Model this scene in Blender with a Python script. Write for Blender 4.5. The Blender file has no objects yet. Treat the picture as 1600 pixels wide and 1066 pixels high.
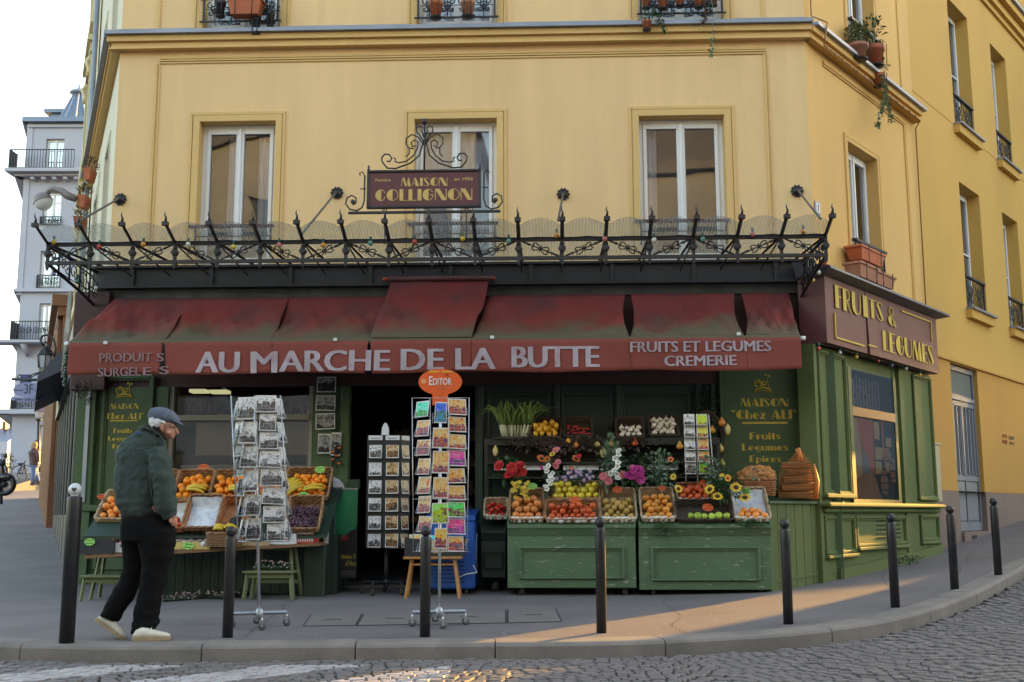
import bpy, bmesh, math, random
from mathutils import Vector, Matrix, noise
random.seed(7)
scn = bpy.context.scene
C = scn.collection
R = math.radians
# ---------------------------------------------------------------- camera
PITCH = 8.84; FPX = 1748.0; CZ = 0.98; ROLL = 0.15
cam_d = bpy.data.cameras.new('camera'); cam = bpy.data.objects.new('camera', cam_d); C.objects.link(cam)
cam_d.sensor_width = 36; cam_d.lens = 36*FPX/1600; cam_d.clip_end = 2000; cam_d.clip_start = 0.05
cam.matrix_world = Matrix.Translation((0, 0, CZ)) @ Matrix.Rotation(R(90+PITCH), 4, 'X') @ Matrix.Rotation(R(-ROLL), 4, 'Z')
scn.camera = cam
# ---------------------------------------------------------------- light
SUN_EL = 9.0; SUN_AZ = math.atan2(0.672, 0.74)      # clockwise from +Y
w = bpy.data.worlds.new('World'); scn.world = w; w.use_nodes = True
nt = w.node_tree; nt.nodes.clear()
sky = nt.nodes.new('ShaderNodeTexSky'); sky.sky_type = 'NISHITA'; sky.sun_disc = False
sky.sun_elevation = R(SUN_EL); sky.sun_rotation = SUN_AZ
sky.air_density = 1.0; sky.dust_density = 2.2; sky.ozone_density = 0.0
bg = nt.nodes.new('ShaderNodeBackground'); bg.inputs['Strength'].default_value = 0.15
wo = nt.nodes.new('ShaderNodeOutputWorld')
nt.links.new(sky.outputs[0], bg.inputs[0]); nt.links.new(bg.outputs[0], wo.inputs[0])
sd = bpy.data.lights.new('sun', 'SUN'); sd.energy = 3.1; sd.angle = R(0.5); sd.color = (1.0, 0.52, 0.10)
so = bpy.data.objects.new('sun', sd); C.objects.link(so)
S = Vector((math.sin(SUN_AZ)*math.cos(R(SUN_EL)), math.cos(SUN_AZ)*math.cos(R(SUN_EL)), math.sin(R(SUN_EL))))
so.rotation_euler = S.to_track_quat('Z', 'Y').to_euler()
scn.view_settings.view_transform = 'Standard'; scn.view_settings.look = 'None'
scn.view_settings.exposure = 2.68; scn.view_settings.gamma = 1.0; scn.view_settings.use_curve_mapping = False
scn.render.engine = 'CYCLES'
scn.cycles.max_bounces = 6; scn.cycles.diffuse_bounces = 3; scn.cycles.glossy_bounces = 3
scn.cycles.transparent_max_bounces = 12; scn.cycles.caustics_reflective = False; scn.cycles.caustics_refractive = False
scn.cycles.use_denoising = True

# ---------------------------------------------------------------- surveying helpers (photo pixel -> ray)
_cr, _sr = math.cos(R(ROLL)), math.sin(R(ROLL))
def ray(px, py):
    u = (px-800)/FPX; v = (533-py)/FPX
    u, v = u*_cr+v*_sr, -u*_sr+v*_cr
    c, s = math.cos(R(PITCH)), math.sin(R(PITCH))
    return Vector((u, c-v*s, s+v*c))
def at(px, py, Y):
    d = ray(px, py); t = Y/d.y
    return Vector((0, 0, CZ)) + d*t
def gz(x, y):
    z = 0.022*(min(y, 14)-9.0)
    if x > 1: 
        q = min(x, 9.0)-1; z += 0.0105*q*q + max(0, x-9)*0.12
    if y > 13.5:
        k = max(0.0, min(1.0, (-2.0-x)/3.0)); z += 0.060*(y-13.5)*k
    if y < 8: z += -0.02*(8-y)*0.5
    return z
def onground(px, py):
    d = ray(px, py); t = 8.0
    for i in range(60):
        p = Vector((0, 0, CZ))+d*t
        e = p.z-gz(p.x, p.y)
        if abs(d.z) < 1e-4: break
        t -= e/(d.z-0.03) * 0.7 if d.z < 0.02 else 0
        t = max(3, min(t, 80))
    p = Vector((0, 0, CZ))+d*t; p.z = gz(p.x, p.y)
    return p
class Frame:
    def __init__(s, ox, oy, rotz):
        s.M = Matrix.Translation((ox, oy, 0)) @ Matrix.Rotation(rotz, 4, 'Z'); s.I = s.M.inverted(); s.rot = rotz
    def px(s, px, py, y=0.0):
        o = s.I @ Vector((0, 0, CZ)); d = s.I.to_3x3() @ ray(px, py)
        t = (y-o.y)/d.y; p = o+d*t
        return p.x, p.z
    def w(s, x, y, z): return s.M @ Vector((x, y, z))
FR = Frame(0, 14.0, R(-2.0))
_s, _z = FR.px(1257, 60, 0.25); _c = FR.w(_s, 0.25, 0)
RW = Frame(_c.x, _c.y, math.atan2(0.7777, 0.6287))
_s2, _z2 = FR.px(189, 65, 0.25); _c2 = FR.w(_s2, 0.25, 0)
LW = Frame(_c2.x, _c2.y, math.atan2(-0.918, 0.396))
SR = _s; SL = _s2       # front wall ends, in the front frame

# ---------------------------------------------------------------- materials
MATS = {}
def mat(name, col, rough=0.6, var=0.12, scale=2.5, bump=0.0, bscale=60, metal=0.0, spec=0.5, coat=0.0, dirt=None, dscale=1.2, damt=0.5, stretch=None, var2=0.0, v2scale=30, emit=None, estr=0, trans=0, randv=0.0, objco=False, sheen=0, dst=None):
    if name in MATS: return MATS[name]
    m = bpy.data.materials.new(name); m.use_nodes = True; N = m.node_tree.nodes; L = m.node_tree.links
    b = N['Principled BSDF']; b.inputs['Roughness'].default_value = rough; b.inputs['Metallic'].default_value = metal
    b.inputs['Specular IOR Level'].default_value = spec; b.inputs['Coat Weight'].default_value = coat
    if trans: b.inputs['Transmission Weight'].default_value = trans
    if sheen: b.inputs['Sheen Weight'].default_value = sheen
    if objco:
        tc = N.new('ShaderNodeTexCoord'); co = tc.outputs['Object']
    else:
        g = N.new('ShaderNodeNewGeometry'); co = g.outputs['Position']
    if stretch:
        mp = N.new('ShaderNodeMapping'); mp.inputs['Scale'].default_value = stretch; L.new(co, mp.inputs[0]); cs = mp.outputs[0]
    else: cs = co
    def nz(sc, det=4, src=None):
        n = N.new('ShaderNodeTexNoise'); n.inputs['Scale'].default_value = sc; n.inputs['Detail'].default_value = det; L.new(src or cs, n.inputs['Vector']); return n.outputs['Fac']
    def math_(op, a, bb):
        n = N.new('ShaderNodeMath'); n.operation = op
        for i, x in enumerate((a, bb)):
            if isinstance(x, (int, float)): n.inputs[i].default_value = x
            else: L.new(x, n.inputs[i])
        return n.outputs[0]
    fac = math_('MULTIPLY_ADD', nz(scale), 2*var*2); N[-1].inputs[2].default_value = 1-2*var
    if var2:
        f2 = math_('MULTIPLY_ADD', nz(v2scale, 3), 4*var2); N[-1].inputs[2].default_value = 1-2*var2
        fac = math_('MULTIPLY', fac, f2)
    if randv:
        oi = N.new('ShaderNodeObjectInfo'); f3 = math_('MULTIPLY_ADD', oi.outputs['Random'], 2*randv); N[-1].inputs[2].default_value = 1-randv
        fac = math_('MULTIPLY', fac, f3)
    vm = N.new('ShaderNodeVectorMath'); vm.operation = 'SCALE'; vm.inputs[0].default_value = col[:3]; L.new(fac, vm.inputs['Scale'])
    out = vm.outputs[0]
    if dirt:
        
        if dst: mq = N.new('ShaderNodeMapping'); mq.inputs['Scale'].default_value = dst; L.new(co, mq.inputs[0])
        n = nz(dscale, 8, mq.outputs[0] if dst else co); r = N.new('ShaderNodeValToRGB'); r.color_ramp.elements[0].position = 0.48 if not dst else 0.61; r.color_ramp.elements[1].position = 0.70; L.new(n, r.inputs[0])
        mx = N.new('ShaderNodeMix'); mx.data_type = 'RGBA'; f = math_('MULTIPLY', r.outputs[0], damt)
        L.new(f, mx.inputs['Factor']); L.new(out, mx.inputs['A']); mx.inputs['B'].default_value = (*dirt, 1); out = mx.outputs['Result']
    L.new(out, b.inputs['Base Color'])
    if bump:
        bn = N.new('ShaderNodeBump'); bn.inputs['Strength'].default_value = bump; bn.inputs['Distance'].default_value = 0.01
        L.new(nz(bscale, 5), bn.inputs['Height']); L.new(bn.outputs[0], b.inputs['Normal'])
    if emit: b.inputs['Emission Color'].default_value = (*emit, 1); b.inputs['Emission Strength'].default_value = estr
    MATS[name] = m; return m
def glass(name, tint=(0.9, 0.93, 0.92), refl=0.12, rough=0.02, wave=0.0):
    if name in MATS: return MATS[name]
    m = bpy.data.materials.new(name); m.use_nodes = True; N = m.node_tree.nodes; L = m.node_tree.links; N.clear()
    t = N.new('ShaderNodeBsdfTransparent'); t.inputs[0].default_value = (*tint, 1)
    g = N.new('ShaderNodeBsdfGlossy'); g.inputs['Roughness'].default_value = rough; g.inputs['Color'].default_value = (0.95, 0.97, 1, 1)
    f = N.new('ShaderNodeFresnel'); f.inputs[0].default_value = 1.5
    a = N.new('ShaderNodeMath'); a.operation = 'ADD'; a.inputs[1].default_value = refl; a.use_clamp = True
    x = N.new('ShaderNodeMixShader'); o = N.new('ShaderNodeOutputMaterial')
    L.new(f.outputs[0], a.inputs[0]); L.new(a.outputs[0], x.inputs[0]); L.new(t.outputs[0], x.inputs[1]); L.new(g.outputs[0], x.inputs[2]); L.new(x.outputs[0], o.inputs[0])
    if wave:
        n = N.new('ShaderNodeTexNoise'); n.inputs['Scale'].default_value = 1.1; n.inputs['Detail'].default_value = 1
        bn = N.new('ShaderNodeBump'); bn.inputs['Strength'].default_value = wave; bn.inputs['Distance'].default_value = 0.05
        ge = N.new('ShaderNodeNewGeometry'); L.new(ge.outputs['Position'], n.inputs['Vector'])
        L.new(n.outputs['Fac'], bn.inputs['Height']); L.new(bn.outputs[0], g.inputs['Normal'])
    MATS[name] = m; return m

# ---------------------------------------------------------------- mesh builder
WM = {}     # world matrices of parents, by object name
class MB:
    def __init__(s, M=None): s.v = []; s.f = []; s.M = M or Matrix(); s.sm = []; s.uv = {}
    def add(s, vs, fs, smooth=False, M=None):
        T = s.M if M is None else s.M @ M
        b = len(s.v); s.v += [T @ Vector(v) for v in vs]
        for f in fs: s.f.append([b+i for i in f]); s.sm.append(smooth)
    def box(s, x0, x1, y0, y1, z0, z1, M=None):
        vs = [(x, y, z) for z in (z0, z1) for y in (y0, y1) for x in (x0, x1)]
        s.add(vs, [(0, 2, 3, 1), (4, 5, 7, 6), (0, 1, 5, 4), (2, 6, 7, 3), (0, 4, 6, 2), (1, 3, 7, 5)], M=M)
    def cbox(s, c, sx, sy, sz, M=None): s.box(c[0]-sx/2, c[0]+sx/2, c[1]-sy/2, c[1]+sy/2, c[2]-sz/2, c[2]+sz/2, M=M)
    def bbox(s, x0, x1, y0, y1, z0, z1, b=0.006, M=None):    # box with small chamfers on all edges
        bm = bmesh.new(); bmesh.ops.create_cube(bm, size=1)
        for v in bm.verts: v.co = Vector(((x0+x1)/2+v.co.x*(x1-x0), (y0+y1)/2+v.co.y*(y1-y0), (z0+z1)/2+v.co.z*(z1-z0)))
        bmesh.ops.bevel(bm, geom=bm.edges[:], offset=b, segments=1, affect='EDGES')
        bm.verts.index_update(); s.add([v.co.copy() for v in bm.verts], [[v.index for v in f.verts] for f in bm.faces], M=M); bm.free()
    def quad(s, a, b, c, d, M=None): s.add([a, b, c, d], [(0, 1, 2, 3)], M=M)
    def tube(s, pts, r, n=6, closed=False, caps=True, smooth=True, M=None, flat=1.0):
        pts = [Vector(p) for p in pts]; m = len(pts)
        if m < 2: return
        rs = r if isinstance(r, (list, tuple)) else [r]*m
        vs = []; fs = []
        tg = []
        for i in range(m):
            a = pts[(i-1) % m] if (closed or i > 0) else pts[i]; b = pts[(i+1) % m] if (closed or i < m-1) else pts[i]
            d = (b-a); tg.append(d.normalized() if d.length > 1e-9 else Vector((0, 0, 1)))
        up = Vector((0, 0, 1)) if abs(tg[0].z) < 0.9 else Vector((0, 1, 0))
        nrm = tg[0].cross(up).normalized()
        for i in range(m):
            nrm = (nrm - tg[i]*nrm.dot(tg[i]))
            if nrm.length < 1e-6: nrm = tg[i].orthogonal()
            nrm.normalize(); bn = tg[i].cross(nrm)
            for k in range(n):
                a = 2*math.pi*k/n; vs.append(pts[i]+(nrm*math.cos(a)+bn*math.sin(a)*flat)*rs[i])
        for i in range(m if closed else m-1):
            j = (i+1) % m
            for k in range(n): fs.append((i*n+k, i*n+(k+1) % n, j*n+(k+1) % n, j*n+k))
        if caps and not closed: fs.append(tuple(range(n))[::-1]); fs.append(tuple((m-1)*n+k for k in range(n)))
        s.add(vs, fs, smooth, M)
    def lathe(s, prof, c=(0, 0, 0), n=12, M=None, smooth=True, sx=1, sy=1):
        vs = []; fs = []; m = len(prof)
        for r, z in prof:
            for k in range(n):
                a = 2*math.pi*k/n; vs.append((c[0]+r*math.cos(a)*sx, c[1]+r*math.sin(a)*sy, c[2]+z))
        for i in range(m-1):
            for k in range(n): fs.append((i*n+k, i*n+(k+1) % n, (i+1)*n+(k+1) % n, (i+1)*n+k))
        fs.append(tuple(range(n))[::-1]); fs.append(tuple((m-1)*n+k for k in range(n)))
        s.add(vs, fs, smooth, M)
    def ball(s, c, r, n=10, m=7, sc=(1, 1, 1), M=None):
        prof = [(max(1e-4, math.sin(math.pi*i/m))*1.0, -math.cos(math.pi*i/m)) for i in range(m+1)]
        vs = [(c[0]+p[0]*r*math.cos(2*math.pi*k/n)*sc[0], c[1]+p[0]*r*math.sin(2*math.pi*k/n)*sc[1], c[2]+p[1]*r*sc[2]) for p in prof for k in range(n)]
        fs = [(i*n+k, i*n+(k+1) % n, (i+1)*n+(k+1) % n, (i+1)*n+k) for i in range(m) for k in range(n)]
        s.add(vs, fs, True, M)
    def poly(s, pts, y0, y1, M=None):       # polygon in xz, extruded along y
        n = len(pts); vs = [(p[0], y0, p[1]) for p in pts]+[(p[0], y1, p[1]) for p in pts]
        fs = [tuple(range(n)), tuple(range(n, 2*n))[::-1]]+[(i, i+n, (i+1) % n+n, (i+1) % n) for i in range(n)]
        s.add(vs, fs, M=M)
    def build(s, name, m, parent=None, origin=None):
        me = bpy.data.meshes.new(name)
        if parent is not None:
            I = WM[parent.name].inverted(); W = WM[parent.name]
        elif origin is not None:
            W = Matrix.Translation(origin); I = W.inverted()
        else: W = Matrix(); I = W
        me.from_pydata([I @ v for v in s.v], [], s.f); me.polygons.foreach_set('use_smooth', s.sm)
        if m:
            for q in (m if isinstance(m, (list, tuple)) else [m]): me.materials.append(q)
        me.update()
        if s.uv:
            ul = me.uv_layers.new(name='UVMap')
            for fi, co in s.uv.items():
                for li, c in zip(me.polygons[fi].loop_indices, co): ul.data[li].uv = c
        o = bpy.data.objects.new(name, me); C.objects.link(o)
        if parent is not None: o.parent = parent
        elif origin is not None: o.location = origin
        WM[o.name] = W.copy()
        return o
def thing(name, label, cat, loc=(0, 0, 0), rotz=0, group=None):
    o = bpy.data.objects.new(name, None); C.objects.link(o); o.empty_display_size = 0.2
    o.location = loc; o.rotation_euler = (0, 0, rotz); o['label'] = label; o['category'] = cat
    if group: o['group'] = group
    WM[o.name] = Matrix.Translation(loc) @ Matrix.Rotation(rotz, 4, 'Z')
    return o
def tag(o, label, cat, group=None):
    o['label'] = label; o['category'] = cat
    if group: o['group'] = group
    return o
def struct(o, kind='structure'): o['kind'] = kind; return o
def copy_tree(o, loc=None, rot=None, label=None, group=None, parent=None, scale=None):
    c = o.copy(); C.objects.link(c)
    if parent is not None: c.parent = parent
    if loc is not None: c.location = loc
    if rot is not None: c.rotation_euler = rot
    if scale is not None: c.scale = scale
    if label: c['label'] = label
    if group: c['group'] = group
    for ch in list(o.children): copy_tree(ch, parent=c)
    return c
def local(loc, rotz=0): return Matrix.Translation(loc) @ Matrix.Rotation(rotz, 4, 'Z')
def arc(cx, cz, r, a0, a1, n=12, y=0):
    return [(cx+r*math.cos(R(a0+(a1-a0)*i/n)), y, cz+r*math.sin(R(a0+(a1-a0)*i/n))) for i in range(n+1)]
def spiral(cx, cz, r0, r1, a0, a1, n=26, y=0):
    return [(cx+(r0+(r1-r0)*i/n)*math.cos(R(a0+(a1-a0)*i/n)), y, cz+(r0+(r1-r0)*i/n)*math.sin(R(a0+(a1-a0)*i/n))) for i in range(n+1)]
# ---------------------------------------------------------------- lettering
def text(s, M, x0, x1, z0, z1, m, parent, name='lettering', y=0.0, depth=0.004, bold=0.0, shear=0, fn=None, dup=(0,)):
    cu = bpy.data.curves.new('t', 'FONT'); cu.body = s; cu.size = 1; cu.offset = bold; cu.shear = shear; cu.resolution_u = 3
    o = bpy.data.objects.new('t', cu); C.objects.link(o)
    dg = bpy.context.evaluated_depsgraph_get(); dg.update(); me = bpy.data.meshes.new_from_object(o.evaluated_get(dg))
    bpy.data.objects.remove(o)
    xs = [v.co.x for v in me.vertices]; ys = [v.co.y for v in me.vertices]
    if not xs: return None
    a, b, c, d = min(xs), max(xs), min(ys), max(ys)
    mb = MB(M); 
    def f(v):
        x = x0+(v.co.x-a)/(b-a)*(x1-x0); z = z0+(v.co.y-c)/(d-c)*(z1-z0)
        return (x, z)
    P = [f(v) for v in me.vertices]; P0 = P
    g = fn or (lambda x, z: y)
    for k, dx in enumerate(dup): mb.add([(p[0]+dx, g(p[0]+dx, p[1])-depth-0.0008*k, p[1]) for p in P], [tuple(p.vertices) for p in me.polygons])
    # skirt so that the letters have thickness
    ec = {}
    for p in me.polygons:
        for e in p.edge_keys: ec[e] = ec.get(e, 0)+1
    vs = []; fs = []
    for (i, j), k in ec.items():
        if k == 1:
            q = len(vs); vs += [(P[i][0], g(*P[i])-depth, P[i][1]), (P[j][0], g(*P[j])-depth, P[j][1]), (P[j][0], g(*P[j]), P[j][1]), (P[i][0], g(*P[i]), P[i][1])]; fs.append((q, q+1, q+2, q+3))
    mb.add(vs, fs); bpy.data.meshes.remove(me)
    return mb.build(name, m, parent)
def glyph(ch):
    """fat-and-hairline poster letters in a 0..w x 0..1 box -> (width, list of polygons)"""
    H = 0.055; T = 0.27
    def rc(x0, x1, z0, z1): return [(x0, z0), (x1, z0), (x1, z1), (x0, z1)]
    def ring(cx, cz, rx, rz, a0, a1, t, n=14):
        o = [(cx+rx*math.cos(R(a0+(a1-a0)*i/n)), cz+rz*math.sin(R(a0+(a1-a0)*i/n))) for i in range(n+1)]
        q = [(cx+(rx-t)*math.cos(R(a0+(a1-a0)*i/n)), cz+(rz-t)*math.sin(R(a0+(a1-a0)*i/n))) for i in range(n+1)]
        return [[o[i], o[i+1], q[i+1], q[i]] for i in range(n)]
    def half(cx, cz, rx, rz, a0, a1, n=14):
        return [[(cx+rx*math.cos(R(a0+(a1-a0)*i/n)), cz+rz*math.sin(R(a0+(a1-a0)*i/n))) for i in range(n+1)]]
    L = {
    'A': (0.8, [[(0, 0), (H, 0), (0.40, 1), (0.34, 1)], [(0.42, 0), (0.8, 0), (0.44, 1), (0.34, 1)], rc(0.16, 0.5, 0.25, 0.25+H)]),
    'C': (0.72, half(0.42, 0.5, 0.42, 0.5, 90, 270)+ring(0.42, 0.5, 0.3, 0.5, 90, 20, H)+ring(0.42, 0.5, 0.3, 0.5, -90, -20, H)),
    'E': (0.6, [rc(0, T, 0, 1), rc(T, 0.6, 1-H, 1), rc(T, 0.52, 0.5, 0.5+H), rc(T, 0.6, 0, H)]),
    'F': (0.58, [rc(0, T, 0, 1), rc(T, 0.58, 1-H, 1), rc(T, 0.5, 0.5, 0.5+H)]),
    'G': (0.8, half(0.42, 0.5, 0.42, 0.5, 90, 270)+ring(0.42, 0.5, 0.34, 0.5, 90, 25, H)+ring(0.42, 0.5, 0.34, 0.5, -90, 0, H)+[rc(0.5, 0.78, 0.44, 0.5)]),
    'I': (0.28, [rc(0, 0.28, 0, 1)]), 'L': (0.56, [rc(0, T, 0, 1), rc(T, 0.56, 0, H)]),
    'M': (1.0, [[(0, 0), (H, 0), (0.2, 1), (0.14, 1)], [(0.14, 1), (0.36, 1), (0.6, 0), (0.42, 0)], [(0.5, 0), (0.56, 0), (0.8, 1), (0.74, 1)], [(0.72, 1), (0.84, 1), (1.0, 0), (0.7, 0)]]),
    'N': (0.82, [rc(0, H, 0, 1), [(0, 1), (0.32, 1), (0.82, 0), (0.5, 0)], rc(0.82-H, 0.82, 0, 1)]),
    'O': (0.84, half(0.42, 0.5, 0.42, 0.5, 90, 270)+ring(0.42, 0.5, 0.42, 0.5, -90, 90, H)),
    'R': (0.7, [rc(0, T, 0, 1)]+ring(T, 0.73, 0.34, 0.27, -90, 90, H)+[[(T, 0.48), (T+0.07, 0.48), (0.7, 0), (0.62, 0)]]),
    'S': (0.62, ring(0.31, 0.74, 0.31, 0.26, 20, 180, H)+ring(0.31, 0.26, 0.31, 0.26, 180, 340, H)+[[(0, 0.8), (0.1, 0.98), (0.62, 0.2), (0.5, 0.02)]]),
    'T': (0.7, [rc(0.21, 0.21+T, 0, 1), rc(0, 0.7, 1-H, 1)]),
    'U': (0.76, [rc(0, T, 0.3, 1)]+[[(0, 0.3), (T, 0.3), (0.38, 0.05), (0.38, 0), (0.2, 0.02), (0.06, 0.14)]]+ring(0.38, 0.32, 0.38, 0.32, -90, 0, H)+[rc(0.76-H, 0.76, 0.32, 1)]),
    '&': (0.72, ring(0.32, 0.77, 0.22, 0.23, -60, 240, H)+half(0.32, 0.27, 0.32, 0.27, 100, 270)+ring(0.32, 0.27, 0.32, 0.27, -90, 10, H)+[[(0.2, 0.72), (0.3, 0.6), (0.72, 0), (0.6, 0)]]),
    ' ': (0.35, []), '"': (0.34, half(0.08, 0.9, 0.08, 0.1, 0, 360)+half(0.26, 0.9, 0.08, 0.1, 0, 360)+[[(0.1, 0.9), (0.16, 0.88), (0.06, 0.68)], [(0.28, 0.9), (0.34, 0.88), (0.24, 0.68)]]),
    'h': (0.56, [rc(0, 0.24, 0, 1)]+ring(0.3, 0.42, 0.26, 0.26, 0, 120, H)+[rc(0.4, 0.56, 0, 0.44)]),
    'e': (0.58, half(0.3, 0.33, 0.3, 0.34, 90, 270)+ring(0.3, 0.33, 0.28, 0.34, 0, 90, H)+ring(0.3, 0.33, 0.28, 0.34, -90, -30, H)+[rc(0.3, 0.58, 0.33, 0.38)]),
    'z': (0.5, [rc(0, 0.48, 0.6, 0.66), [(0.22, 0.6), (0.48, 0.6), (0.26, 0.06), (0, 0.06)], rc(0, 0.5, 0, 0.06)]),
    'r': (0.42, [rc(0, 0.24, 0, 0.66)]+ring(0.3, 0.5, 0.14, 0.16, 0, 120, 0.07)),
    'u': (0.56, [rc(0, 0.24, 0.1, 0.66), rc(0.1, 0.5, 0, 0.1), rc(0.42, 0.56, 0, 0.66)]),
    'i': (0.24, [rc(0, 0.24, 0, 0.66)]+half(0.12, 0.85, 0.12, 0.1, 0, 360)),
    't': (0.36, [rc(0.06, 0.3, 0, 0.92), rc(0, 0.38, 0.6, 0.66)]),
    's': (0.44, ring(0.22, 0.49, 0.22, 0.18, 10, 180, H)+ring(0.22, 0.17, 0.22, 0.17, 180, 350, H)+[[(0, 0.52), (0.1, 0.64), (0.44, 0.14), (0.34, 0.02)]]),
    'g': (0.56, half(0.28, 0.35, 0.28, 0.31, 90, 270)+ring(0.28, 0.35, 0.26, 0.31, -90, 90, H)+[rc(0.48, 0.54, -0.2, 0.66), rc(0.1, 0.54, -0.22, -0.16)]),
    'm': (0.86, [rc(0, 0.24, 0, 0.66), rc(0.34, 0.56, 0, 0.58), rc(0.68, 0.86, 0, 0.58), rc(0.24, 0.8, 0.58, 0.64)]),
    'p': (0.56, [rc(0, 0.22, -0.3, 0.66)]+ring(0.24, 0.33, 0.32, 0.33, -90, 90, 0.1)),
    'c': (0.46, half(0.28, 0.33, 0.28, 0.33, 90, 270)+ring(0.28, 0.33, 0.2, 0.33, 30, 90, H)+ring(0.28, 0.33, 0.2, 0.33, -90, -30, H)),
    }
    return L.get(ch, L['I'])
def deco(s, M, x0, x1, z0, z1, m, parent, name='lettering', y=0.0, depth=0.005, gap=0.1):
    tot = sum(glyph(c)[0] for c in s)+gap*(len(s)-1); k = (x1-x0)/tot; x = 0; mb = MB(M)
    for j, c in enumerate(s):
        wd, ps = glyph(c)
        for i, p in enumerate(ps):
            dd = depth+0.0004*(i % 5)
            q = [(x0+(x+a)*k, z0+b*(z1-z0)) for a, b in p]
            mb.poly(q, y-dd, y)
        x += wd+gap
    return mb.build(name, m, parent)
# ================================================================ GROUND
asphalt = mat('asphalt', (0.165, 0.145, 0.145), 0.75, var=0.16, scale=0.8, bump=0.5, bscale=160, var2=0.2, v2scale=90, dirt=(0.115, 0.105, 0.105), dscale=1.3, damt=0.55)
granite = mat('granite', (0.23, 0.20, 0.175), 0.8, var=0.12, scale=4, bump=0.5, bscale=120, var2=0.2, v2scale=140, dirt=(0.09, 0.088, 0.08), dscale=1.8, damt=0.5)
KERB = [(-34, 80), (-17.0, 37), (-12.9, 27.7), (-9.9, 20), (-8.6, 16), (-7.4, 12.6), (-6.0, 10.4), (-4.6, 9.25), (-3.4, 8.86), (-2.2, 8.84), (-1.2, 8.9), (-0.65, 8.95), (0.55, 8.98), (1.4, 9.15), (2.4, 9.45), (3.4, 10.1), (4.5, 11.35), (5.6, 12.85), (6.9, 14.6), (12.0, 21), (30, 43.3)]
def smooth(P, n=8):
    out = []
    for i in range(len(P)-1):
        p0 = Vector(P[max(i-1, 0)]); p1 = Vector(P[i]); p2 = Vector(P[i+1]); p3 = Vector(P[min(i+2, len(P)-1)])
        for k in range(n):
            t = k/n; out.append(0.5*((2*p1)+(p2-p0)*t+(2*p0-5*p1+4*p2-p3)*t*t+(3*p1-p0-3*p2+p3)*t**3))
    out.append(Vector(P[-1])); return out
K2 = smooth(KERB, 8)
# inner edge of the pavement lies under the buildings
def inner(p):
    a = LW.w(-60, 1.2, 0); b = Vector((-4.2, 15.6, 0)); c = Vector((3.2, 15.4, 0)); d = RW.w(60, 1.2, 0)
    best = None
    for u, v in ((a, b), (b, c), (c, d)):
        e = (v-u); t = max(0, min(1, (Vector((p.x, p.y, 0))-u).dot(e)/e.length_squared)); q = u+e*t
        dd = (q-Vector((p.x, p.y, 0))).length
        if best is None or dd < best[0]: best = (dd, q)
    return best[1]
def resample(P, step):
    L = [0]
    for i in range(1, len(P)): L.append(L[-1]+(P[i]-P[i-1]).length)
    n = int(L[-1]/step); out = []; j = 0
    for i in range(n+1):
        s = L[-1]*i/n
        while j < len(P)-2 and L[j+1] < s: j += 1
        t = (s-L[j])/(L[j+1]-L[j]); out.append(P[j].lerp(P[j+1], t))
    return out
K3 = resample(K2, 0.35)
def norm2(P, i):
    a = P[max(i-1, 0)]; b = P[min(i+1, len(P)-1)]; d = (b-a).normalized(); return Vector((-d.y, d.x))   # towards the buildings
mb = MB(); rows = 14; vs = []; fs = []
for i, p in enumerate(K3):
    q0 = p+norm2(K3, i)*0.12; q1 = inner(p)
    for k in range(rows+1):
        t = k/rows; x = q0.x+(q1.x-q0.x)*t; y = q0.y+(q1.y-q0.y)*t; vs.append((x, y, gz(x, y)))
for i in range(len(K3)-1):
    for k in range(rows): a = i*(rows+1)+k; fs.append((a, a+rows+1, a+rows+2, a+1))
mb.add(vs, fs, True); struct(mb.build('pavement', asphalt))
# granite kerb stones with joints
mb = MB(); P = resample(K2, 0.09); i = 0; rnd = random.Random(3)
near = [k for k, p in enumerate(P) if p.y < 32]
i = near[0]; end = near[-1]
while i < end-4:
    n = rnd.randint(13, 18); j = min(i+n, end); dz = rnd.uniform(-0.004, 0.004)
    ring = []
    for k in range(i, j):
        p = P[k].copy()
        p = p.lerp(P[k+1], 0.10 if k == i else 0)
        nn = norm2(P, k); zt = gz(p.x, p.y)+0.004+dz; pin = p+nn*0.26; zi = gz(pin.x, pin.y)+0.004+dz
        f = 0.0
        a = p-nn*0.012; 
        ring.append([(a.x, a.y, zt-0.16), (a.x, a.y, zt-0.03), (p.x+nn.x*0.002, p.y+nn.y*0.002, zt-0.010), (p.x+nn.x*0.024, p.y+nn.y*0.024, zt), (pin.x, pin.y, zi), (pin.x, pin.y, zi-0.16)])
    m = len(ring); V = [v for r in ring for v in r]; F = []
    for k in range(m-1):
        for q in range(5): F.append((k*6+q, k*6+q+1, (k+1)*6+q+1, (k+1)*6+q))
    F.append((0, 1, 2, 3, 4, 5)); F.append(tuple((m-1)*6+q for q in range(6)))
    mb.add(V, F); i = j-1
struct(mb.build('kerb', granite))
# road: one wide sheet, then setts laid in arcs near the viewer
tar = mat('road_asphalt', (0.11, 0.113, 0.13), 0.8, var=0.12, scale=1.2, bump=0.3, bscale=120, var2=0.12, v2scale=70)
mb = MB(); vs = []; fs = []
xs = [-400, -200, -100, -60, -40, -30]+[x*1.0 for x in range(-24, 25)]+[30, 40, 60, 100, 200, 400]
ys = [-300, -100, -40, -20, -10, -4, 0]+[y*1.0 for y in range(1, 40)]+[45, 55, 70, 90, 130, 200, 400]
def grd(x, y):
    x2 = max(-30, min(30, x)); y2 = max(-10, min(60, y)); return gz(x2, y2)
for y in ys:
    for x in xs: vs.append((x, y, grd(x, y)-0.150))
for j in range(len(ys)-1):
    for i in range(len(xs)-1): a = j*len(xs)+i; fs.append((a, a+1, a+len(xs)+1, a+len(xs)))
mb.add(vs, fs, True); struct(mb.build('ground', tar))
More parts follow.
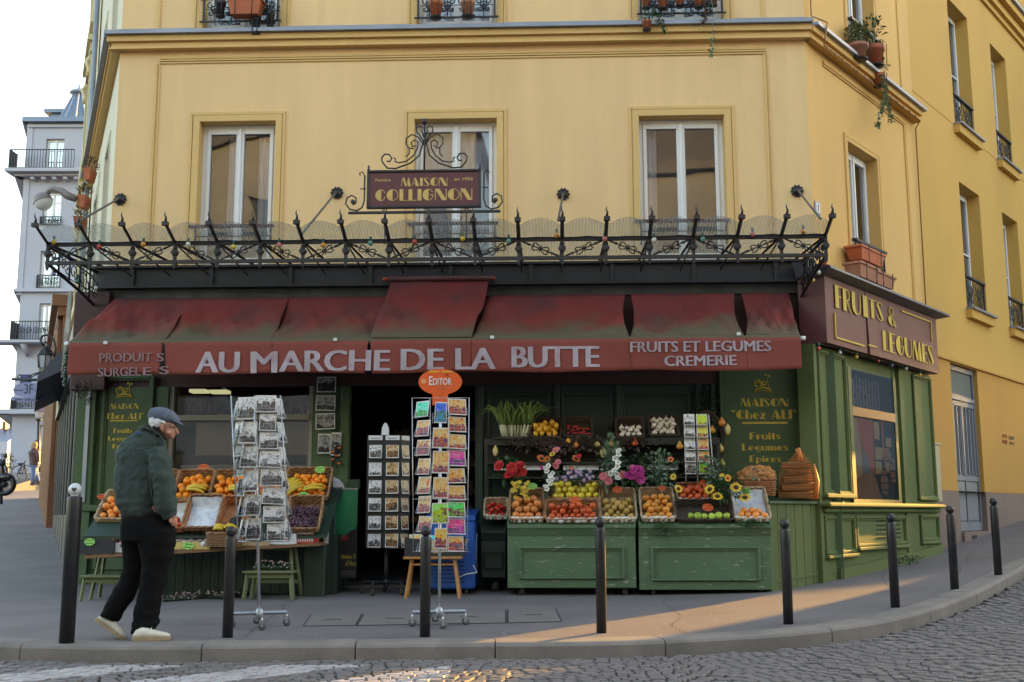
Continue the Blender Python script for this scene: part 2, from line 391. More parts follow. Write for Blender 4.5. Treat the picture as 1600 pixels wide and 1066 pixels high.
def sett_mat():
    m = mat('setts', (0.165, 0.145, 0.14), 0.62, var=0.25, scale=7, bump=0.5, bscale=90, var2=0.15, v2scale=40)
    N = m.node_tree.nodes; L = m.node_tree.links; b = N['Principled BSDF']
    src = b.inputs['Base Color'].links[0].from_socket
    g = N.new('ShaderNodeNewGeometry'); mp = N.new('ShaderNodeMapping'); mp.inputs['Rotation'].default_value = (0, 0, R(-39)); L.new(g.outputs['Position'], mp.inputs[0])
    sx = N.new('ShaderNodeSeparateXYZ'); L.new(mp.outputs[0], sx.inputs[0])
    def M(op, a, bb=0, c=0):
        n = N.new('ShaderNodeMath'); n.operation = op
        for i, x in enumerate((a, bb, c)):
            if isinstance(x, (int, float)): n.inputs[i].default_value = x
            else: L.new(x, n.inputs[i])
        return n.outputs[0]
    nz = N.new('ShaderNodeTexNoise'); nz.inputs['Scale'].default_value = 3.0; nz.inputs['Detail'].default_value = 8; L.new(g.outputs['Position'], nz.inputs['Vector'])
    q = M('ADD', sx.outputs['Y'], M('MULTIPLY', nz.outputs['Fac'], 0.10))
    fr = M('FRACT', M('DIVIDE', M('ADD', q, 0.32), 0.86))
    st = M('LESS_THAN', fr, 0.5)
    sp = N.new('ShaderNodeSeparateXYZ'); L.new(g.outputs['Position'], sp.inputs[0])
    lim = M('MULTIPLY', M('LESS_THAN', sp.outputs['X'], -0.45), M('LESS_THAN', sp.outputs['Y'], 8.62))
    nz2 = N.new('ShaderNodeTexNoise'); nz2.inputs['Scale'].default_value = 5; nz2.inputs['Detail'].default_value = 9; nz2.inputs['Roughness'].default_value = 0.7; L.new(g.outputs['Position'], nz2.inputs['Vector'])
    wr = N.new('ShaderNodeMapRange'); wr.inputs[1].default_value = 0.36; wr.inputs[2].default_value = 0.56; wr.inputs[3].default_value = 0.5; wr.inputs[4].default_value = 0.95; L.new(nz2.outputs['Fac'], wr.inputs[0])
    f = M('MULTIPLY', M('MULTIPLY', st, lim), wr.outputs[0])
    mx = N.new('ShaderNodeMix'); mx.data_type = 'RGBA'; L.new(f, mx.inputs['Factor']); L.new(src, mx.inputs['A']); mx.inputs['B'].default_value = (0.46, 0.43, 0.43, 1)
    L.new(mx.outputs['Result'], b.inputs['Base Color']); return m
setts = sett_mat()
mb = MB(); rnd = random.Random(11)
K4 = [p for p in K3 if p.y < 30]
def outside(x, y):       # on the road side of the kerb
    best = 1e9; bi = 0
    for i, p in enumerate(K4):
        d = (p.x-x)**2+(p.y-y)**2
        if d < best: best = d; bi = i
    n = norm2(K4, bi); return (K4[bi].x-x)*n.x+(K4[bi].y-y)*n.y
rowh = 0.088
for r in range(-16, 76):
    v = 6.3+r*rowh; x = -6.5+rnd.uniform(0, 0.1)
    while x < 9.5:
        wd = rnd.uniform(0.075, 0.13); cx = x+wd/2; cy = v+0.30*abs(math.sin(math.pi*cx/1.5))-0.1*cx*0.6+(0.75*max(0, cx-2.2))
        x += wd+0.004
        px_ = 800+FPX*cx/max(cy, 1)
        if cy < 5.5 or px_ < -60 or px_ > 1680: continue
        o = outside(cx, cy)
        if o < 0.06: continue
        z = gz(cx, cy)-0.112+rnd.uniform(-0.004, 0.004); a = math.atan2(0.30*math.cos(math.pi*cx/1.5)*math.pi/1.5*(1 if math.sin(math.pi*cx/1.5) > 0 else -1), 1)*0.8+rnd.uniform(-0.08, 0.08)
        hw = wd/2-rnd.uniform(0.001, 0.006); hh = rowh/2-rnd.uniform(0.001, 0.006); tx = rnd.uniform(-0.03, 0.03); ty = rnd.uniform(-0.03, 0.03)
        c_, s_ = math.cos(a), math.sin(a); V = []
        for (k, dz) in ((1.0, -0.03), (0.96, -0.005), (0.84, 0.0)):
            for sx_, sy_ in ((-1, -1), (1, -1), (1, 1), (-1, 1)):
                lx = hw*k*sx_; ly = hh*k*sy_; V.append((cx+lx*c_-ly*s_, cy+lx*s_+ly*c_, z+dz+tx*lx+ty*ly))
        mb.add(V, [(0, 1, 5, 4), (1, 2, 6, 5), (2, 3, 7, 6), (3, 0, 4, 7), (4, 5, 9, 8), (5, 6, 10, 9), (6, 7, 11, 10), (7, 4, 8, 11), (8, 9, 10, 11)])
struct(mb.build('road', setts))
# gutter dirt strip between road and kerb, joints filled with sand
fill = mat('joint_sand', (0.045, 0.043, 0.04), 0.95, var=0.2, scale=6, bump=0.3, bscale=80)
mb = MB(); vs = []; fs = []
Kn = [p for p in K3 if p.y < 30]
for i, p in enumerate(Kn):
    n = norm2(Kn, i)
    for k in range(9): q = p-n*(0.0+k*0.75); vs.append((q.x, q.y, gz(q.x, q.y)-0.132))
for i in range(len(Kn)-1):
    for k in range(8): a = i*9+k; fs.append((a, a+9, a+10, a+1))
mb.add(vs, fs, True); struct(mb.build('road_bedding', fill))
# tar seams and hairline cracks in the pavement
seam = mat('tar_seam', (0.035, 0.033, 0.033), 0.7)
mb = MB(); rnd = random.Random(9)
for (xa, ya), (xb, yb) in (((-4.6, 10.0), (3.6, 11.0)), ((-8, 15.5), (-6, 15.2)), ((-9.2, 18.6), (-7.6, 18.4)), ((-2.2, 9.3), (-2.4, 13)), ((1.4, 9.5), (1.7, 12.6)), ((3.9, 11.6), (4.6, 14.2)), ((-5.6, 11.2), (-4.3, 12.6)), ((5.2, 13.4), (6.6, 16.4)), ((-4.2, 9.4), (-3.3, 12.0)), ((2.4, 10.9), (4.4, 12.2))):
    n = 40; P_ = []
    for k in range(n+1):
        t = k/n; x = xa+(xb-xa)*t; y = ya+(yb-ya)*t; o = 0.10*noise.noise(Vector((x*1.3, y*1.3, xa)))+0.02*noise.noise(Vector((x*9, y*9, ya))); d = Vector((-(yb-ya), xb-xa)).normalized(); P_.append((x+d.x*o, y+d.y*o, d, 0.0025+0.004*abs(noise.noise(Vector((x*3, y*3, 2))))))
    for k in range(n):
        a, b = P_[k], P_[k+1]; V = [(q[0]+s*q[2].x*q[3], q[1]+s*q[2].y*q[3]) for q, s in ((a, -1), (b, -1), (b, 1), (a, 1))]; mb.add([(u, v, gz(u, v)+0.003) for u, v in V], [(0, 1, 2, 3)])
struct(mb.build('pavement_seams', seam))
# concrete utility covers let into the pavement
conc = mat('cover_concrete', (0.165, 0.15, 0.14), 0.85, var=0.1, scale=5, bump=0.4, bscale=150, var2=0.15, v2scale=60)
dark = mat('dark_gap', (0.02, 0.02, 0.02), 0.9)
cv = [((487, 961), (565, 960), (555, 978), (474, 979), 'left end'), ((570, 960), (672, 957), (664, 976), (558, 978), 'second from the left'), ((677, 957), (790, 954), (790, 974), (668, 976), 'second from the right'), ((794, 953), (867, 951), (877, 972), (794, 974), 'right end')]
for i, (a, b, c, d, nm) in enumerate(cv):
    Q = [onground(*p) for p in (d, c, b, a)]; ctr = sum(Q, Vector())/4
    th = thing('utility_cover', 'concrete utility cover in the pavement, %s of the row of four' % nm, 'utility cover', tuple(ctr), group='concrete utility covers in the pavement')
    mb = MB(); n = 6; vs = []
    for zz in (0.006, -0.02):
        for q in Q: p = ctr+(q-ctr)*0.985; vs.append((p.x, p.y, gz(p.x, p.y)+zz))
    mb.add(vs, [(0, 1, 2, 3), (0, 1, 5, 4), (1, 2, 6, 5), (2, 3, 7, 6), (3, 0, 4, 7)]); mb.build('slab', conc, th)
    mb = MB(); m_ = ctr; mb.cbox((m_.x, m_.y, gz(m_.x, m_.y)+0.008), 0.16, 0.015, 0.003)
    for k in range(4):
        p, q = Q[k], Q[(k+1) % 4]; e = (q-p); nn = Vector((-e.y, e.x, 0)).normalized()*0.008
        mb.add([p-nn+Vector((0, 0, .004)), q-nn+Vector((0, 0, .004)), q+nn+Vector((0, 0, .004)), p+nn+Vector((0, 0, .004))], [(0, 1, 2, 3)])
    mb.build('joint', dark, th)
# ================================================================ CORNER BUILDING
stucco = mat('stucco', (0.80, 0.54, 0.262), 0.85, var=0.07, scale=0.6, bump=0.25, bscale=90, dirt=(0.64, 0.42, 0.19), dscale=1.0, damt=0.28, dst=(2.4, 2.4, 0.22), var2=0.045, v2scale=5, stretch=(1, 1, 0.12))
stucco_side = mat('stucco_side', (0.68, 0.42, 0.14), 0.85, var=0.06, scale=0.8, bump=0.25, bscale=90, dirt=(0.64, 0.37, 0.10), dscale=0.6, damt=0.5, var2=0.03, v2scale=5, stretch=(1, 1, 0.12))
trimy = mat('stucco_trim', (0.69, 0.455, 0.175), 0.8, var=0.05, scale=2, bump=0.15, bscale=80)
zinc = mat('zinc', (0.26, 0.28, 0.33), 0.5, var=0.15, scale=2, metal=0.4)
white = mat('white_paint', (0.78, 0.77, 0.76), 0.45, var=0.03, scale=3)
iron = mat('black_iron', (0.018, 0.018, 0.022), 0.45, var=0.3, scale=6, bump=0.2, bscale=60)
terra = mat('terracotta', (0.42, 0.12, 0.05), 0.7, var=0.15, scale=5, bump=0.15, bscale=60, randv=0.15)
terra2 = mat('terracotta_dusty', (0.38, 0.17, 0.10), 0.8, var=0.2, scale=6, bump=0.15, bscale=60)
curtain = mat('curtain', (0.72, 0.73, 0.78), 0.9, var=0.05, scale=6, stretch=(6, 6, 0.3), var2=0.08, v2scale=14)
room = mat('room_dark', (0.14, 0.14, 0.16), 0.9, var=0.2)
wglass = glass('window_glass', (0.80, 0.83, 0.86), 0.07, 0.015, wave=0.14)
darkwood = mat('dark_red_wood', (0.055, 0.018, 0.02), 0.5)

def holed_wall(fr, s0, s1, z0, z1, holes, m, parent, y=0.0, depth=0.3, name='wall', reveal=None):
    mb = MB(fr.M); rv = MB(fr.M)
    S_ = sorted({s0, s1, *[h[0] for h in holes], *[h[1] for h in holes]}); Z_ = sorted({z0, z1, *[h[2] for h in holes], *[h[3] for h in holes]})
    for i in range(len(S_)-1):
        for j in range(len(Z_)-1):
            a, b, c, d = S_[i], S_[i+1], Z_[j], Z_[j+1]
            if any(h[0]-1e-6 <= a and b <= h[1]+1e-6 and h[2]-1e-6 <= c and d <= h[3]+1e-6 for h in holes): continue
            mb.quad((a, y, c), (b, y, c), (b, y, d), (a, y, d))
    for a, b, c, d in holes:
        if reveal not in (None, m): rv = MB(fr.M)
        for q in (((a, c), (a, d)), ((b, d), (b, c)), ((a, d), (b, d)), ((b, c), (a, c))):
            (p, r), (t, u) = q; rv.quad((p, y, r), (p, y+depth, r), (t, y+depth, u), (t, y, u))
        if reveal not in (None, m): rv.build('window_reveal', reveal, parent)
    if reveal is None or reveal is m:
        mb.v += rv.v; n0 = len(mb.v)-len(rv.v); mb.f += [[i+n0 for i in f] for f in rv.f]; mb.sm += rv.sm
        return mb.build(name, m, parent)
    return mb.build(name, m, parent)

def window(fr, s0, s1, z0, z1, parent, y=0.25, curt='drape', transoms=(), pm=None, leaf=2, fw=0.055):
    """casement window: frame part with pane, curtain and dark room behind as sub-parts"""
    mb = MB(fr.M); w_ = s1-s0; e = 0.002
    mb.box(s0+e, s0+fw, y-0.04, y+0.04, z0, z1); mb.box(s1-fw, s1-e, y-0.04, y+0.04, z0, z1)
    mb.box(s0+fw, s1-fw, y-0.04, y+0.04, z1-fw, z1-e); mb.box(s0+fw, s1-fw, y-0.04, y+0.04, z0, z0+fw)
    mid = (s0+s1)/2; n = leaf
    for k in range(n):
        a = s0+fw+(w_-2*fw)*k/n; b = s0+fw+(w_-2*fw)*(k+1)/n; lw = 0.055
        mb.bbox(a+0.004, a+lw, y-0.06, y-0.005, z0+fw+.004, z1-fw-.004, b=0.008); mb.bbox(b-lw, b-0.004, y-0.06, y-0.005, z0+fw+.004, z1-fw-.004, b=0.008)
        mb.box(a+lw, b-lw, y-0.055, y-0.008, z1-fw-0.07, z1-fw-0.006); mb.box(a+lw, b-lw, y-0.055, y-0.008, z0+fw+0.004, z0+fw+0.09)
        for t in transoms: zt = z0+(z1-z0)*t; mb.box(a+lw, b-lw, y-0.05, y-0.012, zt-0.014, zt+0.014)
    if n == 2: mb.bbox(mid-0.022, mid+0.022, y-0.078, y-0.062, z0+fw, z1-fw, b=0.006)
    f = mb.build('window', white, parent)
    mb = MB(fr.M); mb.quad((s0+fw, y-0.02, z0+fw), (s1-fw, y-0.02, z0+fw), (s1-fw, y-0.02, z1-fw), (s0+fw, y-0.02, z1-fw)); mb.build('pane', pm or wglass, f)
    if curt:
        mb = MB(fr.M); vs = []; fs = []; nn = 40
        parts = [(s0+fw, s1-fw)] if curt == 'full' else ([(s0+0.3*w_, s0+0.5*w_), (s0+0.72*w_, s1-fw)] if curt == 'drape' else [(s0+fw, s0+0.22*w_)])
        for a, b in parts:
            vs = []; fs = []
            for i in range(nn+1):
                x = a+(b-a)*i/nn; yy = y+0.12+0.018*math.sin(x*95)+0.01*math.sin(x*41+1)
                vs += [(x, yy, z0+0.05), (x+0.01*math.sin(x*30), yy, z1-0.06)]
            for i in range(nn): fs.append((2*i, 2*i+2, 2*i+3, 2*i+1))
            mb.add(vs, fs, True)
        mb.build('curtain', curtain, f)
    mb = MB(fr.M); mb.box(s0-0.1, s1+0.1, y+0.6, y+0.65, z0-0.1, z1+0.1); mb.build('room', room, f)
    return f
def fancy_rail(fr, s0, s1, z0, z1, y, parent, m=iron, name='window_guard', dens=1.0):
    mb = MB(fr.M)
    mb.box(s0, s1, y-0.035, y+0.035, z1-0.035, z1); mb.box(s0, s1, y-0.012, y+0.012, z0, z0+0.02)
    mb.box(s0+0.04, s0+0.065, y-0.012, y+0.012, z0-0.0, z1-0.03); mb.box(s1-0.065, s1-0.04, y-0.012, y+0.012, z0, z1-0.03)
    h = z1-z0-0.06; n = max(2, round((s1-s0)/(h*0.9)*dens)); step = (s1-s0-0.16)/n
    for i in range(n):
        c = s0+0.08+step*(i+0.5); cz = z0+0.03+h/2; r = min(step, h)*0.24
        for dx, dz in ((-1, 1), (1, 1), (-1, -1), (1, -1)):
            mb.tube(spiral(c+dx*r*0.95, cz+dz*r*0.95, r*0.9, r*0.15, 90 if dx > 0 else 90, 90+360*dx*dz*-1, 14, y), 0.009, 4)
        mb.tube([(c, y, z0+0.01), (c, y, z1-0.03)], 0.007, 4)
        mb.ball((c, y, cz), r*0.45, 6, 4, (1, 0.3, 1)); mb.tube(arc(c, cz, r*0.8, 0, 360, 10, y), 0.009, 4)
        mb.tube([(c-step/2, y, cz), (c+step/2, y, cz)], 0.006, 4)
    return mb.build(name, m, parent)

bld = thing('corner_building', 'yellow rendered corner apartment building above the greengrocer shop, white casement windows and moulded cornice', 'building', tuple(FR.w(0, 0.3, 0)))
ZC = 7.40      # cornice level
def pxr(fr, x0, y0, x1, y1, y=0.25):
    a = fr.px(x0, y1, y); b = fr.px(x1, y0, y); return [a[0], b[0], a[1], b[1]]
def fx(fr, x, y, d=0.25): return fr.px(x, y, d)
Yw = 0.25
# first-floor window openings in the front wall
H = []
for (x0, x1, ty) in ((313, 431, 190), (648, 776, 186), (998, 1131, 181)):
    a = fx(FR, x0, ty)[0]; b = fx(FR, x1, ty)[0]; z1 = fx(FR, (x0+x1)/2, ty)[1]; H.append((a, b, 4.22, z1))
U = []
for (x0, x1) in ((318, 438), (652, 776), (998, 1130)):
    a = fx(FR, x0, 30)[0]; b = fx(FR, x1, 30)[0]; U.append((a, b, ZC+0.10, 9.3))
holed_wall(FR, SL, SR, 3.6, 13.5, H+U, stucco, bld, y=Yw, depth=0.26, reveal=trimy)
for i, h in enumerate(H): window(FR, *h, bld, y=Yw+0.2, curt=['drape', 'full', 'side'][i])
for i, h in enumerate(U): window(FR, *h, bld, y=Yw+0.2, curt=['side', 'full', 'side'][i], transoms=(0.5,))
# mouldings: cornice, gutter, sunk-panel lines, window surrounds
mb = MB(FR.M); z = ZC
for a, b, d in ((z-0.085, z-0.005, 0.14), (z-0.16, z-0.088, 0.09), (z-0.185, z-0.163, 0.115), (z-0.30, z-0.275, 0.02), (z-0.335, z-0.315, 0.03), (z-0.365, z-0.345, 0.02)):
    x0 = SL-0.0 if z-a < 0.2 else SL+0.55; x1 = SR+0.0 if z-a < 0.2 else SR-0.52
    mb.box(x0-(d if z-a < 0.2 else 0), x1+(d*0.5 if z-a < 0.2 else 0), Yw-d, Yw+0.002, a, b)
mb.build('cornice', trimy, bld)
mb = MB(FR.M); mb.box(SL-0.16, SR+0.08, Yw-0.20, Yw, z-0.002, z+0.05); 
for a, b in ((SL, U[0][0]-0.1), (U[0][1]+0.1, U[1][0]-0.1), (U[1][1]+0.1, U[2][0]-0.1), (U[2][1]+0.1, SR)): mb.box(a, b, Yw-0.14, Yw-0.001, z+0.052, z+0.085)
mb.build('gutter', zinc, bld)
for s in (SL+0.50, SR-0.56):
    mb = MB(FR.M)
    mb.box(s, s+0.03, Yw-0.02, Yw+0.002, 4.0, z-0.37); mb.box(s+0.05, s+0.07, Yw-0.012, Yw+0.002, 4.0, z-0.37)
    mb.box(s, s+0.03, Yw-0.02, Yw+0.002, z+0.1, 13.4); mb.build('pilaster_moulding', trimy, bld)
def surround(fr, h, y, parent, m=None, w0=0.13, top=True):
    mb = MB(fr.M); a, b, c, d = h
    mb.box(a-w0, a-w0+0.03, y-0.022, y+0.002, c, d+w0-0.04); mb.box(b+w0-0.03, b+w0, y-0.022, y+0.002, c, d+w0-0.04)
    mb.box(a-w0, b+w0, y-0.022, y+0.002, d+w0-0.038, d+w0)
    mb.box(a-w0+0.042, a-0.003, y-0.018, y+0.002, c, d+w0-0.04); mb.box(b+0.003, b+w0-0.042, y-0.018, y+0.002, c, d+w0-0.04); mb.box(a-0.002, b+0.002, y-0.018, y+0.002, d+0.003, d+w0-0.04)
    mb.build('window_surround', m or trimy, parent)
for h in H+U: surround(FR, h, Yw, bld)
# support bars in front of the lower windows
for i, h in enumerate(H):
    mb = MB(FR.M); zb = 4.74; mb.box(h[0]-0.08, h[1]+0.02, Yw-0.05, Yw-0.0, zb, zb+0.035); mb.tube([(h[0], Yw-0.02, zb-0.3), (h[0]+0.0, Yw-0.02, zb)], 0.012, 5); mb.tube([(h[1]-0.02, Yw-0.02, zb-0.3), (h[1]-0.02, Yw-0.02, zb)], 0.012, 5)
    mb.tube([(h[0], Yw-0.02, zb-0.12), (h[1], Yw-0.02, zb-0.12)], 0.008, 5); mb.build('window_guard', darkwood, bld)
for i, h in enumerate(U): fancy_rail(FR, h[0]-0.03, h[1]+0.03, ZC+0.19, ZC+0.56, Yw-0.07, bld, dens=1.0)

# right-hand wall of the corner building
RE = 4.13; ZR = 7.36
h1 = (RW.px(1326.5, 300, 0)[0], RW.px(1371.5, 300, 0)[0], 4.0, RW.px(1345, 232, 0)[1]-0.03)
h2 = (RW.px(1325, 60, 0)[0], RW.px(1366, 60, 0)[0], ZR+0.1, 9.5)
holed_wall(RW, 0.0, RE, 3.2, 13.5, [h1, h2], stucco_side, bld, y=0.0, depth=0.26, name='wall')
HS1, HS2 = h1, h2
window(RW, *h1, bld, y=0.2, curt='full'); window(RW, *h2, bld, y=0.2, curt='full')
surround(RW, h1, 0.0, bld, stucco_side, 0.1); surround(RW, h2, 0.0, bld, stucco_side, 0.1)
mb = MB(RW.M); z = ZC
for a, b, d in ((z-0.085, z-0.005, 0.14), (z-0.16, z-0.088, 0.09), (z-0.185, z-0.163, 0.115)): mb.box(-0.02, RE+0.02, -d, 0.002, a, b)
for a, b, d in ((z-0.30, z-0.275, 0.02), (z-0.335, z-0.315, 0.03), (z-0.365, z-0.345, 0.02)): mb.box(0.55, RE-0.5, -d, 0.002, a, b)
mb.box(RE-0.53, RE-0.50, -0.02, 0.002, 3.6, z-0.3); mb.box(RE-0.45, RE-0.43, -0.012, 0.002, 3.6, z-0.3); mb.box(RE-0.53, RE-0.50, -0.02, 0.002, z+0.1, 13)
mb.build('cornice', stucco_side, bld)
mb = MB(RW.M); mb.box(0.02, RE+0.08, -0.20, 0, z-0.002, z+0.045); mb.build('gutter', zinc, bld)
# copper cable clipped along the cornice
cop = mat('cable', (0.30, 0.16, 0.07), 0.6)
mb = MB(RW.M); pts = [(0.12, -0.05, 10.5), (0.14, -0.05, 7.6), (0.18, -0.17, 7.52), (0.26, -0.22, 7.5), (0.22, -0.2, 7.3), (0.28, -0.15, 7.2), (RE-0.12, -0.14, 7.2), (RE-0.06, -0.04, 7.1), (RE-0.05, -0.03, 3.9)]
mb.tube(pts, 0.011, 5); 
for k in range(14): mb.cbox((0.4+k*0.26, -0.15, 7.2), 0.03, 0.02, 0.04)
mb.build('cable', cop, bld)
# left-hand wall along the side street, with far neighbours
lm = mat('stucco_pale', (0.66, 0.60, 0.46), 0.85, var=0.06, scale=1.2, bump=0.2, bscale=60)
LH = [(-2.3, -1.3, 4.6, 6.4), (-5.2, -4.2, 4.6, 6.4), (-2.3, -1.3, 7.7, 9.5), (-5.2, -4.2, 7.7, 9.5)]
holed_wall(LW, -7.0, 0.0, 3.0, 13.5, LH, lm, bld, y=0.0, depth=0.26)
for h in LH: window(LW, *h, bld, y=0.18, curt='full'); surround(LW, h, 0, bld, lm, 0.1)
mb = MB(LW.M)
for a, b, d in ((z-0.085, z-0.005, 0.14), (z-0.16, z-0.088, 0.09), (z-0.2, z-0.163, 0.115)): mb.box(-7.0, 0.02, -d, 0.002, a, b)
mb.build('cornice', trimy, bld); mb = MB(LW.M); mb.box(-7.0, 0.0, -0.22, 0, z-0.002, z+0.05); mb.tube([(-6.9, -0.1, 3.0), (-6.9, -0.1, 13)], 0.05, 8); mb.build('gutter', zinc, bld)
# solid core behind the walls and a zinc roof
core = mat('core', (0.1, 0.09, 0.08), 0.9)
mb = MB(FR.M); mb.box(SL+0.9, SR-0.5, 1.35, 8.0, 3.7, 13.3); mb.box(SL-2.6, SR+2.2, 8.0, 9.5, -0.5, 13.3); mb.build('inner_wall', core, bld)
mb = MB()
rp = [FR.w(SL, 0.1, 0), FR.w(SR, 0.1, 0), RW.w(RE, -0.1, 0), RW.w(RE, 7, 0), LW.w(-7, 7, 0), LW.w(-7, -0.1, 0)]
mb.add([(p.x, p.y, 13.5) for p in rp]+[(p.x*0.8, (p.y-18)*0.8+18, 15.5) for p in rp], [(0, 1, 2, 3, 4, 5), (6, 7, 8, 9, 10, 11)]+[(i, (i+1) % 6, 6+(i+1) % 6, 6+i) for i in range(6)]); mb.build('roof', zinc, bld)
# house number plate and wall rosette area
nb = thing('number_plate', 'small white house number plate reading 1 on the yellow wall right of the canopy rod', 'number plate', tuple(FR.w(*[FR.px(1276, 325, Yw)[0], Yw-0.01, FR.px(1276, 325, Yw)[1]])))
s_, z_ = RW.px(1277, 325, -0.01); mb = MB(RW.M); mb.bbox(s_-0.08, s_+0.08, -0.02, 0.0, z_-0.085, z_+0.085, b=0.004); mb.build('plate', mat('plate_mauve', (0.42, 0.36, 0.5), 0.4), nb)
mb = MB(RW.M); mb.box(s_-0.055, s_+0.055, -0.024, -0.021, z_-0.06, z_+0.06); mb.build('face', white, nb); mb = MB(RW.M); mb.box(s_-0.012, s_+0.012, -0.028, -0.025, z_-0.045, z_+0.045); mb.build('numeral', mat('ink_blue', (0.03, 0.03, 0.12), 0.5), nb)

# ================================================================ SECOND YELLOW BUILDING
b2m = mat('ochre_render', (0.62, 0.365, 0.085), 0.85, var=0.06, scale=0.5, bump=0.2, bscale=90, dirt=(0.50, 0.30, 0.075), dscale=0.4, damt=0.5, stretch=(1, 1, 0.4))
b2lo = mat('ochre_dark', (0.50, 0.265, 0.055), 0.85, var=0.07, scale=0.7, bump=0.2, bscale=90, stretch=(1, 1, 0.4))
pink = mat('mauve_base', (0.235, 0.165, 0.135), 0.85, var=0.1, scale=1.5, bump=0.2, bscale=90, dirt=(0.14, 0.105, 0.09), dscale=0.8, damt=0.5, stretch=(1, 1, 0.3))
b2 = thing('ochre_building', 'deep yellow rendered building beyond the shop with recessed windows and mauve base', 'building', tuple(RW.w(7, 0.3, 0)))
Y2 = 0.06
def wpx(x0, x1, yt, yb, xm):
    a = RW.px(x0, (yt[0]+yb[0])/2, Y2)[0]; b = RW.px(x1, (yt[1]+yb[1])/2, Y2)[0]
    return (a, b, RW.px(x0, yb[0], Y2)[1], RW.px(x0, yt[0], Y2)[1])
W2 = [wpx(1485.5, 1517, (0, 35), (188, 205), 0), wpx(1553, 1577, (76, 102), (245, 262), 0), wpx(1498, 1531, (283, 305), (476, 487), 0), wpx(1566, 1587, (332, 352), (507, 513), 0)]
# regularise levels, then repeat the bays to the right
za, zb = 7.84, W2[0][3]; zc_, zd = W2[2][2], W2[2][3]
wid = 0.0
bays = [(W2[0][0], W2[0][1]), (W2[1][0], W2[1][1])]
step = bays[1][0]-bays[0][0]; bays += [(bays[1][0]+step, bays[1][1]+step), (bays[1][0]+2*step, bays[1][1]+2*step)]
hol = []; z_up0 = (W2[0][2]+W2[1][2])/2; z_up1 = (W2[0][3]+W2[1][3])/2; z_lo0 = (W2[2][2]+W2[3][2])/2; z_lo1 = (W2[2][3]+W2[3][3])/2
for a, b in bays: hol += [(a, b, z_up0, z_up1), (a, b, z_lo0, z_lo1)]
ZB = 3.50
ds = RW.px(1496, 700, Y2)[0]; de = RW.px(1537.5, 700, Y2)[0]; dz0 = 0.70
holed_wall(RW, RE, 40.0, ZB, 15.0, hol, b2m, b2, y=Y2, depth=0.34)
for h in hol: 
    window(RW, *h, b2, y=Y2+0.27, curt='side', transoms=(0.5,)); mb = MB(RW.M); a, b, c, d = h
    mb.box(a-0.06, b+0.10, Y2-0.10, Y2+0.02, c-0.17, c-0.02); mb.build('sill', b2m, b2)
    mb = MB(RW.M); mb.box(a-0.07, b+0.14, Y2-0.15, Y2+0.05, c-0.018, c+0.015); mb.build('sill_flashing', zinc, b2)
    fancy_rail(RW, a+0.01, b-0.01, c+0.04, c+0.62, Y2+0.02, b2, dens=0.8)
holed_wall(RW, RE, 40.0, 1.35, ZB-0.002, [(ds, de, 1.35, ZB-0.03)], b2lo, b2, y=Y2+0.035, depth=0.2, name='lower_wall')
holed_wall(RW, RE, 40.0, -0.4, 1.345, [(ds, de, 0.62, 1.345)], pink, b2, y=Y2+0.02, depth=0.2, name='base')
mb = MB(RW.M); mb.box(RE, 40, Y2-0.005, Y2+0.06, ZB-0.012, ZB+0.02); mb.box(RE, bays[0][0]-0.07, Y2-0.005, Y2+0.01, z_up0-0.03, z_up0-0.015)
for i in range(3): mb.box(bays[i][1]+0.15, bays[i+1][0]-0.08, Y2-0.005, Y2+0.01, z_up0-0.03, z_up0-0.015)
mb.build('string_course', b2lo, b2)
zcn = RW.px(1560, 33, Y2)[1]
mb = MB(RW.M)
for a, b, d in ((zcn, zcn+0.12, 0.05), (zcn+0.123, zcn+0.2, 0.12), (zcn+0.203, zcn+0.34, 0.09), (zcn+0.343, zcn+0.5, 0.2)): mb.box(RE+0.01, 40, Y2-d, Y2+0.002, a, b)
mb.build('cornice', b2m, b2); mb = MB(RW.M); mb.box(RE+.01, 40, Y2-0.26, Y2, zcn+0.505, zcn+0.56); mb.build('gutter', zinc, b2)
mb = MB(RW.M); mb.box(RE+0.02, 40, Y2+0.9, 9, -0.5, 14.8); mb.box(RE+0.02, 40, Y2+0.01, 9, 14.9, 15.3); mb.build('inner_wall', core, b2)
# grey door of the second building
grey = mat('grey_door_paint', (0.20, 0.21, 0.235), 0.55, var=0.06, scale=3, bump=0.1, bscale=50)
greyd = mat('dark_slit', (0.05, 0.052, 0.06), 0.8)
dr = MB(RW.M); yb = Y2+0.14
dr.box(ds+0.01, de-0.01, yb, yb+0.05, dz0, ZB-0.04)
dr.box(ds+0.01, ds+0.07, yb-0.04, yb-0.002, dz0, ZB-0.04); dr.box(de-0.07, de-0.01, yb-0.04, yb-0.002, dz0, ZB-0.04); dr.box(ds+0.07, de-0.07, yb-0.04, yb-0.002, ZB-0.12, ZB-0.04); dr.box(ds+0.07, de-0.07, yb-0.05, yb-0.002, 2.88, 2.95)
m_ = (ds+de)/2; dr.box(m_-0.03, m_+0.03, yb-0.03, yb-0.002, dz0+.02, 2.88)
for a, b in ((ds+0.12, m_-0.06), (m_+0.06, de-0.12)):
    dr.bbox(a, b, yb-0.02, yb-0.002, dz0+0.16, 1.52, b=0.01)
    for k in range(4): x = a+(b-a)*k/3; dr.box(x-0.022, x+0.022, yb-0.018, yb-0.002, 1.62, 2.78)
dr.box(ds+0.07, de-0.07, yb-0.03, yb-0.002, 1.53, 1.61); dr.box(ds+0.07, de-0.07, yb-0.03, yb-0.002, dz0, dz0+0.14); dr.box(ds+0.07, de-0.07, yb-0.03, yb-0.002, 2.79, 2.87)
d_ = dr.build('door', grey, b2)
mb = MB(RW.M)
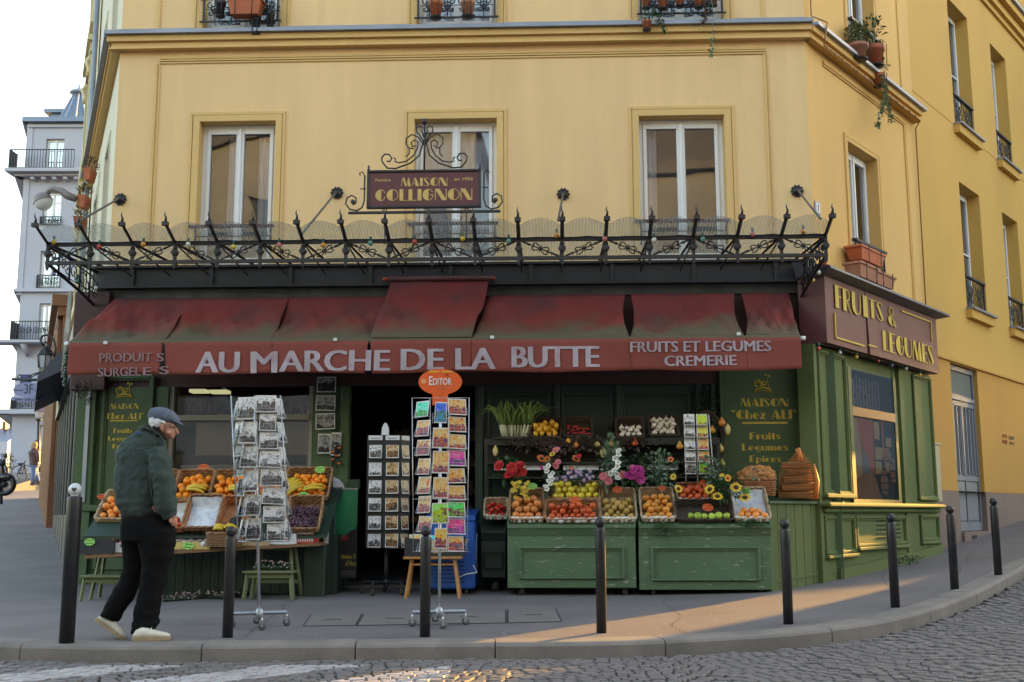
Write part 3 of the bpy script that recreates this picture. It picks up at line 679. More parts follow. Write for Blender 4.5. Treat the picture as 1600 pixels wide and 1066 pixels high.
for a, b in ((ds+0.12, m_-0.06), (m_+0.06, de-0.12)):
    for k in range(3): x = a+(b-a)*(k+.5)/3; mb.box(x-0.035, x+0.035, yb-0.004, yb-0.001, 1.64, 2.76)
mb.build('vent_slit', greyd, d_)
mb = MB(RW.M); mb.box(ds+0.14, de-0.14, yb-0.006, yb-0.003, 3.0, 3.36); mb.build('fanlight', mat('dusty_glass', (0.15, 0.165, 0.15), 0.9), d_)
mb = MB(RW.M); mb.box(ds+0.0, de, Y2-0.03, Y2+0.4, 0.2, dz0-0.01); mb.build('doorstep', pink, b2); mb = MB(RW.M); mb.box(ds+0.36, ds+0.62, Y2-0.034, Y2-0.028, dz0-0.22, dz0-0.07); mb.build('vent_hole', dark, b2)
# stencilled small markings on the wall
for k, (px_, py_, c, t1, t2) in enumerate(((1573, 686, (0.35, 0.03, 0.02), 'AFFICHE', 'INTERDIT'), (1583, 689, (0.05, 0.05, 0.05), 'LOI DU 29', 'JUILLET'))):
    s_, z_ = RW.px(px_, py_, Y2); mm = mat('stencil%d' % k, c, 0.8)
    for j, tt in enumerate((t1, t2)): text(tt, RW.M, s_-0.17+k*.02, s_+0.15+k*.05, z_+0.02-j*0.11, z_+0.09-j*0.11, mm, b2, 'stencil_lettering', y=Y2+0.032, depth=0.002)
# pale meter box between the shop and the second building
mt = thing('meter_cabinet', 'narrow pale cream meter cabinet fixed to the wall right of the green shopfront', 'meter cabinet', tuple(RW.w(4.3, -0.05, 0.9)))
sa = RW.px(1455.5, 740, -0.1)[0]; sb = RW.px(1465, 740, -0.1)[0]; zt = RW.px(1460, 695, -0.1)[1]; zb_ = RW.px(1460, 784, -0.1)[1]
mb = MB(RW.M); mb.bbox(sa, sb+0.1, -0.12, 0.05, zb_, zt, b=0.008); mb.box(sa-0.02, sb+0.12, -0.14, 0.06, zt+.001, zt+0.03); mb.build('case', mat('cream_paint', (0.42, 0.36, 0.24), 0.7, var=0.1), mt)
mb = MB(RW.M); mb.lathe([(0.012, 0), (0.012, 0.01)], (0, 0, 0), 8, M=local(((sa+sb)/2, -0.125, (zt+zb_)/2-0.1)) @ Matrix.Rotation(R(90), 4, 'X')); mb.build('lock', iron, mt)
# ================================================================ SHOPFRONT
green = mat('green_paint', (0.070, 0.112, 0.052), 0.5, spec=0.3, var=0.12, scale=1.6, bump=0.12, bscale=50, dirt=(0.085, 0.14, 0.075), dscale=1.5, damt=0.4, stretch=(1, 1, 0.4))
greenw = mat('green_paint_worn', (0.088, 0.15, 0.075), 0.5, var=0.12, scale=2, bump=0.25, bscale=60, dirt=(0.40, 0.38, 0.30), dscale=15, damt=0.6, stretch=(1, 1, 3), dst=(0.6, 0.6, 2.4))
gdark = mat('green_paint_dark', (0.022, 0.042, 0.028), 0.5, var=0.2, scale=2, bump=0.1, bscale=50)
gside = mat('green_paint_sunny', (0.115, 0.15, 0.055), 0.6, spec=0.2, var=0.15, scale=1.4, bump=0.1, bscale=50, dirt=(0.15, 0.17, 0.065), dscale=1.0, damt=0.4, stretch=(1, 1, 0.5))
gold = mat('gold_lettering', (0.56, 0.40, 0.045), 0.5, var=0.1, scale=20)
maroon = mat('maroon_paint', (0.135, 0.042, 0.042), 0.5, var=0.15, scale=1.2, bump=0.06, bscale=40, dirt=(0.17, 0.07, 0.06), dscale=0.9, damt=0.4)
maroon_d = mat('maroon_dark', (0.055, 0.018, 0.020), 0.55, var=0.2, scale=2)
steel = mat('dark_steel', (0.028, 0.028, 0.032), 0.5, var=0.3, scale=1.5, bump=0.25, bscale=25, dirt=(0.07, 0.07, 0.075), dscale=1.2, damt=0.4)
greyb = mat('grey_board', (0.085, 0.09, 0.09), 0.7, var=0.25, scale=3, dirt=(0.2, 0.2, 0.19), dscale=2.5, damt=0.5)
stone = mat('stone_plinth', (0.17, 0.165, 0.16), 0.8, var=0.15, scale=3, bump=0.3)
shop = thing('shopfront', 'dark green painted wooden shopfront with display window and open doorway under the red awning', 'shopfront', tuple(FR.w(-0.8, 0.1, 0.1)))
def fs_(x, y=700, d=0.0): return FR.px(x, y, d)[0]
def fzp(x, y, d=0.0): return FR.px(x, y, d)[1]
# steel lintel + grey board above the awning
mb = MB(FR.M); x0, x1 = fs_(150, 430), fs_(1268, 430)
mb.box(x0, x1, -0.10, 0.24, 3.89, 4.12); mb.box(x0, x1, -0.16, 0.1, 4.121, 4.15); mb.box(x0, x1, -0.16, 0.1, 3.86, 3.888)
for k in range(9): s = x0+0.5+(x1-x0-1)*k/8; mb.box(s, s+0.05, -0.14, -0.101, 3.89, 4.12)
mb.build('lintel', steel, shop)
mb = MB(FR.M); mb.box(x0+0.15, x1-0.05, -0.03, 0.2, 3.74, 3.858); mb.build('upper_board', greyb, shop)
mb = MB(FR.M); mb.box(x0+0.1, x1, 0.02, 0.2, 2.6, 3.738)
mb.build('fascia', maroon_d, shop)
# left return: maroon boxes and corner post
xl = fs_(116, 520, -0.1); mb = MB(FR.M)
mb.bbox(xl, xl+0.45, -0.15, 0.3, 3.22, 3.82, b=0.01); mb.bbox(xl, xl+0.45, -0.15, 0.3, 2.55, 3.19, b=0.01); mb.build('corner_fascia', maroon_d, shop)
# ---- left painted panel
def panel(fr, s0, s1, z0, z1, y, m, parent, name='panel', fw=0.05, inner=0.02):
    mb = MB(fr.M)
    for a, b, c, d in ((s0, s0+fw, z0, z1), (s1-fw, s1, z0, z1), (s0+fw, s1-fw, z0, z0+fw), (s0+fw, s1-fw, z1-fw, z1)): mb.bbox(a, b, y-inner-0.018, y, c, d, b=0.009)
    i = fw+0.002
    for a, b, c, d in ((s0+i, s0+i+0.015, z0+i, z1-i), (s1-i-0.015, s1-i, z0+i, z1-i), (s0+i+.015, s1-i-.015, z0+i, z0+i+0.015), (s0+i+.015, s1-i-.015, z1-i-0.015, z1-i)): mb.box(a, b, y-0.02, y, c, d)
    return mb.build(name, m, parent)
GZL = 0.10
sA = fs_(122); sB = fs_(150); sC = fs_(246); sD = fs_(262)
mb = MB(FR.M); mb.box(sA, sB, -0.10, 0.2, 0.02, 2.598); mb.box(sB+.001, sC, -0.02, 0.2, 1.12, 2.598); mb.box(sC+.001, sD, -0.06, 0.2, 0.05, 2.598); mb.box(sB+.001, sC, -0.03, 0.2, 0.25, 1.03); mb.box(sB+.001, sC, -0.06, 0.2, 0.05, 0.249); mb.build('wall_panel', green, shop)
mb = MB(FR.M); mb.bbox(sA-0.03, sC-0.002, -0.13, 0.0, 1.035, 1.115, b=0.015); mb.build('ledge', green, shop)
panel(FR, sB+0.06, sC-0.06, 1.2, 2.75, -0.02, green, shop); panel(FR, sB+0.06, sC-0.06, 0.32, 0.95, -0.03, green, shop)
mb = MB(FR.M); mb.box(sA+0.12, sA+0.17, -0.12, -0.101, 1.15, 2.55); mb.build('metal_strip', mat('galvanised', (0.35, 0.37, 0.42), 0.4, metal=0.6), shop)
def crest(x0, x1, z0, z1, y, parent):       # small fruit-bowl emblem
    mb = MB(FR.M); w_ = x1-x0; h_ = z1-z0; X = lambda u: x0+u*w_; Z = lambda v: z0+v*h_
    mb.tube([(X(0.04), y, Z(0.0)), (X(0.1), y, Z(0.14)), (X(0.5), y, Z(0.26)), (X(0.9), y, Z(0.14)), (X(0.96), y, Z(0.0))], 0.011, 5)
    mb.tube([(X(0.1), y, Z(0.02)), (X(0.5), y, Z(0.12)), (X(0.9), y, Z(0.02))], 0.006, 5)
    mb.tube(arc(X(0.24), Z(0.45), w_*0.2, -60, 250, 12, y), 0.010, 5); mb.tube(arc(X(0.26), Z(0.45), w_*0.1, 0, 180, 8, y), 0.006, 5)
    mb.tube([(X(0.45), y, Z(0.3)), (X(0.6), y, Z(0.35)), (X(0.78), y, Z(0.62)), (X(0.8), y, Z(0.3)), (X(0.88), y, Z(0.28))], 0.009, 5)
    mb.tube(arc(X(0.6), Z(0.48), w_*0.1, 20, 300, 10, y), 0.008, 5)
    mb.tube([(X(0.78), y, Z(0.62)), (X(0.76), y, Z(0.8))], 0.006, 5)
    mb.ball((X(0.68), y, Z(0.92)), w_*0.07, 6, 4, (1, 0.2, 1)); mb.ball((X(0.86), y, Z(0.86)), w_*0.08, 6, 4, (1.2, 0.2, 0.7))
    return mb.build('emblem', gold, parent)
def panel_text(cx0, lines, parent, crest_box, under, yy):
    for s, a, b, t, u in lines:
        if s.startswith('"'): s = s
        x0, zt = FR.px(a, t, yy); x1, zb = FR.px(b, u, yy)
        x0 = FR.px(a, (t+u)/2, yy)[0]; deco(s, FR.M, x0, x1, zb, zt, gold, parent, y=yy, depth=0.004, gap=0.07)
    a, b, t, u = crest_box; x0, zt = FR.px(a, t, yy); x1, zb = FR.px(b, u, yy); crest(x0, x1, zb, zt, yy-0.004, parent)
    a, b, t, u = under; mb = MB(FR.M); x0, zt = FR.px(a, t, yy); x1, zb = FR.px(b, u, yy); mb.box(x0, x1, yy-0.004, yy, zb, zt); mb.build('underline', gold, parent)
panel_text(0, [('MAISON', 172, 217.5, 631, 639), ('"Chez ALI"', 161, 225, 645.5, 655), ('Fruits', 177.5, 207, 669.5, 676.5), ('Legumes', 169, 216, 682, 688.5), ('Epices', 176, 210, 694, 700.5), ('Vins', 180, 206, 706, 712)], shop, (182, 208, 597, 622), (171.5, 215, 656.8, 658.4), -0.022)
# ---- right painted panel, corner post
sE = fs_(1126); sF = fs_(1262); sG = fs_(1279)
mb = MB(FR.M); mb.box(sE, sF, -0.0, 0.2, 0.1, 2.99); mb.box(sF+.001, SR+0.12, -0.03, 0.2, 0.1, 2.99); mb.build('wall_panel', green, shop)
panel(FR, sE, sF+0.02, 1.0, 2.95, -0.0, green, shop, fw=0.035)
panel_text(0, [('MAISON', 1157, 1231.5, 623, 635), ('"Chez ALI"', 1143, 1245, 641, 654.5), ('Fruits', 1171, 1220, 676, 686.5), ('Legumes', 1159, 1232, 693.5, 704), ('Epices', 1171, 1221, 712, 722)], shop, (1177, 1206, 584, 613), (1160, 1230.5, 659.5, 662.5), -0.002)
# ---- dark panelled wall behind the fruit shelves
sH = fs_(742); 
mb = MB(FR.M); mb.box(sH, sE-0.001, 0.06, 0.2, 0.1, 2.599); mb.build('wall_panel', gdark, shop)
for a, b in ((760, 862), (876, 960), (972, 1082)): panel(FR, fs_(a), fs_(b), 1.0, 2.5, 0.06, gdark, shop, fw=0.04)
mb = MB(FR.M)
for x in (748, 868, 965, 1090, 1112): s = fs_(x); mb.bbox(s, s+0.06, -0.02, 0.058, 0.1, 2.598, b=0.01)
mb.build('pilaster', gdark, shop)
# ---- display window on the left, doorway, interior
wi0, wi1 = fs_(262)+.001, fs_(488)
frm = MB(FR.M)
frm.box(wi0, wi1, -0.03, 0.12, 2.17, 2.24); frm.box(wi0, wi0+0.06, -0.03, 0.12, 1.0, 2.598); frm.box(wi1-0.05, wi1, -0.03, 0.12, 1.0, 2.598); frm.box(wi0, wi1, -0.05, 0.12, 0.9, 0.998)
dw = frm.build('display_window', mat('greige_frame', (0.25, 0.235, 0.19), 0.5), shop)
mb = MB(FR.M); mb.quad((wi0+.06, 0.05, 1.0), (wi1-.05, 0.05, 1.0), (wi1-.05, 0.05, 2.17), (wi0+.06, 0.05, 2.17)); mb.quad((wi0+.06, 0.05, 2.24), (wi1-.05, 0.05, 2.24), (wi1-.05, 0.05, 2.6), (wi0+.06, 0.05, 2.6)); mb.build('pane', glass('shop_glass', (0.72, 0.74, 0.72), 0.07, 0.02), dw)
mb = MB(FR.M); mb.box(wi0, wi1, -0.04, 0.12, 0.1, 0.899); mb.build('stall_riser', gdark, shop)
# jamb with pictures, doorway
sJ0, sJ1 = fs_(488)+.001, fs_(520); sK0, sK1 = fs_(532), fs_(546)
mb = MB(FR.M); mb.bbox(sJ0, sJ1, -0.03, 0.15, 0.1, 2.598, b=0.01); mb.bbox(sK0, sK1, -0.06, 0.12, 0.1, 2.598, b=0.01); mb.box(sJ1+.001, sK0-.001, 0.0, 0.12, 0.1, 2.598); mb.build('jamb', green, shop)
inn = mat('interior', (0.025, 0.022, 0.020), 0.9, var=0.3, scale=2); innf = mat('interior_floor', (0.05, 0.045, 0.04), 0.6)
a, b = wi0-0.3, sH+0.1
mb = MB(FR.M); mb.box(a, b, 4.0, 4.1, 0, 2.9); mb.box(a-.1, a, 0.2, 4, 0, 2.9); mb.box(b, b+.1, 0.2, 4, 0, 2.9); mb.box(a, b, 0.13, 4, 2.75, 2.85); mb.build('interior', inn, shop)
mb = MB(FR.M); mb.box(a, b, 0.14, 4, 0.12, 0.16); mb.build('interior_floor', innf, shop)
mb = MB(FR.M); mb.box(sK1, sH, -0.08, 0.14, 0.05, 0.135); mb.build('doorstep', mat('worn_step', (0.17, 0.155, 0.13), 0.6, var=0.3, scale=4), shop)
cream = mat('reflection_cream', (0.60, 0.55, 0.45), 0.9, var=0.12, scale=0.9, var2=0.05, v2scale=6)  # reflected street building painted as cream sheets and a dark band behind the glass
mb = MB(FR.M); mb.box(wi0+0.12, wi1-0.02, 0.16, 0.18, 1.0, 1.62); mb.box(wi0+0.3, wi1-0.02, 0.16, 0.18, 1.74, 2.16); mb.build('reflection_sheet', cream, shop)
mb = MB(FR.M); mb.box(wi0+0.07, wi1-.06, 0.15, 0.2, 1.621, 1.739); mb.box(wi0+0.08, wi0+0.32, 0.45, 0.54, 1.1, 2.1); mb.build('reflection_band', mat('reflection_dark', (0.07, 0.065, 0.055), 0.8, var=0.3), shop)
lamp = mat('tube_light', (0.3, 0.3, 0.2), 0.5, emit=(1.0, 0.95, 0.5), estr=0.12)
for (xa, xb, yy) in ((297, 322, 611), (328, 356, 612), (324, 355, 597), (362, 378, 597.5)):
    sa, za_ = FR.px(xa, yy+2.5, 1.2); sb, zb_ = FR.px(xb, yy-2.5, 1.2); mb = MB(FR.M); mb.box(sa, sb, 1.15, 1.35, za_, zb_); mb.build('tube_lamp', lamp, shop)
# shelf of bottles and goods in the upper dark window
gd = mat('goods', (0.16, 0.10, 0.06), 0.6, randv=0.6, var=0.3, scale=9)
mb = MB(FR.M); rnd = random.Random(5)
mb.box(wi0, wi1, 0.35, 0.6, 2.26, 2.28)
for k in range(26):
    s = wi0+0.1+k*0.068; h = rnd.uniform(0.06, 0.2); mb.lathe([(0.022, 0), (0.024, h*0.6), (0.01, h*0.8), (0.01, h)], (s, 0.45, 2.281), 6)
mb.build('shelf_goods', gd, shop)
mb = MB(FR.M)
for k in range(5):
    z = 0.5+k*0.38; mb.box(sK1+0.15, sH-0.2, 2.2, 2.5, z, z+0.02)
    for j in range(34): s = sK1+0.2+j*0.05; h = rnd.uniform(0.08, 0.26); mb.box(s, s+0.04, 2.25, 2.4, z+0.021, z+h)
mb.build('shelf_goods', gd, shop)
# ---- side (right-hand) woodwork
YS = -0.20
def rs(x, y=720, d=YS): return RW.px(x, y, d)[0]
r0 = -0.30; rA = rs(1283); rB = rs(1329); rC = rs(1334.5); rD = rs(1402); rE_ = rs(1411); rF = rs(1431); rG = rs(1460)
zT = 3.04
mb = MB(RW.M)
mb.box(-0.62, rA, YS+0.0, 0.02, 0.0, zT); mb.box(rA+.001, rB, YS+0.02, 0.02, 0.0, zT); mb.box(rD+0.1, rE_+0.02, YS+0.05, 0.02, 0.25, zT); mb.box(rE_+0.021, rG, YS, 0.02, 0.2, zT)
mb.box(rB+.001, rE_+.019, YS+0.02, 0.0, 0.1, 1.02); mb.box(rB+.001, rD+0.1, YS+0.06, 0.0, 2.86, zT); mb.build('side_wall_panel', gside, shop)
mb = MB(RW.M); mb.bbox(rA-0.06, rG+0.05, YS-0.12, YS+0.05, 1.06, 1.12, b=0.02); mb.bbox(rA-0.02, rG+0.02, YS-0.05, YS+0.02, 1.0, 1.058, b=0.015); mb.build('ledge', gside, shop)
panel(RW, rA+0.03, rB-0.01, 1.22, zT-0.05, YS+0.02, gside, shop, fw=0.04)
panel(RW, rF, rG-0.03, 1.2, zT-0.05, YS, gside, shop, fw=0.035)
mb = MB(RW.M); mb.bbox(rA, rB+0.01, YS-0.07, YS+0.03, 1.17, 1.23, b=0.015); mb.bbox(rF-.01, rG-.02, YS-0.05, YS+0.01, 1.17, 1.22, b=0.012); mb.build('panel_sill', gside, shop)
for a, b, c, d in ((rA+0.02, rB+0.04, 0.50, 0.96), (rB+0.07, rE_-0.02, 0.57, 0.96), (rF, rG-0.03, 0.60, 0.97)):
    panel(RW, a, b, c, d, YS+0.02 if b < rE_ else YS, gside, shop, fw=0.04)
    mb = MB(RW.M); mb.bbox(a-0.01, b+0.01, YS-0.05, YS+0.01, c-0.05, c-0.002, b=0.012); mb.build('panel_sill', gside, shop)
mb = MB(RW.M); n = 12
for i in range(n):
    a = r0+0.1+(rG+0.05-r0-0.1)*i/n; b = r0+0.1+(rG+0.05-r0-0.1)*(i+1)/n; ga, gb = [gz(*RW.w(q, YS-0.05, 0)[:2]) for q in (a, b)]
    mb.add([(a, YS-.045, ga-.1), (b, YS-.045, gb-.1), (b, YS-.045, gb+.13), (a, YS-.045, ga+.13), (a, YS+.01, ga+.13), (b, YS+.01, gb+.13)], [(0, 1, 2, 3), (3, 2, 5, 4)])
mb.build('plinth', gside, shop)
mb = MB(RW.M)
for i in range(5):
    for j in range(16): mb.box(rs(1366)+j*0.055, rs(1366)+j*0.055+0.03, YS+0.012, YS+0.019, 0.66+i*0.055, 0.675+i*0.055)
mb.build('vent_hole', dark, shop)
# side display window with advertising picture of a cellar
mb = MB(RW.M); zr = 2.30
mb.box(rB+.001, rC, YS-0.02, YS+0.1, 1.12, 2.86); mb.box(rD, rD+0.1, YS+0.0, YS+0.2, 1.12, 2.86); mb.box(rC, rD, YS, YS+0.1, 1.12, 1.17); sw = mb.build('side_window', green, shop)
mb = MB(RW.M); mb.bbox(rC, rD, YS-0.01, YS+0.06, zr-0.07, zr+0.06, b=0.01); mb.build('mid_rail', mat('varnished_rail', (0.22, 0.10, 0.035), 0.4), sw)
mb = MB(RW.M); mb.box(rC-0.05, rD+0.15, YS+0.5, YS+0.55, 1.0, 2.9); mb.build('room', inn, sw)
lined = mat('window_items', (0.30, 0.26, 0.26), 0.6, var=0.3, scale=8)
mb = MB(RW.M)
for k in range(11): s = rC+0.08+k*0.11; mb.box(s, s+0.035, YS+0.09, YS+0.1, zr+0.08, zr+0.5-0.02*(k % 3))
for r_ in range(2):
    for k in range(4): mb.tube(arc(rC+0.35+k*0.17, zr+0.16+r_*0.15, 0.055, 0, 360, 10, YS+0.12), 0.02, 5)
mb.build('shelf_goods', lined, sw)
pb = mat('poster_timber', (0.66, 0.42, 0.19), 0.5, var=0.15, scale=4); pr = mat('poster_red', (0.66, 0.15, 0.06), 0.5, var=0.15, scale=5); pd = mat('poster_dark', (0.03, 0.03, 0.045), 0.4); pg = mat('poster_stairs', (0.25, 0.25, 0.26), 0.5); pbr = mat('poster_brown', (0.40, 0.17, 0.07), 0.5, var=0.2, scale=4)
Wd = rD-rC; z0p, z1p = 1.17, zr-0.07; Hh = z1p-z0p
X = lambda u: rC+u*Wd; Z = lambda v: z0p+v*Hh
po = thing('cellar_picture', 'large printed picture of a wine cellar with barrels and crates in the side window', 'picture', tuple(RW.w((rC+rD)/2, YS+0.06, z0p)))
def pp(pts, y, m, name):
    mb = MB(RW.M); mb.poly([(X(u), Z(v)) for u, v in pts], y, y+0.004); mb.build(name, m, po)
yy = YS+0.055
pp([(0, 0), (1, 0), (1, 1), (0, 1)], yy+0.006, pd, 'backdrop'); 
pp([(0, 0.25), (0.28, 0.3), (0.28, 1), (0, 1)], yy, pb, 'shelving'); pp([(0.26, 0.55), (0.55, 0.3), (0.55, 1), (0.2, 1)], yy-0.001, pr, 'red_wall')
pp([(0.28, 0.66), (0.5, 0.3), (0.26, 0.30)], yy-0.006, pg, 'stairs')
for a, b, c, d in ((0.55, 0.68, 0.76, 0.98), (0.55, 0.9, 0.5, 0.66), (0.55, 0.75, 0.32, 0.48), (0.82, 0.95, 0.68, 0.8), (0.78, 1, 0.5, 0.62), (0.8, 0.98, 0.35, 0.48), (0.03, 0.25, 0.22, 0.36)): pp([(a, c), (b, c), (b, d), (a, d)], yy-0.011, pb, 'crate')
pp([(0.74, 0.3), (0.78, 0.3), (0.76, 1), (0.72, 1)], yy-0.016, pr, 'red_post')
pp([(0, 0), (0.66, 0), (0.5, 0.3), (0.3, 0.33), (0, 0.2)], yy-0.016, pbr, 'table')
for cx, cz in ((0.72, 0.22), (0.95, 0.38)):
    pp([(cx-0.06, cz-0.14), (cx+0.06, cz-0.16), (cx+0.09, cz), (cx+0.06, cz+0.14), (cx-0.06, cz+0.14), (cx-0.09, cz)], yy-0.021, pbr, 'barrel')
    for q in (-0.11, -0.02, 0.08): pp([(cx-0.08, cz+q), (cx+0.08, cz+q), (cx+0.08, cz+q+0.02), (cx-0.08, cz+q+0.02)], yy-0.025, pd, 'hoop')
    pp([(cx-0.03, cz+0.15), (cx+0.03, cz+0.15), (cx+0.03, cz+0.25), (cx, cz+0.32), (cx-0.03, cz+0.25)], yy-0.021, pd, 'bottle')
mb = MB(RW.M); mb.quad((rC, YS+0.01, 1.17), (rD, YS+0.01, 1.17), (rD, YS+0.01, zr-.07), (rC, YS+0.01, zr-.07)); mb.quad((rC, YS+0.01, zr+.06), (rD, YS+0.01, zr+.06), (rD, YS+0.01, 2.86), (rC, YS+0.01, 2.86)); mb.build('pane', glass('shop_glass', (0.72, 0.74, 0.72), 0.07, 0.02), sw)

# ================================================================ SIDE SIGN  FRUITS & LEGUMES
sg = thing('shop_sign', 'maroon box sign reading FRUITS & LEGUMES in yellow on the right side of the shop', 'shop sign', tuple(RW.w(1.5, -0.2, 3.05)))
YB = -0.35; b0, b1 = RW.px(1290, 480, YB)[0], RW.px(1464.5, 540, YB)[0]; zb0, zb1 = 3.05, 3.88
cut = RW.px(1352, 480, YB)[0]
mb = MB(RW.M); mb.box(b0, cut-0.004, YB, -0.0, zb0, zb1); mb.build('board', maroon, sg)
mb = MB(RW.M); mb.add([(cut+0.004, YB-0.004, zb1), (cut+0.07, YB-0.010, zb0), (b1, YB, zb0), (b1, YB, zb1), (cut+0.004, -0.0, zb1), (cut+0.07, -0.0, zb0), (b1, 0, zb0), (b1, 0, zb1)], [(0, 1, 2, 3), (4, 7, 6, 5), (0, 4, 5, 1), (1, 5, 6, 2), (2, 6, 7, 3), (0, 3, 7, 4)]); mb.build('board', maroon, sg)
mb = MB(RW.M); mb.add([(b0-0.15, YB-0.16, zb1+0.05), (b1+0.2, YB-0.16, zb1+0.05), (b1+0.2, YB-0.14, zb1+0.09), (b0-0.15, YB-0.14, zb1+0.09), (b0-0.15, 0.0, zb1+0.2), (b1+0.12, 0.0, zb1+0.2), (b0-0.05, YB+0.0, zb1+0.002), (b1+0.03, YB, zb1+0.002), (b1+.03, 0, zb1+.002), (b0-.05, 0, zb1+.002)], [(0, 1, 2, 3), (3, 2, 5, 4), (0, 6, 7, 1), (1, 7, 8, 5, 2), (6, 9, 8, 7), (0, 3, 4, 9, 6)]); mb.build('coping', mat('lead_coping', (0.10, 0.10, 0.11), 0.45, var=0.25, scale=4, bump=0.2), sg)
def sgp(x, y): return RW.px(x, y, YB-0.012)
def sgx(x): return RW.px(x, 490, YB-0.012)[0]
def dsg(s, xa, xb, ya, yb, yc):
    x0, zt = sgp(xa, ya); zb = sgp(xa, yb)[1]; x1 = sgp(xb, yc)[0]; deco(s, RW.M, x0, x1, zb, zt, gold, sg, y=YB-0.012, depth=0.008, gap=0.07)
dsg('FRU', 1303.5, 1343.5, 445, 480, 470); dsg('TS', 1356, 1379, 466, 495, 490); dsg('&', 1386, 1398.5, 478, 507, 495); dsg('LEGUMES', 1378, 1458, 516, 547, 560)
x0, zt = sgp(1347, 461); zb = sgp(1347, 494)[1]; deco('I', RW.M, x0, x0+0.15, zb, zt, gold, sg, y=YB-0.014, depth=0.006)
mb = MB(RW.M)
def ln(xa, ya, xb, yb, t=0.022):
    (s0, z0_), (s1, z1_) = sgp(xa, ya), sgp(xb, yb); y = YB-0.02
    if abs(s1-s0) > abs(z1_-z0_): mb.box(s0, s1, y, YB+0.0-0.001, (z0_+z1_)/2-t/2, (z0_+z1_)/2+t/2)
    else: mb.box(s0-t/2, s0+t/2, y, YB-0.001, min(z0_, z1_), max(z0_, z1_))
ln(1304, 489, 1304, 526); ln(1306, 528.5, 1350, 540); ln(1357, 539, 1370, 543); ln(1408, 486, 1453, 503); ln(1454, 503, 1454.5, 533)
mb.build('border_line', gold, sg)
# front return of the sign box
mb = MB(FR.M); fa = fs_(1250, 500, -0.15); fb = FR.I @ RW.w(b0, YB, 0)
mb.box(fa, fb.x-0.001, -0.13, 0.2, 3.05, 3.55); mb.build('return_board', maroon, sg)
mb = MB(FR.M); mb.box(fb.x-0.14, fb.x-0.001, -0.12, 0.2, 3.552, 3.9); mb.box(fa+0.1, fb.x-0.142, -0.05, 0.2, 3.552, 3.9); mb.build('return_board', maroon_d, sg)
# ================================================================ AWNING
def canvas_mat():
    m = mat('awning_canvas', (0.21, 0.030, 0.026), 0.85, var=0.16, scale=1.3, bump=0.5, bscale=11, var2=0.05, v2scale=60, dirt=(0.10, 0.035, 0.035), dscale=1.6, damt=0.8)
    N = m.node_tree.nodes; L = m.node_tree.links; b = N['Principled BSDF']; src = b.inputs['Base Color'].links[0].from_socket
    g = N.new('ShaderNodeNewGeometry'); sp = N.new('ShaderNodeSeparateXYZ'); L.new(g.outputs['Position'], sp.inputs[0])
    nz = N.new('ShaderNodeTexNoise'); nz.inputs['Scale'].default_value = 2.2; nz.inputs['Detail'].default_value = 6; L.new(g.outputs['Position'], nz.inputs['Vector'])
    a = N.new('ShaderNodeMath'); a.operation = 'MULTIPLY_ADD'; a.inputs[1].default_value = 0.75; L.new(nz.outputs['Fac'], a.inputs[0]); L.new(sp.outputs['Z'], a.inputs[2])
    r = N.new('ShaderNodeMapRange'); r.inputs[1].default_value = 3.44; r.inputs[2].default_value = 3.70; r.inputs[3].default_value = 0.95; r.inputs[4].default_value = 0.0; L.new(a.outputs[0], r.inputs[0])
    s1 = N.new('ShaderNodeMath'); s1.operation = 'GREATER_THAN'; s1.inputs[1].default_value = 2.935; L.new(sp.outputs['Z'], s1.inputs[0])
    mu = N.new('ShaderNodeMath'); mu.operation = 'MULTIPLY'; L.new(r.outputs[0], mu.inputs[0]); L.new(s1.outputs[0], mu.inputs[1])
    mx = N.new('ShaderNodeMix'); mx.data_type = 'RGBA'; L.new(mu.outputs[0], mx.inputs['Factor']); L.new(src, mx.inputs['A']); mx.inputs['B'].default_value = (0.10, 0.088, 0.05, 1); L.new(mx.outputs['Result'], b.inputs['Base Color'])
    b.inputs['Transmission Weight'].default_value = 0.0
    return m
canvas = canvas_mat()
canvas2 = mat('valance_canvas', (0.235, 0.052, 0.038), 0.85, var=0.12, scale=1.5, bump=0.2, bscale=20, dirt=(0.17, 0.05, 0.04), dscale=1.5, damt=0.5)
aw = thing('awning', 'long faded dark red canvas awning with lettered valance stretched across the shop front', 'awning', tuple(FR.w(-0.8, -0.6, 3.0)))
YF, YT, ZF, ZTT = -1.15, -0.12, 2.985, 3.72
def axt(x): return FR.px(x, 462, YT)[0]
def axb(x): return FR.px(x, 528, YF)[0]
secs = [(180, 110, 303, 258, 0), (303, 258, 452, 427, 0), (452, 427, 616, 584, 0), (612, 578, 765, 737, 1), (766, 738, 977, 983, 0), (985, 985, 1148, 1163, 0), (1158, 1166, 1232, 1250, 0)]
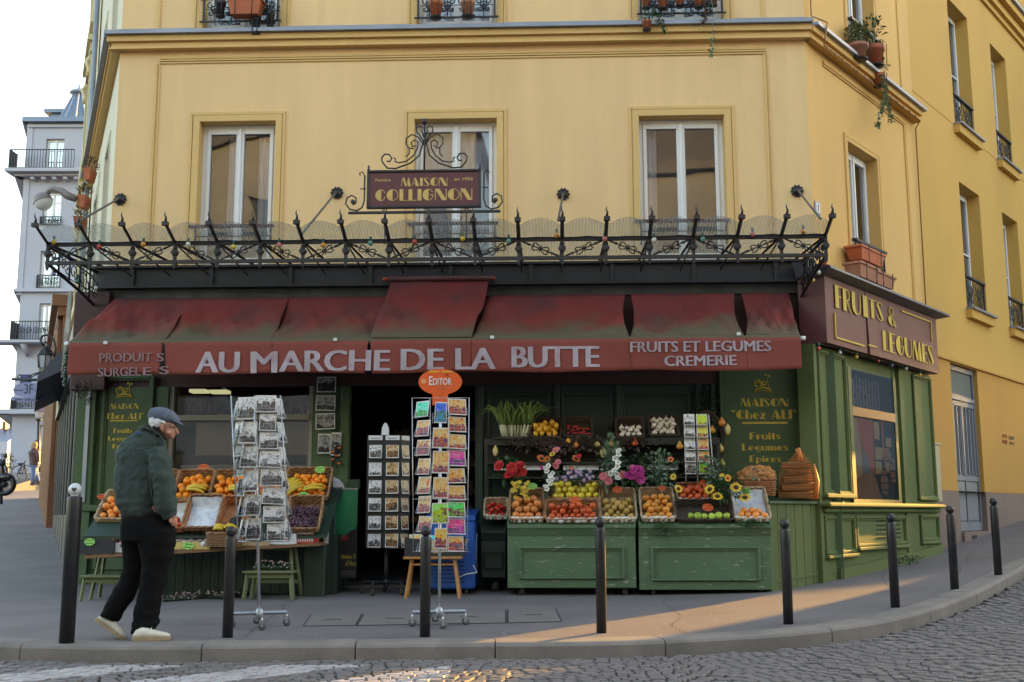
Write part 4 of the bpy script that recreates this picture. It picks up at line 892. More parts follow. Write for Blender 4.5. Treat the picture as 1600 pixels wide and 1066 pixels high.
for i, (ta, ba, tb, bb, raised) in enumerate(secs):
    t0, t1, q0, q1 = axt(ta), axt(tb), axb(ba), axb(bb); n, m = 36, 16; vs = []; fs = []; ph = i*1.7
    zt = 3.90 if raised else ZTT; yt = YT-0.06 if raised else YT
    for j in range(m+1):
        v = j/m
        for k in range(n+1):
            u = k/n; s = (t0+(t1-t0)*u)*(1-v)+(q0+(q1-q0)*u)*v
            if i in (4, 5) and u > 0.9: s -= 0.05*math.sin(math.pi*v)*((u-0.9)/0.1)
            if i in (5, 6) and u < 0.1: s += 0.04*math.sin(math.pi*v)*((0.1-u)/0.1)
            sag = -0.05*math.sin(math.pi*v)*(0.4+math.sin(math.pi*u)) + 0.04*math.sin(5.2*u+3.1*v+ph)*math.sin(math.pi*v) + 0.022*math.sin(15*u-5*v+ph*2)*math.sin(math.pi*v)+0.05*noise.noise(Vector((s*2.2, v*2.5, ph)))*math.sin(math.pi*v)+0.016*math.sin(26*(u+0.5*v)+ph)*v*(1-v)*3+0.012*math.sin(41*(u-0.4*v)+ph)*v*(1-v)*3
            if raised: sag += 0.03*math.sin(7*(u-v))*math.sin(math.pi*v)
            y = yt+(YF-yt)*v; z = zt+(ZF+0.03-zt)*v+sag+(0.012 if raised else 0)
            vs.append((s, y, z))
    for j in range(m):
        for k in range(n): a = j*(n+1)+k; fs.append((a, a+1, a+n+2, a+n+1))
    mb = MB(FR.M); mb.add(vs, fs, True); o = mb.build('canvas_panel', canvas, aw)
    md = o.modifiers.new('s', 'SOLIDIFY'); md.thickness = 0.006
sl, sr = axb(110), axb(1250)
mb = MB(FR.M); mb.tube([(sl, YF, ZF), (sr, YF, ZF)], 0.035, 12); mb.build('front_bar', canvas, aw)
mb = MB(FR.M); mb.tube([(sl-0.06, YF, ZF), (sl-0.001, YF, ZF)], 0.026, 10); mb.tube([(sr+0.001, YF, ZF), (sr+0.06, YF, ZF)], 0.024, 10); mb.build('bar_end', white, aw)
sta, stb = axt(610), axt(768); mb = MB(FR.M); mb.tube([(sta-0.02, YT-0.08, 3.93), (stb+0.02, YT-0.08, 3.93)], 0.035, 12); mb.build('roller', maroon, aw)
mb = MB(FR.M); mb.tube([(sta-0.09, YT-0.08, 3.93), (sta-0.021, YT-0.08, 3.93)], 0.025, 10); mb.tube([(stb+.021, YT-0.08, 3.93), (stb+0.05, YT-0.08, 3.93)], 0.025, 10); mb.build('roller_end', mat('orange_red', (0.5, 0.07, 0.03), 0.4), aw)
mb = MB(FR.M)
for s in (sl+0.35, sr-0.3, (sl+sr)/2):          # folding arms
    mb.tube([(s, 0.0, 3.0), (s+0.0, -0.6, 2.9), (s, YF+0.04, ZF)], 0.018, 8)
mb.build('folding_arm', steel, aw)
clip = mat('white_clip', (0.7, 0.7, 0.7), 0.4)
for x in (165, 524, 769, 1154):
    s, z = FR.px(x, 536-(x-165)*0.014, YF-0.04); mb = MB(FR.M); mb.bbox(s-0.022, s+0.022, YF-0.06, YF-0.03, z-0.02, z+0.02, b=0.006); mb.build('clip', clip, aw)
# valance, seven cloths with small slits between them
def vy(s, z):
    d = (ZF-z)/0.38
    return YF-0.035-0.018*math.sin(s*7.3+z*3)*d-0.022*math.sin(s*2.9+1+z*2)*d-0.006*math.sin(s*19+z*9)*d
cuts = [110, 258, 427, 578, 737, 985, 1165, 1250]
for i in range(7):
    a, b = axb(cuts[i])+(0.012 if i in (1, 3) else 0.002), axb(cuts[i+1])-(0.012 if i in (0, 2) else 0.002); n, m = 40, 8; vs = []; fs = []
    for j in range(m+1):
        for k in range(n+1):
            u = k/n; v = j/m; s = a+(b-a)*u; 
            if i in (0, 2) and u > .9: s -= 0.03*v*(u-.9)*10
            if i in (1, 3) and u < .1: s += 0.03*v*(.1-u)*10
            z = ZF+0.005-v*(0.375+0.012*math.sin(s*3.1))
            vs.append((s, vy(s, z), z))
    for j in range(m):
        for k in range(n): q = j*(n+1)+k; fs.append((q, q+1, q+n+2, q+n+1))
    mb = MB(FR.M); mb.add(vs, fs, True); o = mb.build('valance', canvas2, aw); md = o.modifiers.new('s', 'SOLIDIFY'); md.thickness = 0.004
let1 = mat('faded_lettering', (0.42, 0.35, 0.39), 0.8, var=0.2, scale=4, dirt=(0.26, 0.13, 0.13), dscale=5, damt=0.55)
let2 = mat('very_faded_lettering', (0.28, 0.17, 0.18), 0.85, var=0.3, scale=4, dirt=(0.2, 0.08, 0.07), dscale=4, damt=0.7)
def vt(s, xa, xb, ya, yb, m, bold=0.005):
    s0, zt = FR.px(xa, ya, YF-0.05); s1 = FR.px(xb, ya, YF-0.05)[0]; zb = FR.px(xa, yb, YF-0.05)[1]
    text(s, FR.M, s0, s1, zb, zt, m, aw, depth=0.006, dup=(-bold, 0, bold), fn=lambda x, z: vy(x, z)-0.010)
vt('PRODUIT', 155, 238, 552, 566, let2); vt('S', 245, 256, 552, 565, let2); vt('SURGEL', 152, 221, 574.5, 588, let2); vt('E', 225, 238, 574.5, 587, let2); vt('S', 250, 264, 572.5, 585, let2)
for s_, xa, xb, ya in (('AU', 309, 373, 550), ('M', 393, 432, 549.5), ('ARCHE', 438, 608, 548), ('DE', 628, 692, 545.5), ('LA', 713, 773, 544), ('BUTTE', 801, 935, 542)): vt(s_, xa, xb, ya, ya+33, let1, 0.014)
vt('FRUITS ET LEGUMES', 985, 1204, 534, 550.5, let1, 0.006); vt('CREMERIE', 1038.5, 1149.5, 556, 572, let1, 0.006)

# ================================================================ GLASS CANOPY
rib = None
def rib_glass():
    m = bpy.data.materials.new('ribbed_glass'); m.use_nodes = True; N = m.node_tree.nodes; L = m.node_tree.links; N.clear()
    g = N.new('ShaderNodeNewGeometry'); mp = N.new('ShaderNodeMapping'); mp.inputs['Rotation'].default_value = (0, 0, R(2)); L.new(g.outputs['Position'], mp.inputs[0])
    wv = N.new('ShaderNodeTexWave'); wv.inputs['Scale'].default_value = 9; wv.inputs['Distortion'].default_value = 0.3; L.new(mp.outputs[0], wv.inputs['Vector'])
    nz = N.new('ShaderNodeTexNoise'); nz.inputs['Scale'].default_value = 3; L.new(g.outputs['Position'], nz.inputs['Vector'])
    bp = N.new('ShaderNodeBump'); bp.inputs['Strength'].default_value = 0.6; bp.inputs['Distance'].default_value = 0.01; L.new(wv.outputs['Fac'], bp.inputs['Height'])
    t = N.new('ShaderNodeBsdfTransparent'); t.inputs[0].default_value = (0.85, 0.87, 0.84, 1)
    d = N.new('ShaderNodeBsdfDiffuse'); d.inputs[0].default_value = (0.42, 0.44, 0.42, 1); tr = N.new('ShaderNodeBsdfTranslucent'); tr.inputs[0].default_value = (0.5, 0.52, 0.5, 1)
    gl = N.new('ShaderNodeBsdfGlossy'); gl.inputs['Roughness'].default_value = 0.12
    for n in (d, gl, tr): L.new(bp.outputs[0], n.inputs['Normal'])
    m1 = N.new('ShaderNodeMixShader'); m1.inputs[0].default_value = 0.5; L.new(d.outputs[0], m1.inputs[1]); L.new(tr.outputs[0], m1.inputs[2])
    r = N.new('ShaderNodeMapRange'); r.inputs[3].default_value = 0.10; r.inputs[4].default_value = 0.45; L.new(wv.outputs['Fac'], r.inputs[0])
    a = N.new('ShaderNodeMath'); a.operation = 'MULTIPLY_ADD'; a.inputs[1].default_value = 0.35; L.new(nz.outputs['Fac'], a.inputs[0]); L.new(r.outputs[0], a.inputs[2])
    s_ = N.new('ShaderNodeMath'); s_.operation = 'SUBTRACT'; s_.inputs[1].default_value = 0.15; s_.use_clamp = True; L.new(a.outputs[0], s_.inputs[0])
    m2 = N.new('ShaderNodeMixShader'); L.new(s_.outputs[0], m2.inputs[0]); L.new(t.outputs[0], m2.inputs[1]); L.new(m1.outputs[0], m2.inputs[2])
    m3 = N.new('ShaderNodeMixShader'); m3.inputs[0].default_value = 0.1; L.new(m2.outputs[0], m3.inputs[1]); L.new(gl.outputs[0], m3.inputs[2])
    o = N.new('ShaderNodeOutputMaterial'); L.new(m3.outputs[0], o.inputs[0]); return m
rgl = rib_glass()
cn = thing('glass_canopy', 'black wrought iron canopy with ribbed glass panes and spiked finials above the awning', 'canopy', tuple(FR.w(-0.8, -0.8, 4.0)))
YC = -1.5; ZR1 = 4.10; ZR0 = 3.88; YTIP = -1.86; ZTIP = 4.24
c0 = FR.px(76, 380, YC)[0]; c1 = FR.px(1289, 365, YC)[0]; NB = 18; PS = [c0+(c1-c0)*i/NB for i in range(NB+1)]
mb = MB(FR.M); mb.box(c0-0.02, c1+0.02, YC-0.02, YC+0.02, ZR1-0.022, ZR1+0.022); mb.build('top_rail', iron, cn)
mb = MB(FR.M); mb.box(c0-0.02, c1+0.02, YC-0.018, YC+0.018, ZR0-0.02, ZR0+0.02); mb.build('bottom_rail', iron, cn)
def post_mesh(s):
    mb = MB(FR.M)
    mb.box(s-0.018, s+0.018, YC-0.014, YC+0.014, ZR0-0.06, ZR1+0.03); mb.ball((s, YC, ZR0-0.07), 0.018, 6, 4)
    mb.lathe([(0.02, -0.03), (0.045, -0.022), (0.045, 0.022), (0.02, 0.03)], (0, 0, 0), 6, M=Matrix.Translation((s, YC-0.005, (ZR0+ZR1)/2)) @ Matrix.Rotation(R(90), 4, 'X'), smooth=False)
    mb.tube([(s, YC, (ZR0+ZR1)/2+0.04), (s, YC, (ZR0+ZR1)/2+0.07)], 0.028, 6)
    # outer spike with collar and twisted tip
    mb.tube([(s, YC, ZR1), (s, YTIP, ZTIP)], 0.022, 4, smooth=False); mb.cbox((s, YTIP, ZTIP), 0.07, 0.05, 0.045); mb.tube([(s, YTIP, ZTIP+0.02), (s+0.008, YTIP-0.01, ZTIP+0.07), (s-0.006, YTIP-0.015, ZTIP+0.10), (s, YTIP-0.02, ZTIP+0.14)], [0.019, 0.013, 0.009, 0.002], 5)
    return mb
p0 = None
for i, s in enumerate(PS):
    if p0 is None: p0 = post_mesh(s).build('post', iron, cn)
    else:
        c = p0.copy(); C.objects.link(c); e1 = FR.M.to_3x3() @ Vector((s-PS[0], 0, 0)); c.location = e1; c.parent = cn
r0_ = None
for i, s in enumerate(PS):
    if r0_ is None:
        mb = MB(FR.M); mb.tube([(s, YC, ZR1+0.005), (s, 0.2, ZR1+0.10)], 0.02, 4, smooth=False); mb.tube([(s, YC+0.1, ZR1-0.01), (s, -0.2, 4.0)], 0.01, 5); r0_ = mb.build('rafter', iron, cn)
    else: c = r0_.copy(); C.objects.link(c); c.parent = cn; c.location = FR.M.to_3x3() @ Vector((s-PS[0], 0, 0))
bw = PS[1]-PS[0]
def ornament(s, flip):
    mb = MB(FR.M); zc = (ZR0+ZR1)/2; c = s+bw/2; y = YC; f = -1 if flip else 1; hw = bw/2-0.03; hh = (ZR1-ZR0)/2-0.02
    mb.tube([(c-f*hw, y, zc-hh), (c-f*hw*0.55, y, zc-hh*0.55)], [0.008, 0.016], 5); mb.tube([(c-f*hw*.55, y, zc-hh*.55), (c+f*hw*0.55, y, zc+hh*0.55)], 0.008, 5); mb.tube([(c+f*hw*0.55, y, zc+hh*0.55), (c+f*hw, y, zc+hh)], [0.016, 0.007], 5)
    for a in (1, -1):
        for b in (1, -1):
            ang = math.degrees(math.atan2(f*hh, hw))
            dx, dz = math.cos(R(ang)), math.sin(R(ang)); nx, nz_ = -dz, dx
            P = [(0.005*b, 0), (0.03*b, 0.028*a), (0.07*b, 0.045*a), (0.1*b, 0.03*a), (0.095*b, 0.012*a), (0.08*b, 0.018*a)]
            mb.tube([(c+u*dx+v*nx, y, zc+u*dz+v*nz_) for u, v in P], 0.0075, 4)
    mb.ball((c, y, zc), 0.02, 6, 4); mb.tube([(c-0.035*f*-hh/hw, y, zc-0.035), (c+0.035*f*-hh/hw, y, zc+0.035)], 0.008, 4)
    return mb.build('scroll_ornament', iron, cn)
o1 = ornament(PS[0], False); o2 = ornament(PS[1], True)
for i in range(2, NB):
    src, base = (o1, 0) if i % 2 == 0 else (o2, 1)
    c = src.copy(); C.objects.link(c); c.parent = cn; c.location = FR.M.to_3x3() @ Vector((PS[i]-PS[base], 0, 0))
g0 = f0 = None
for i in range(NB):
    e = FR.M.to_3x3() @ Vector((PS[i]-PS[0], 0, 0))
    if g0 is None:
        s = PS[0]; mb = MB(FR.M); mb.add([(s+0.01, YC-0.02, ZR1+0.028), (s+bw-0.01, YC-0.02, ZR1+0.028), (s+bw-0.01, 0.2, ZR1+0.13), (s+0.01, 0.2, ZR1+0.13)], [(0, 1, 2, 3)]); g0 = mb.build('roof_pane', rgl, cn)
        mb = MB(FR.M); n = 12; lo = []; hi = []
        for k in range(n+1):
            u = k/n; t = 0.62+0.36*math.sin(math.pi*u); a = s+0.015+(bw-0.03)*u
            lo.append((a, YC-0.022, ZR1+0.03)); hi.append((a, YC-0.022+(YTIP-YC)*t, ZR1+0.03+(ZTIP-ZR1-0.02)*t*1.05))
        mb.add(lo+hi, [(k, k+1, n+2+k, n+1+k) for k in range(n)], True); f0 = mb.build('fan_pane', rgl, cn)
    else:
        for src in (g0, f0): c = src.copy(); C.objects.link(c); c.parent = cn; c.location = e
# end trusses with scrolls
for s in (c0, c1):
    mb = MB(FR.M); T = Matrix()
    P = lambda y, z: (s, y, z)
    mb.tube([P(YC, ZR0), P(-0.6, 3.74), P(0.0, 3.62)], 0.02, 6); mb.tube([P(YC, ZR1-.02), P(0.15, ZR1-.02)], 0.02, 6)
    for y in (-1.2, -0.9, -0.6, -0.3): mb.tube([P(y, ZR1-0.02), P(y, ZR0-0.06-0.14*(y+1.5)/1.5)], 0.013, 5)
    for k in range(5):
        y = -1.35+0.28*k; r = 0.06+0.018*k; zc = 3.99-0.03*k
        mb.tube([(s, y+q[0], zc+q[2]) for q in spiral(0, 0, r, r*0.25, 0, 400, 16)], 0.009, 4); mb.tube([(s, y+0.12+q[0], zc-0.04+q[2]) for q in spiral(0, 0, r*0.8, r*0.2, 180, 560, 14)], 0.008, 4)
    mb.build('end_truss', iron, cn)
# tie rods with rosettes
for (xa, ya, xb, yb, yd) in ((187, 311, 118, 349, YTIP+0.1), (526, 301, 470, 368, YC), (880, 303, 872, 345, YC-0.15), (1246, 298, 1282, 342, YTIP+0.15)):
    s, z = FR.px(xa, ya, Yw-0.03); s2, z2 = FR.px(xb, yb, yd); mb = MB(FR.M)
    mb.tube([(s, Yw-0.05, z), (s2, yd, z2)], 0.014, 6); rd = mb.build('tie_rod', mat('weathered_rod', (0.10, 0.09, 0.09), 0.6, var=0.3), cn)
    mb = MB(FR.M); mb.lathe([(0.075, 0), (0.07, 0.02), (0.03, 0.04), (0.02, 0.07)], (0, 0, 0), 14, M=Matrix.Translation((s, Yw-0.002, z)) @ Matrix.Rotation(R(90), 4, 'X'))
    for k in range(10): mb.ball((s+0.07*math.cos(k*math.pi/5), Yw-0.015, z+0.07*math.sin(k*math.pi/5)), 0.018, 5, 4)
    mb.build('rosette', iron, rd)
# ================================================================ FESTOON BULBS
fest = thing('string_lights', 'festoon cable of small coloured bulbs along the canopy rail and side sign', 'string lights', tuple(FR.w(-0.8, YC, 4.1)))
BC = {'yellow': (0.65, 0.45, 0.03), 'red': (0.5, 0.06, 0.04), 'orange': (0.7, 0.28, 0.03), 'white': (0.7, 0.68, 0.62), 'pink': (0.6, 0.2, 0.2), 'green': (0.10, 0.30, 0.24), 'blue': (0.10, 0.13, 0.35)}
sock = mat('bulb_socket', (0.02, 0.09, 0.075), 0.5)
bmesh_proto = {}
def bulb(p, col, down=True, r=0.026):
    mb = MB(Matrix.Translation(p)); mb.ball((0, 0, -0.045), r, 10, 7, (1, 1, 1.1)); b = mb.build('bulb', mat('bulb_'+col, BC[col], 0.2, var=0.03, coat=0.5), fest)
    mb = MB(Matrix.Translation(p)); mb.tube([(0, 0, -0.022), (0, 0, 0.03)], 0.015, 7); mb.build('socket', sock, b)
for x, y, c in ((84, 378, 'yellow'), (155, 386, 'red'), (224, 382, 'orange'), (294, 382, 'white'), (365, 386, 'yellow'), (436, 383, 'pink'), (505, 383, 'orange'), (579, 380, 'green'), (648, 378, 'red'), (723, 373, 'yellow'), (795, 377, 'green'), (870, 368, 'orange'), (945, 373, 'pink'), (1022, 375, 'white'), (1098, 374, 'green'), (1176, 366, 'pink'), (1255, 362, 'orange')):
    s, z = FR.px(x, y, YC-0.05); bulb(FR.w(s, YC-0.05, z+0.045), c, r=0.03)
for x, y, c, d in ((1289, 412, 'red', -1.3), (1279, 426, 'white', -0.9), (1270, 438, 'yellow', -0.6), (84, 428, 'blue', -1.3), (120, 440, 'green', -0.7), (150, 450, 'white', -0.4)):
    s, z = FR.px(x, y, d); bulb(FR.w(s, d, z+0.045), c)
for x, y, c in ((1279, 545, 'red'), (1312, 551, 'white'), (1338, 558, 'yellow'), (1372, 564, 'red'), (1393, 571, 'blue'), (1415.5, 576, 'white'), (1437.6, 586, 'yellow')):
    s, z = RW.px(x, y, YB+0.06); bulb(RW.w(s, YB+0.06, z+0.045), c)
mb = MB(FR.M); mb.tube([(c0+(c1-c0)*k/60, YC-0.05, ZR1+0.02-0.015*abs(math.sin(k*0.9))) for k in range(61)], 0.006, 4); mb.tube([(c1, YC, ZR0), (c1-0.05, -1.0, 3.8), (c1-0.1, -0.3, 3.75), (c1-0.05, -0.25, 3.2)], 0.007, 4); mb.tube([(c0, YC, ZR0), (c0+0.05, -1.0, 3.8), (c0+0.1, -0.3, 3.75)], 0.007, 4); mb.build('wire', iron, fest)
mb = MB(RW.M); mb.tube([(b0-0.2+(b1-b0+0.2)*k/30, YB+0.06, 3.035-0.01*math.sin(k)) for k in range(31)], 0.007, 4); mb.build('wire', iron, fest)
mb = MB(FR.M); mb.ball((FR.px(1268, 480, -0.16)[0], -0.16, FR.px(1268, 480, -0.16)[1]), 0.03, 8, 6); mb.build('bulb', mat('bulb_white', BC['white'], 0.2), fest)
# ================================================================ HANGING SIGN ABOVE THE CANOPY
hs = thing('wrought_sign', 'maroon wrought iron sign reading MAISON COLLIGNON standing on the canopy before the middle window', 'sign', tuple(FR.w(FR.px(663, 340, YC)[0], YC, 4.3)))
YH = YC-0.05
def hp(x, y): s, z = FR.px(x, y, YH); return s, z
a0, zt = hp(574, 265); a1 = hp(752, 265)[0]; zb = hp(663, 325.5)[1]; zt = hp(663, 266)[1]
mb = MB(FR.M); mb.box(a0+0.02, a1-0.02, YH-0.012, YH+0.012, zb+0.02, zt-0.02); mb.build('panel', mat('sign_maroon', (0.105, 0.028, 0.034), 0.45, var=0.1, scale=6), hs)
mb = MB(FR.M)
for q in ((a0, a1, zb, zb+0.028), (a0, a1, zt-0.028, zt), (a0, a0+0.028, zb+.0285, zt-.0285), (a1-0.028, a1, zb+.0285, zt-.0285)): mb.bbox(q[0], q[1], YH-0.03, YH+0.03, q[2], q[3], b=0.006)
mb.build('frame', iron, hs)
gp = mat('gilt', (0.60, 0.40, 0.12), 0.4, var=0.15, scale=20)
def hd(s, xa, xb, ya, yb): x0, zt_ = hp(xa, ya); x1, zb_ = hp(xb, yb); deco(s, FR.M, x0, x1, zb_, zt_, gp, hs, y=YH-0.0125, depth=0.004, gap=0.08)
hd('MAISON', 627, 699, 279, 291); hd('COLLIGNON', 587, 738, 297, 313)
for s, xa, xb, ya, yb in (('Fondée', 587, 611, 280, 284), ('en 1956', 710, 739, 278, 282.5)):
    x0, zt_ = hp(xa, ya); x1, zb_ = hp(xb, yb); text(s, FR.M, x0, x1, zb_, zt_, gp, hs, y=YH-0.0125, depth=0.003, bold=0.01)
mb = MB(FR.M); bx0, zb0_ = hp(544, 335); bx1 = hp(782, 335)[0]; mb.bbox(bx0, bx1, YH-0.015, YH+0.015, zb0_, zb0_+0.03, b=0.005)
for x in (601, 729): s = hp(x, 330)[0]; mb.tube(arc(s, hp(x, 328.5)[1], 0.022, 0, 360, 10, YH), 0.006, 4); mb.tube([(s, YH, zb0_), (s-0.02, YH+0.2, ZR1)], 0.008, 4)
mb.build('bar', iron, hs)
mb = MB(FR.M); cx = hp(663, 250)[0]; u = (a1-a0)/178.0      # metres per photo pixel at the sign
zz = lambda y: hp(663, y)[1]
mb.tube([(cx, YH, zt), (cx, YH, zz(195))], 0.012, 6); mb.ball((cx, YH, zz(190)), 0.035, 7, 5)
for k in range(6): mb.ball((cx+0.03*math.cos(k), YH, zz(190)+0.03*math.sin(k)), 0.014, 5, 4)
for f in (-1, 1):
    Q = lambda pts: [(cx+f*(px_)*u, YH, zz(py_)) for px_, py_ in pts]
    mb.tube(Q([(2, 222), (8, 243), (22, 255), (45, 263), (58, 262), (66, 252), (67, 246), (62, 240), (55, 241), (51, 247), (54, 252), (59, 251)]), 0.010, 5)
    mb.tube(Q([(48, 246), (45, 248), (46, 252), (40, 254), (28, 252), (17, 243), (11, 232), (10, 222), (16, 219), (21, 223), (19, 229), (14, 228)]), 0.009, 5)
    mb.tube(Q([(2, 225), (10, 214), (20, 210), (29, 216), (29, 225), (24, 231), (17, 232)]), 0.009, 5); mb.tube(Q([(24, 231), (24, 240), (29, 245)]), 0.008, 5)
    mb.tube(Q([(1, 215), (5, 203), (3, 201), (7, 197), (12, 199), (13, 206), (7, 212), (1, 222)]), 0.009, 5)
    ex = 89; mb.tube(Q([(ex+4, 273), (ex+4, 312), (ex+7, 323), (ex+15, 328), (ex+26, 326), (ex+33, 317), (ex+31, 308), (ex+24, 304), (ex+17, 308), (ex+17, 316), (ex+22, 319)]), 0.010, 5)
    mb.tube(Q([(ex+4, 285), (ex+4, 273), (ex+8, 267), (ex+12, 269), (ex+11, 273)]), 0.008, 5); mb.ball((cx+f*(ex+22)*u, YH, zz(314)), 0.028, 7, 5, (1, .4, 1)); mb.cbox((cx+f*(ex+6)*u, YH, zz(294)), 0.07, 0.01, 0.012)
    mb.lathe([(0.012, 0), (0.02, 0.02), (0.006, 0.03), (0.016, 0.045), (0.002, 0.07)], (cx+f*(ex-2)*u, YH, zt), 8)
mb.build('scrollwork', iron, hs)
# ================================================================ THE STREET AROUND THE VIEWPOINT (out of frame, seen only as reflection and shade)
ob = mat('opposite_render', (0.20, 0.23, 0.28), 0.85, var=0.2, scale=0.4)
ow = mat('opposite_windows', (0.04, 0.05, 0.07), 0.1)
orf = mat('opposite_roof', (0.10, 0.11, 0.14), 0.5)
def block(name, label, fr, x0, x1, y0, y1, h, bays, cat='building'):
    b = thing(name, label, cat, tuple(fr.w((x0+x1)/2, y0, 0)))
    wd = (x1-x0)/bays; hol = [(x0+wd*(i+.5)-0.55, x0+wd*(i+.5)+0.55, 1.2+f*3.1, 3.2+f*3.1) for i in range(bays) for f in range(int((h-1)//3.1))]
    holed_wall(fr, x0, x1, -0.6, h, hol, ob, b, y=y0, depth=0.25)
    mb = MB(fr.M); mb.box(x0, x1, y0+0.26, y1, -0.6, h-0.05); mb.build('inner_wall', ow, b)
    mb = MB(fr.M); mb.box(x0-0.2, x1+0.2, y0-0.35, y1, h, h+0.3); mb.add([(x0, y0, h+.3), (x1, y0, h+.3), (x1, y1, h+.3), (x0, y1, h+.3), (x0+.5, y0+1.6, h+2.6), (x1-.5, y0+1.6, h+2.6), (x1-.5, y1-.5, h+2.6), (x0+.5, y1-.5, h+2.6)], [(0, 1, 5, 4), (1, 2, 6, 5), (2, 3, 7, 6), (3, 0, 4, 7), (4, 5, 6, 7)]); mb.build('roof', orf, b)
    return b
BK = Frame(0, -9.0, math.pi)
block('opposite_building', 'pale apartment block across the road behind the viewpoint', BK, -26, 2, 0, 9, 12.7, 9)
block('opposite_building', 'darker apartment block beside it across the road behind the viewpoint', BK, 3, 24, 0.5, 9, 14.4, 7)
# added out-of-view blocker wall; its slot shapes the low sun patch at the corner
eb = thing('sun_blocker', 'added out-of-view blocker wall with a slot that shapes the sun patch', 'building', (24, 26, 1.4))
mb = MB()
for q in ((13.2, 14.86, -1, 15), (16.75, 60, -1, 15), (14.86, 16.75, -1, 3.0), (14.86, 16.75, 4.3, 15)): mb.box(q[0], q[1], 26, 26.4, q[2], q[3])
mb.build('wall', ob, eb)
# ================================================================ FRUIT DISPLAY
def F(x, y, d): s, z = FR.px(x, y, d); return Vector((s, d, z))      # photo pixel on the plane d metres before the shop wall
wick = mat('wicker', (0.30, 0.16, 0.075), 0.6, var=0.3, scale=14, var2=0.25, v2scale=60, randv=0.2)
wick_w = mat('wicker_pale', (0.45, 0.33, 0.20), 0.6, var=0.25, scale=14, var2=0.2, v2scale=60)
wick_o = mat('wicker_reddish', (0.38, 0.15, 0.055), 0.6, var=0.3, scale=14, var2=0.25, v2scale=60)
wick_d = mat('wicker_dark', (0.06, 0.04, 0.028), 0.7, var=0.3, scale=12, randv=0.2)
paper = mat('paper', (0.70, 0.70, 0.68), 0.8, var=0.08, scale=9, bump=0.4, bscale=18, var2=0.05)
paper_p = mat('printed_paper', (0.72, 0.73, 0.76), 0.8, var=0.05, scale=5, dirt=(0.25, 0.33, 0.42), dscale=14, damt=0.5)
def rrect(wd, dp, r, n=44):
    per = []; 
    for i in range(n):
        t = i/n*4; k = int(t); f = t-k
        c = [(-wd/2, -dp/2), (wd/2, -dp/2), (wd/2, dp/2), (-wd/2, dp/2)]; a = Vector(c[k]); b = Vector(c[(k+1) % 4]); p = a.lerp(b, f)
        p.x = max(-wd/2+0.0, min(wd/2, p.x)); q = Vector((max(-wd/2+r, min(wd/2-r, p.x)), max(-dp/2+r, min(dp/2-r, p.y)))); dd = (p-q)
        if dd.length > 1e-6: p = q+dd.normalized()*r if dd.length > r else p
        per.append(p)
    return per
def basket(name_label, M, wd, dp, hf, hb, m=wick, rows=5, liner=None, front_cloth=False, cat='basket', group='wicker baskets of produce', flare=0.06):
    """wicker tray, origin at the middle of its front bottom edge, y running back"""
    t = thing('wicker_basket', name_label, cat, tuple(M.translation), 0, group)
    def pt(p, v, off=0.0):
        yy = (p.y+dp/2)/dp; h = hf+(hb-hf)*yy; k = 1+flare*v; L = p.length or 1
        return Vector((p.x*k+p.x/L*off, dp/2+p.y*k+p.y/L*off, h*v+0.006))
    mb = MB(M); per = rrect(wd, dp, 0.035); n = len(per)
    for r in range(rows):
        v = (r+0.4)/rows
        mb.tube([pt(p, v, 0.006*(1 if (i+r) % 2 else -1)) for i, p in enumerate(per)], 0.0085 if hb < 0.3 else 0.011, 5, closed=True)
    for q in range(0, n, 2): p = per[q]; mb.tube([pt(p, 0.02, -0.002), pt(p, 1.0, -0.002)], 0.005, 4)
    mb.add([pt(p, 0) for p in per], [tuple(range(n))])
    mb.add([pt(p, v, -0.005) for p in per for v in (0, 1)], [(2*i, 2*((i+1) % n), 2*((i+1) % n)+1, 2*i+1) for i in range(n)])
    mb.build('weave', m, t)
    mb = MB(M); per2 = rrect(wd, dp, 0.035, 72); 
    for ph in (0, math.pi): mb.tube([pt(p, 1.0)+Vector((0, 0, 0.007*math.sin(i*0.9+ph))) + Vector((p.x, p.y, 0)).normalized()*0.007*math.cos(i*0.9+ph) for i, p in enumerate(per2)], 0.0085, 5, closed=True)
    mb.build('rim', m, t)
    if liner:
        mb = MB(M); n = 12; vs = []
        for j in range(n+1):
            for i in range(n+1): u, v = i/n, j/n; vs.append(((u-.5)*wd*0.94, dp*0.03+v*dp*0.94, 0.02+0.012*noise.noise(Vector((u*4, v*4, wd*20)))+(hb*0.8 if v > 0.93 else 0)))
        mb.add(vs, [(j*(n+1)+i, j*(n+1)+i+1, (j+1)*(n+1)+i+1, (j+1)*(n+1)+i) for j in range(n) for i in range(n)], True); mb.build('paper_liner', liner, t)
    if front_cloth:
        mb = MB(M); n = 24; vs = []
        for i in range(n+1):
            u = i/n; x = (u-.5)*wd*0.98; w_ = 0.008*math.sin(u*40)+0.006*math.sin(u*17)
            vs += [(x, -0.015+w_, hf*0.35), (x, -0.02+w_, hf*1.08), (x, 0.02+w_, hf*1.2), (x, 0.06, hf*0.7)]
        mb.add(vs, [(4*i+k, 4*i+4+k, 4*i+5+k, 4*i+1+k) for i in range(n) for k in range(3)], True); mb.build('paper_liner', paper, t)
    return t
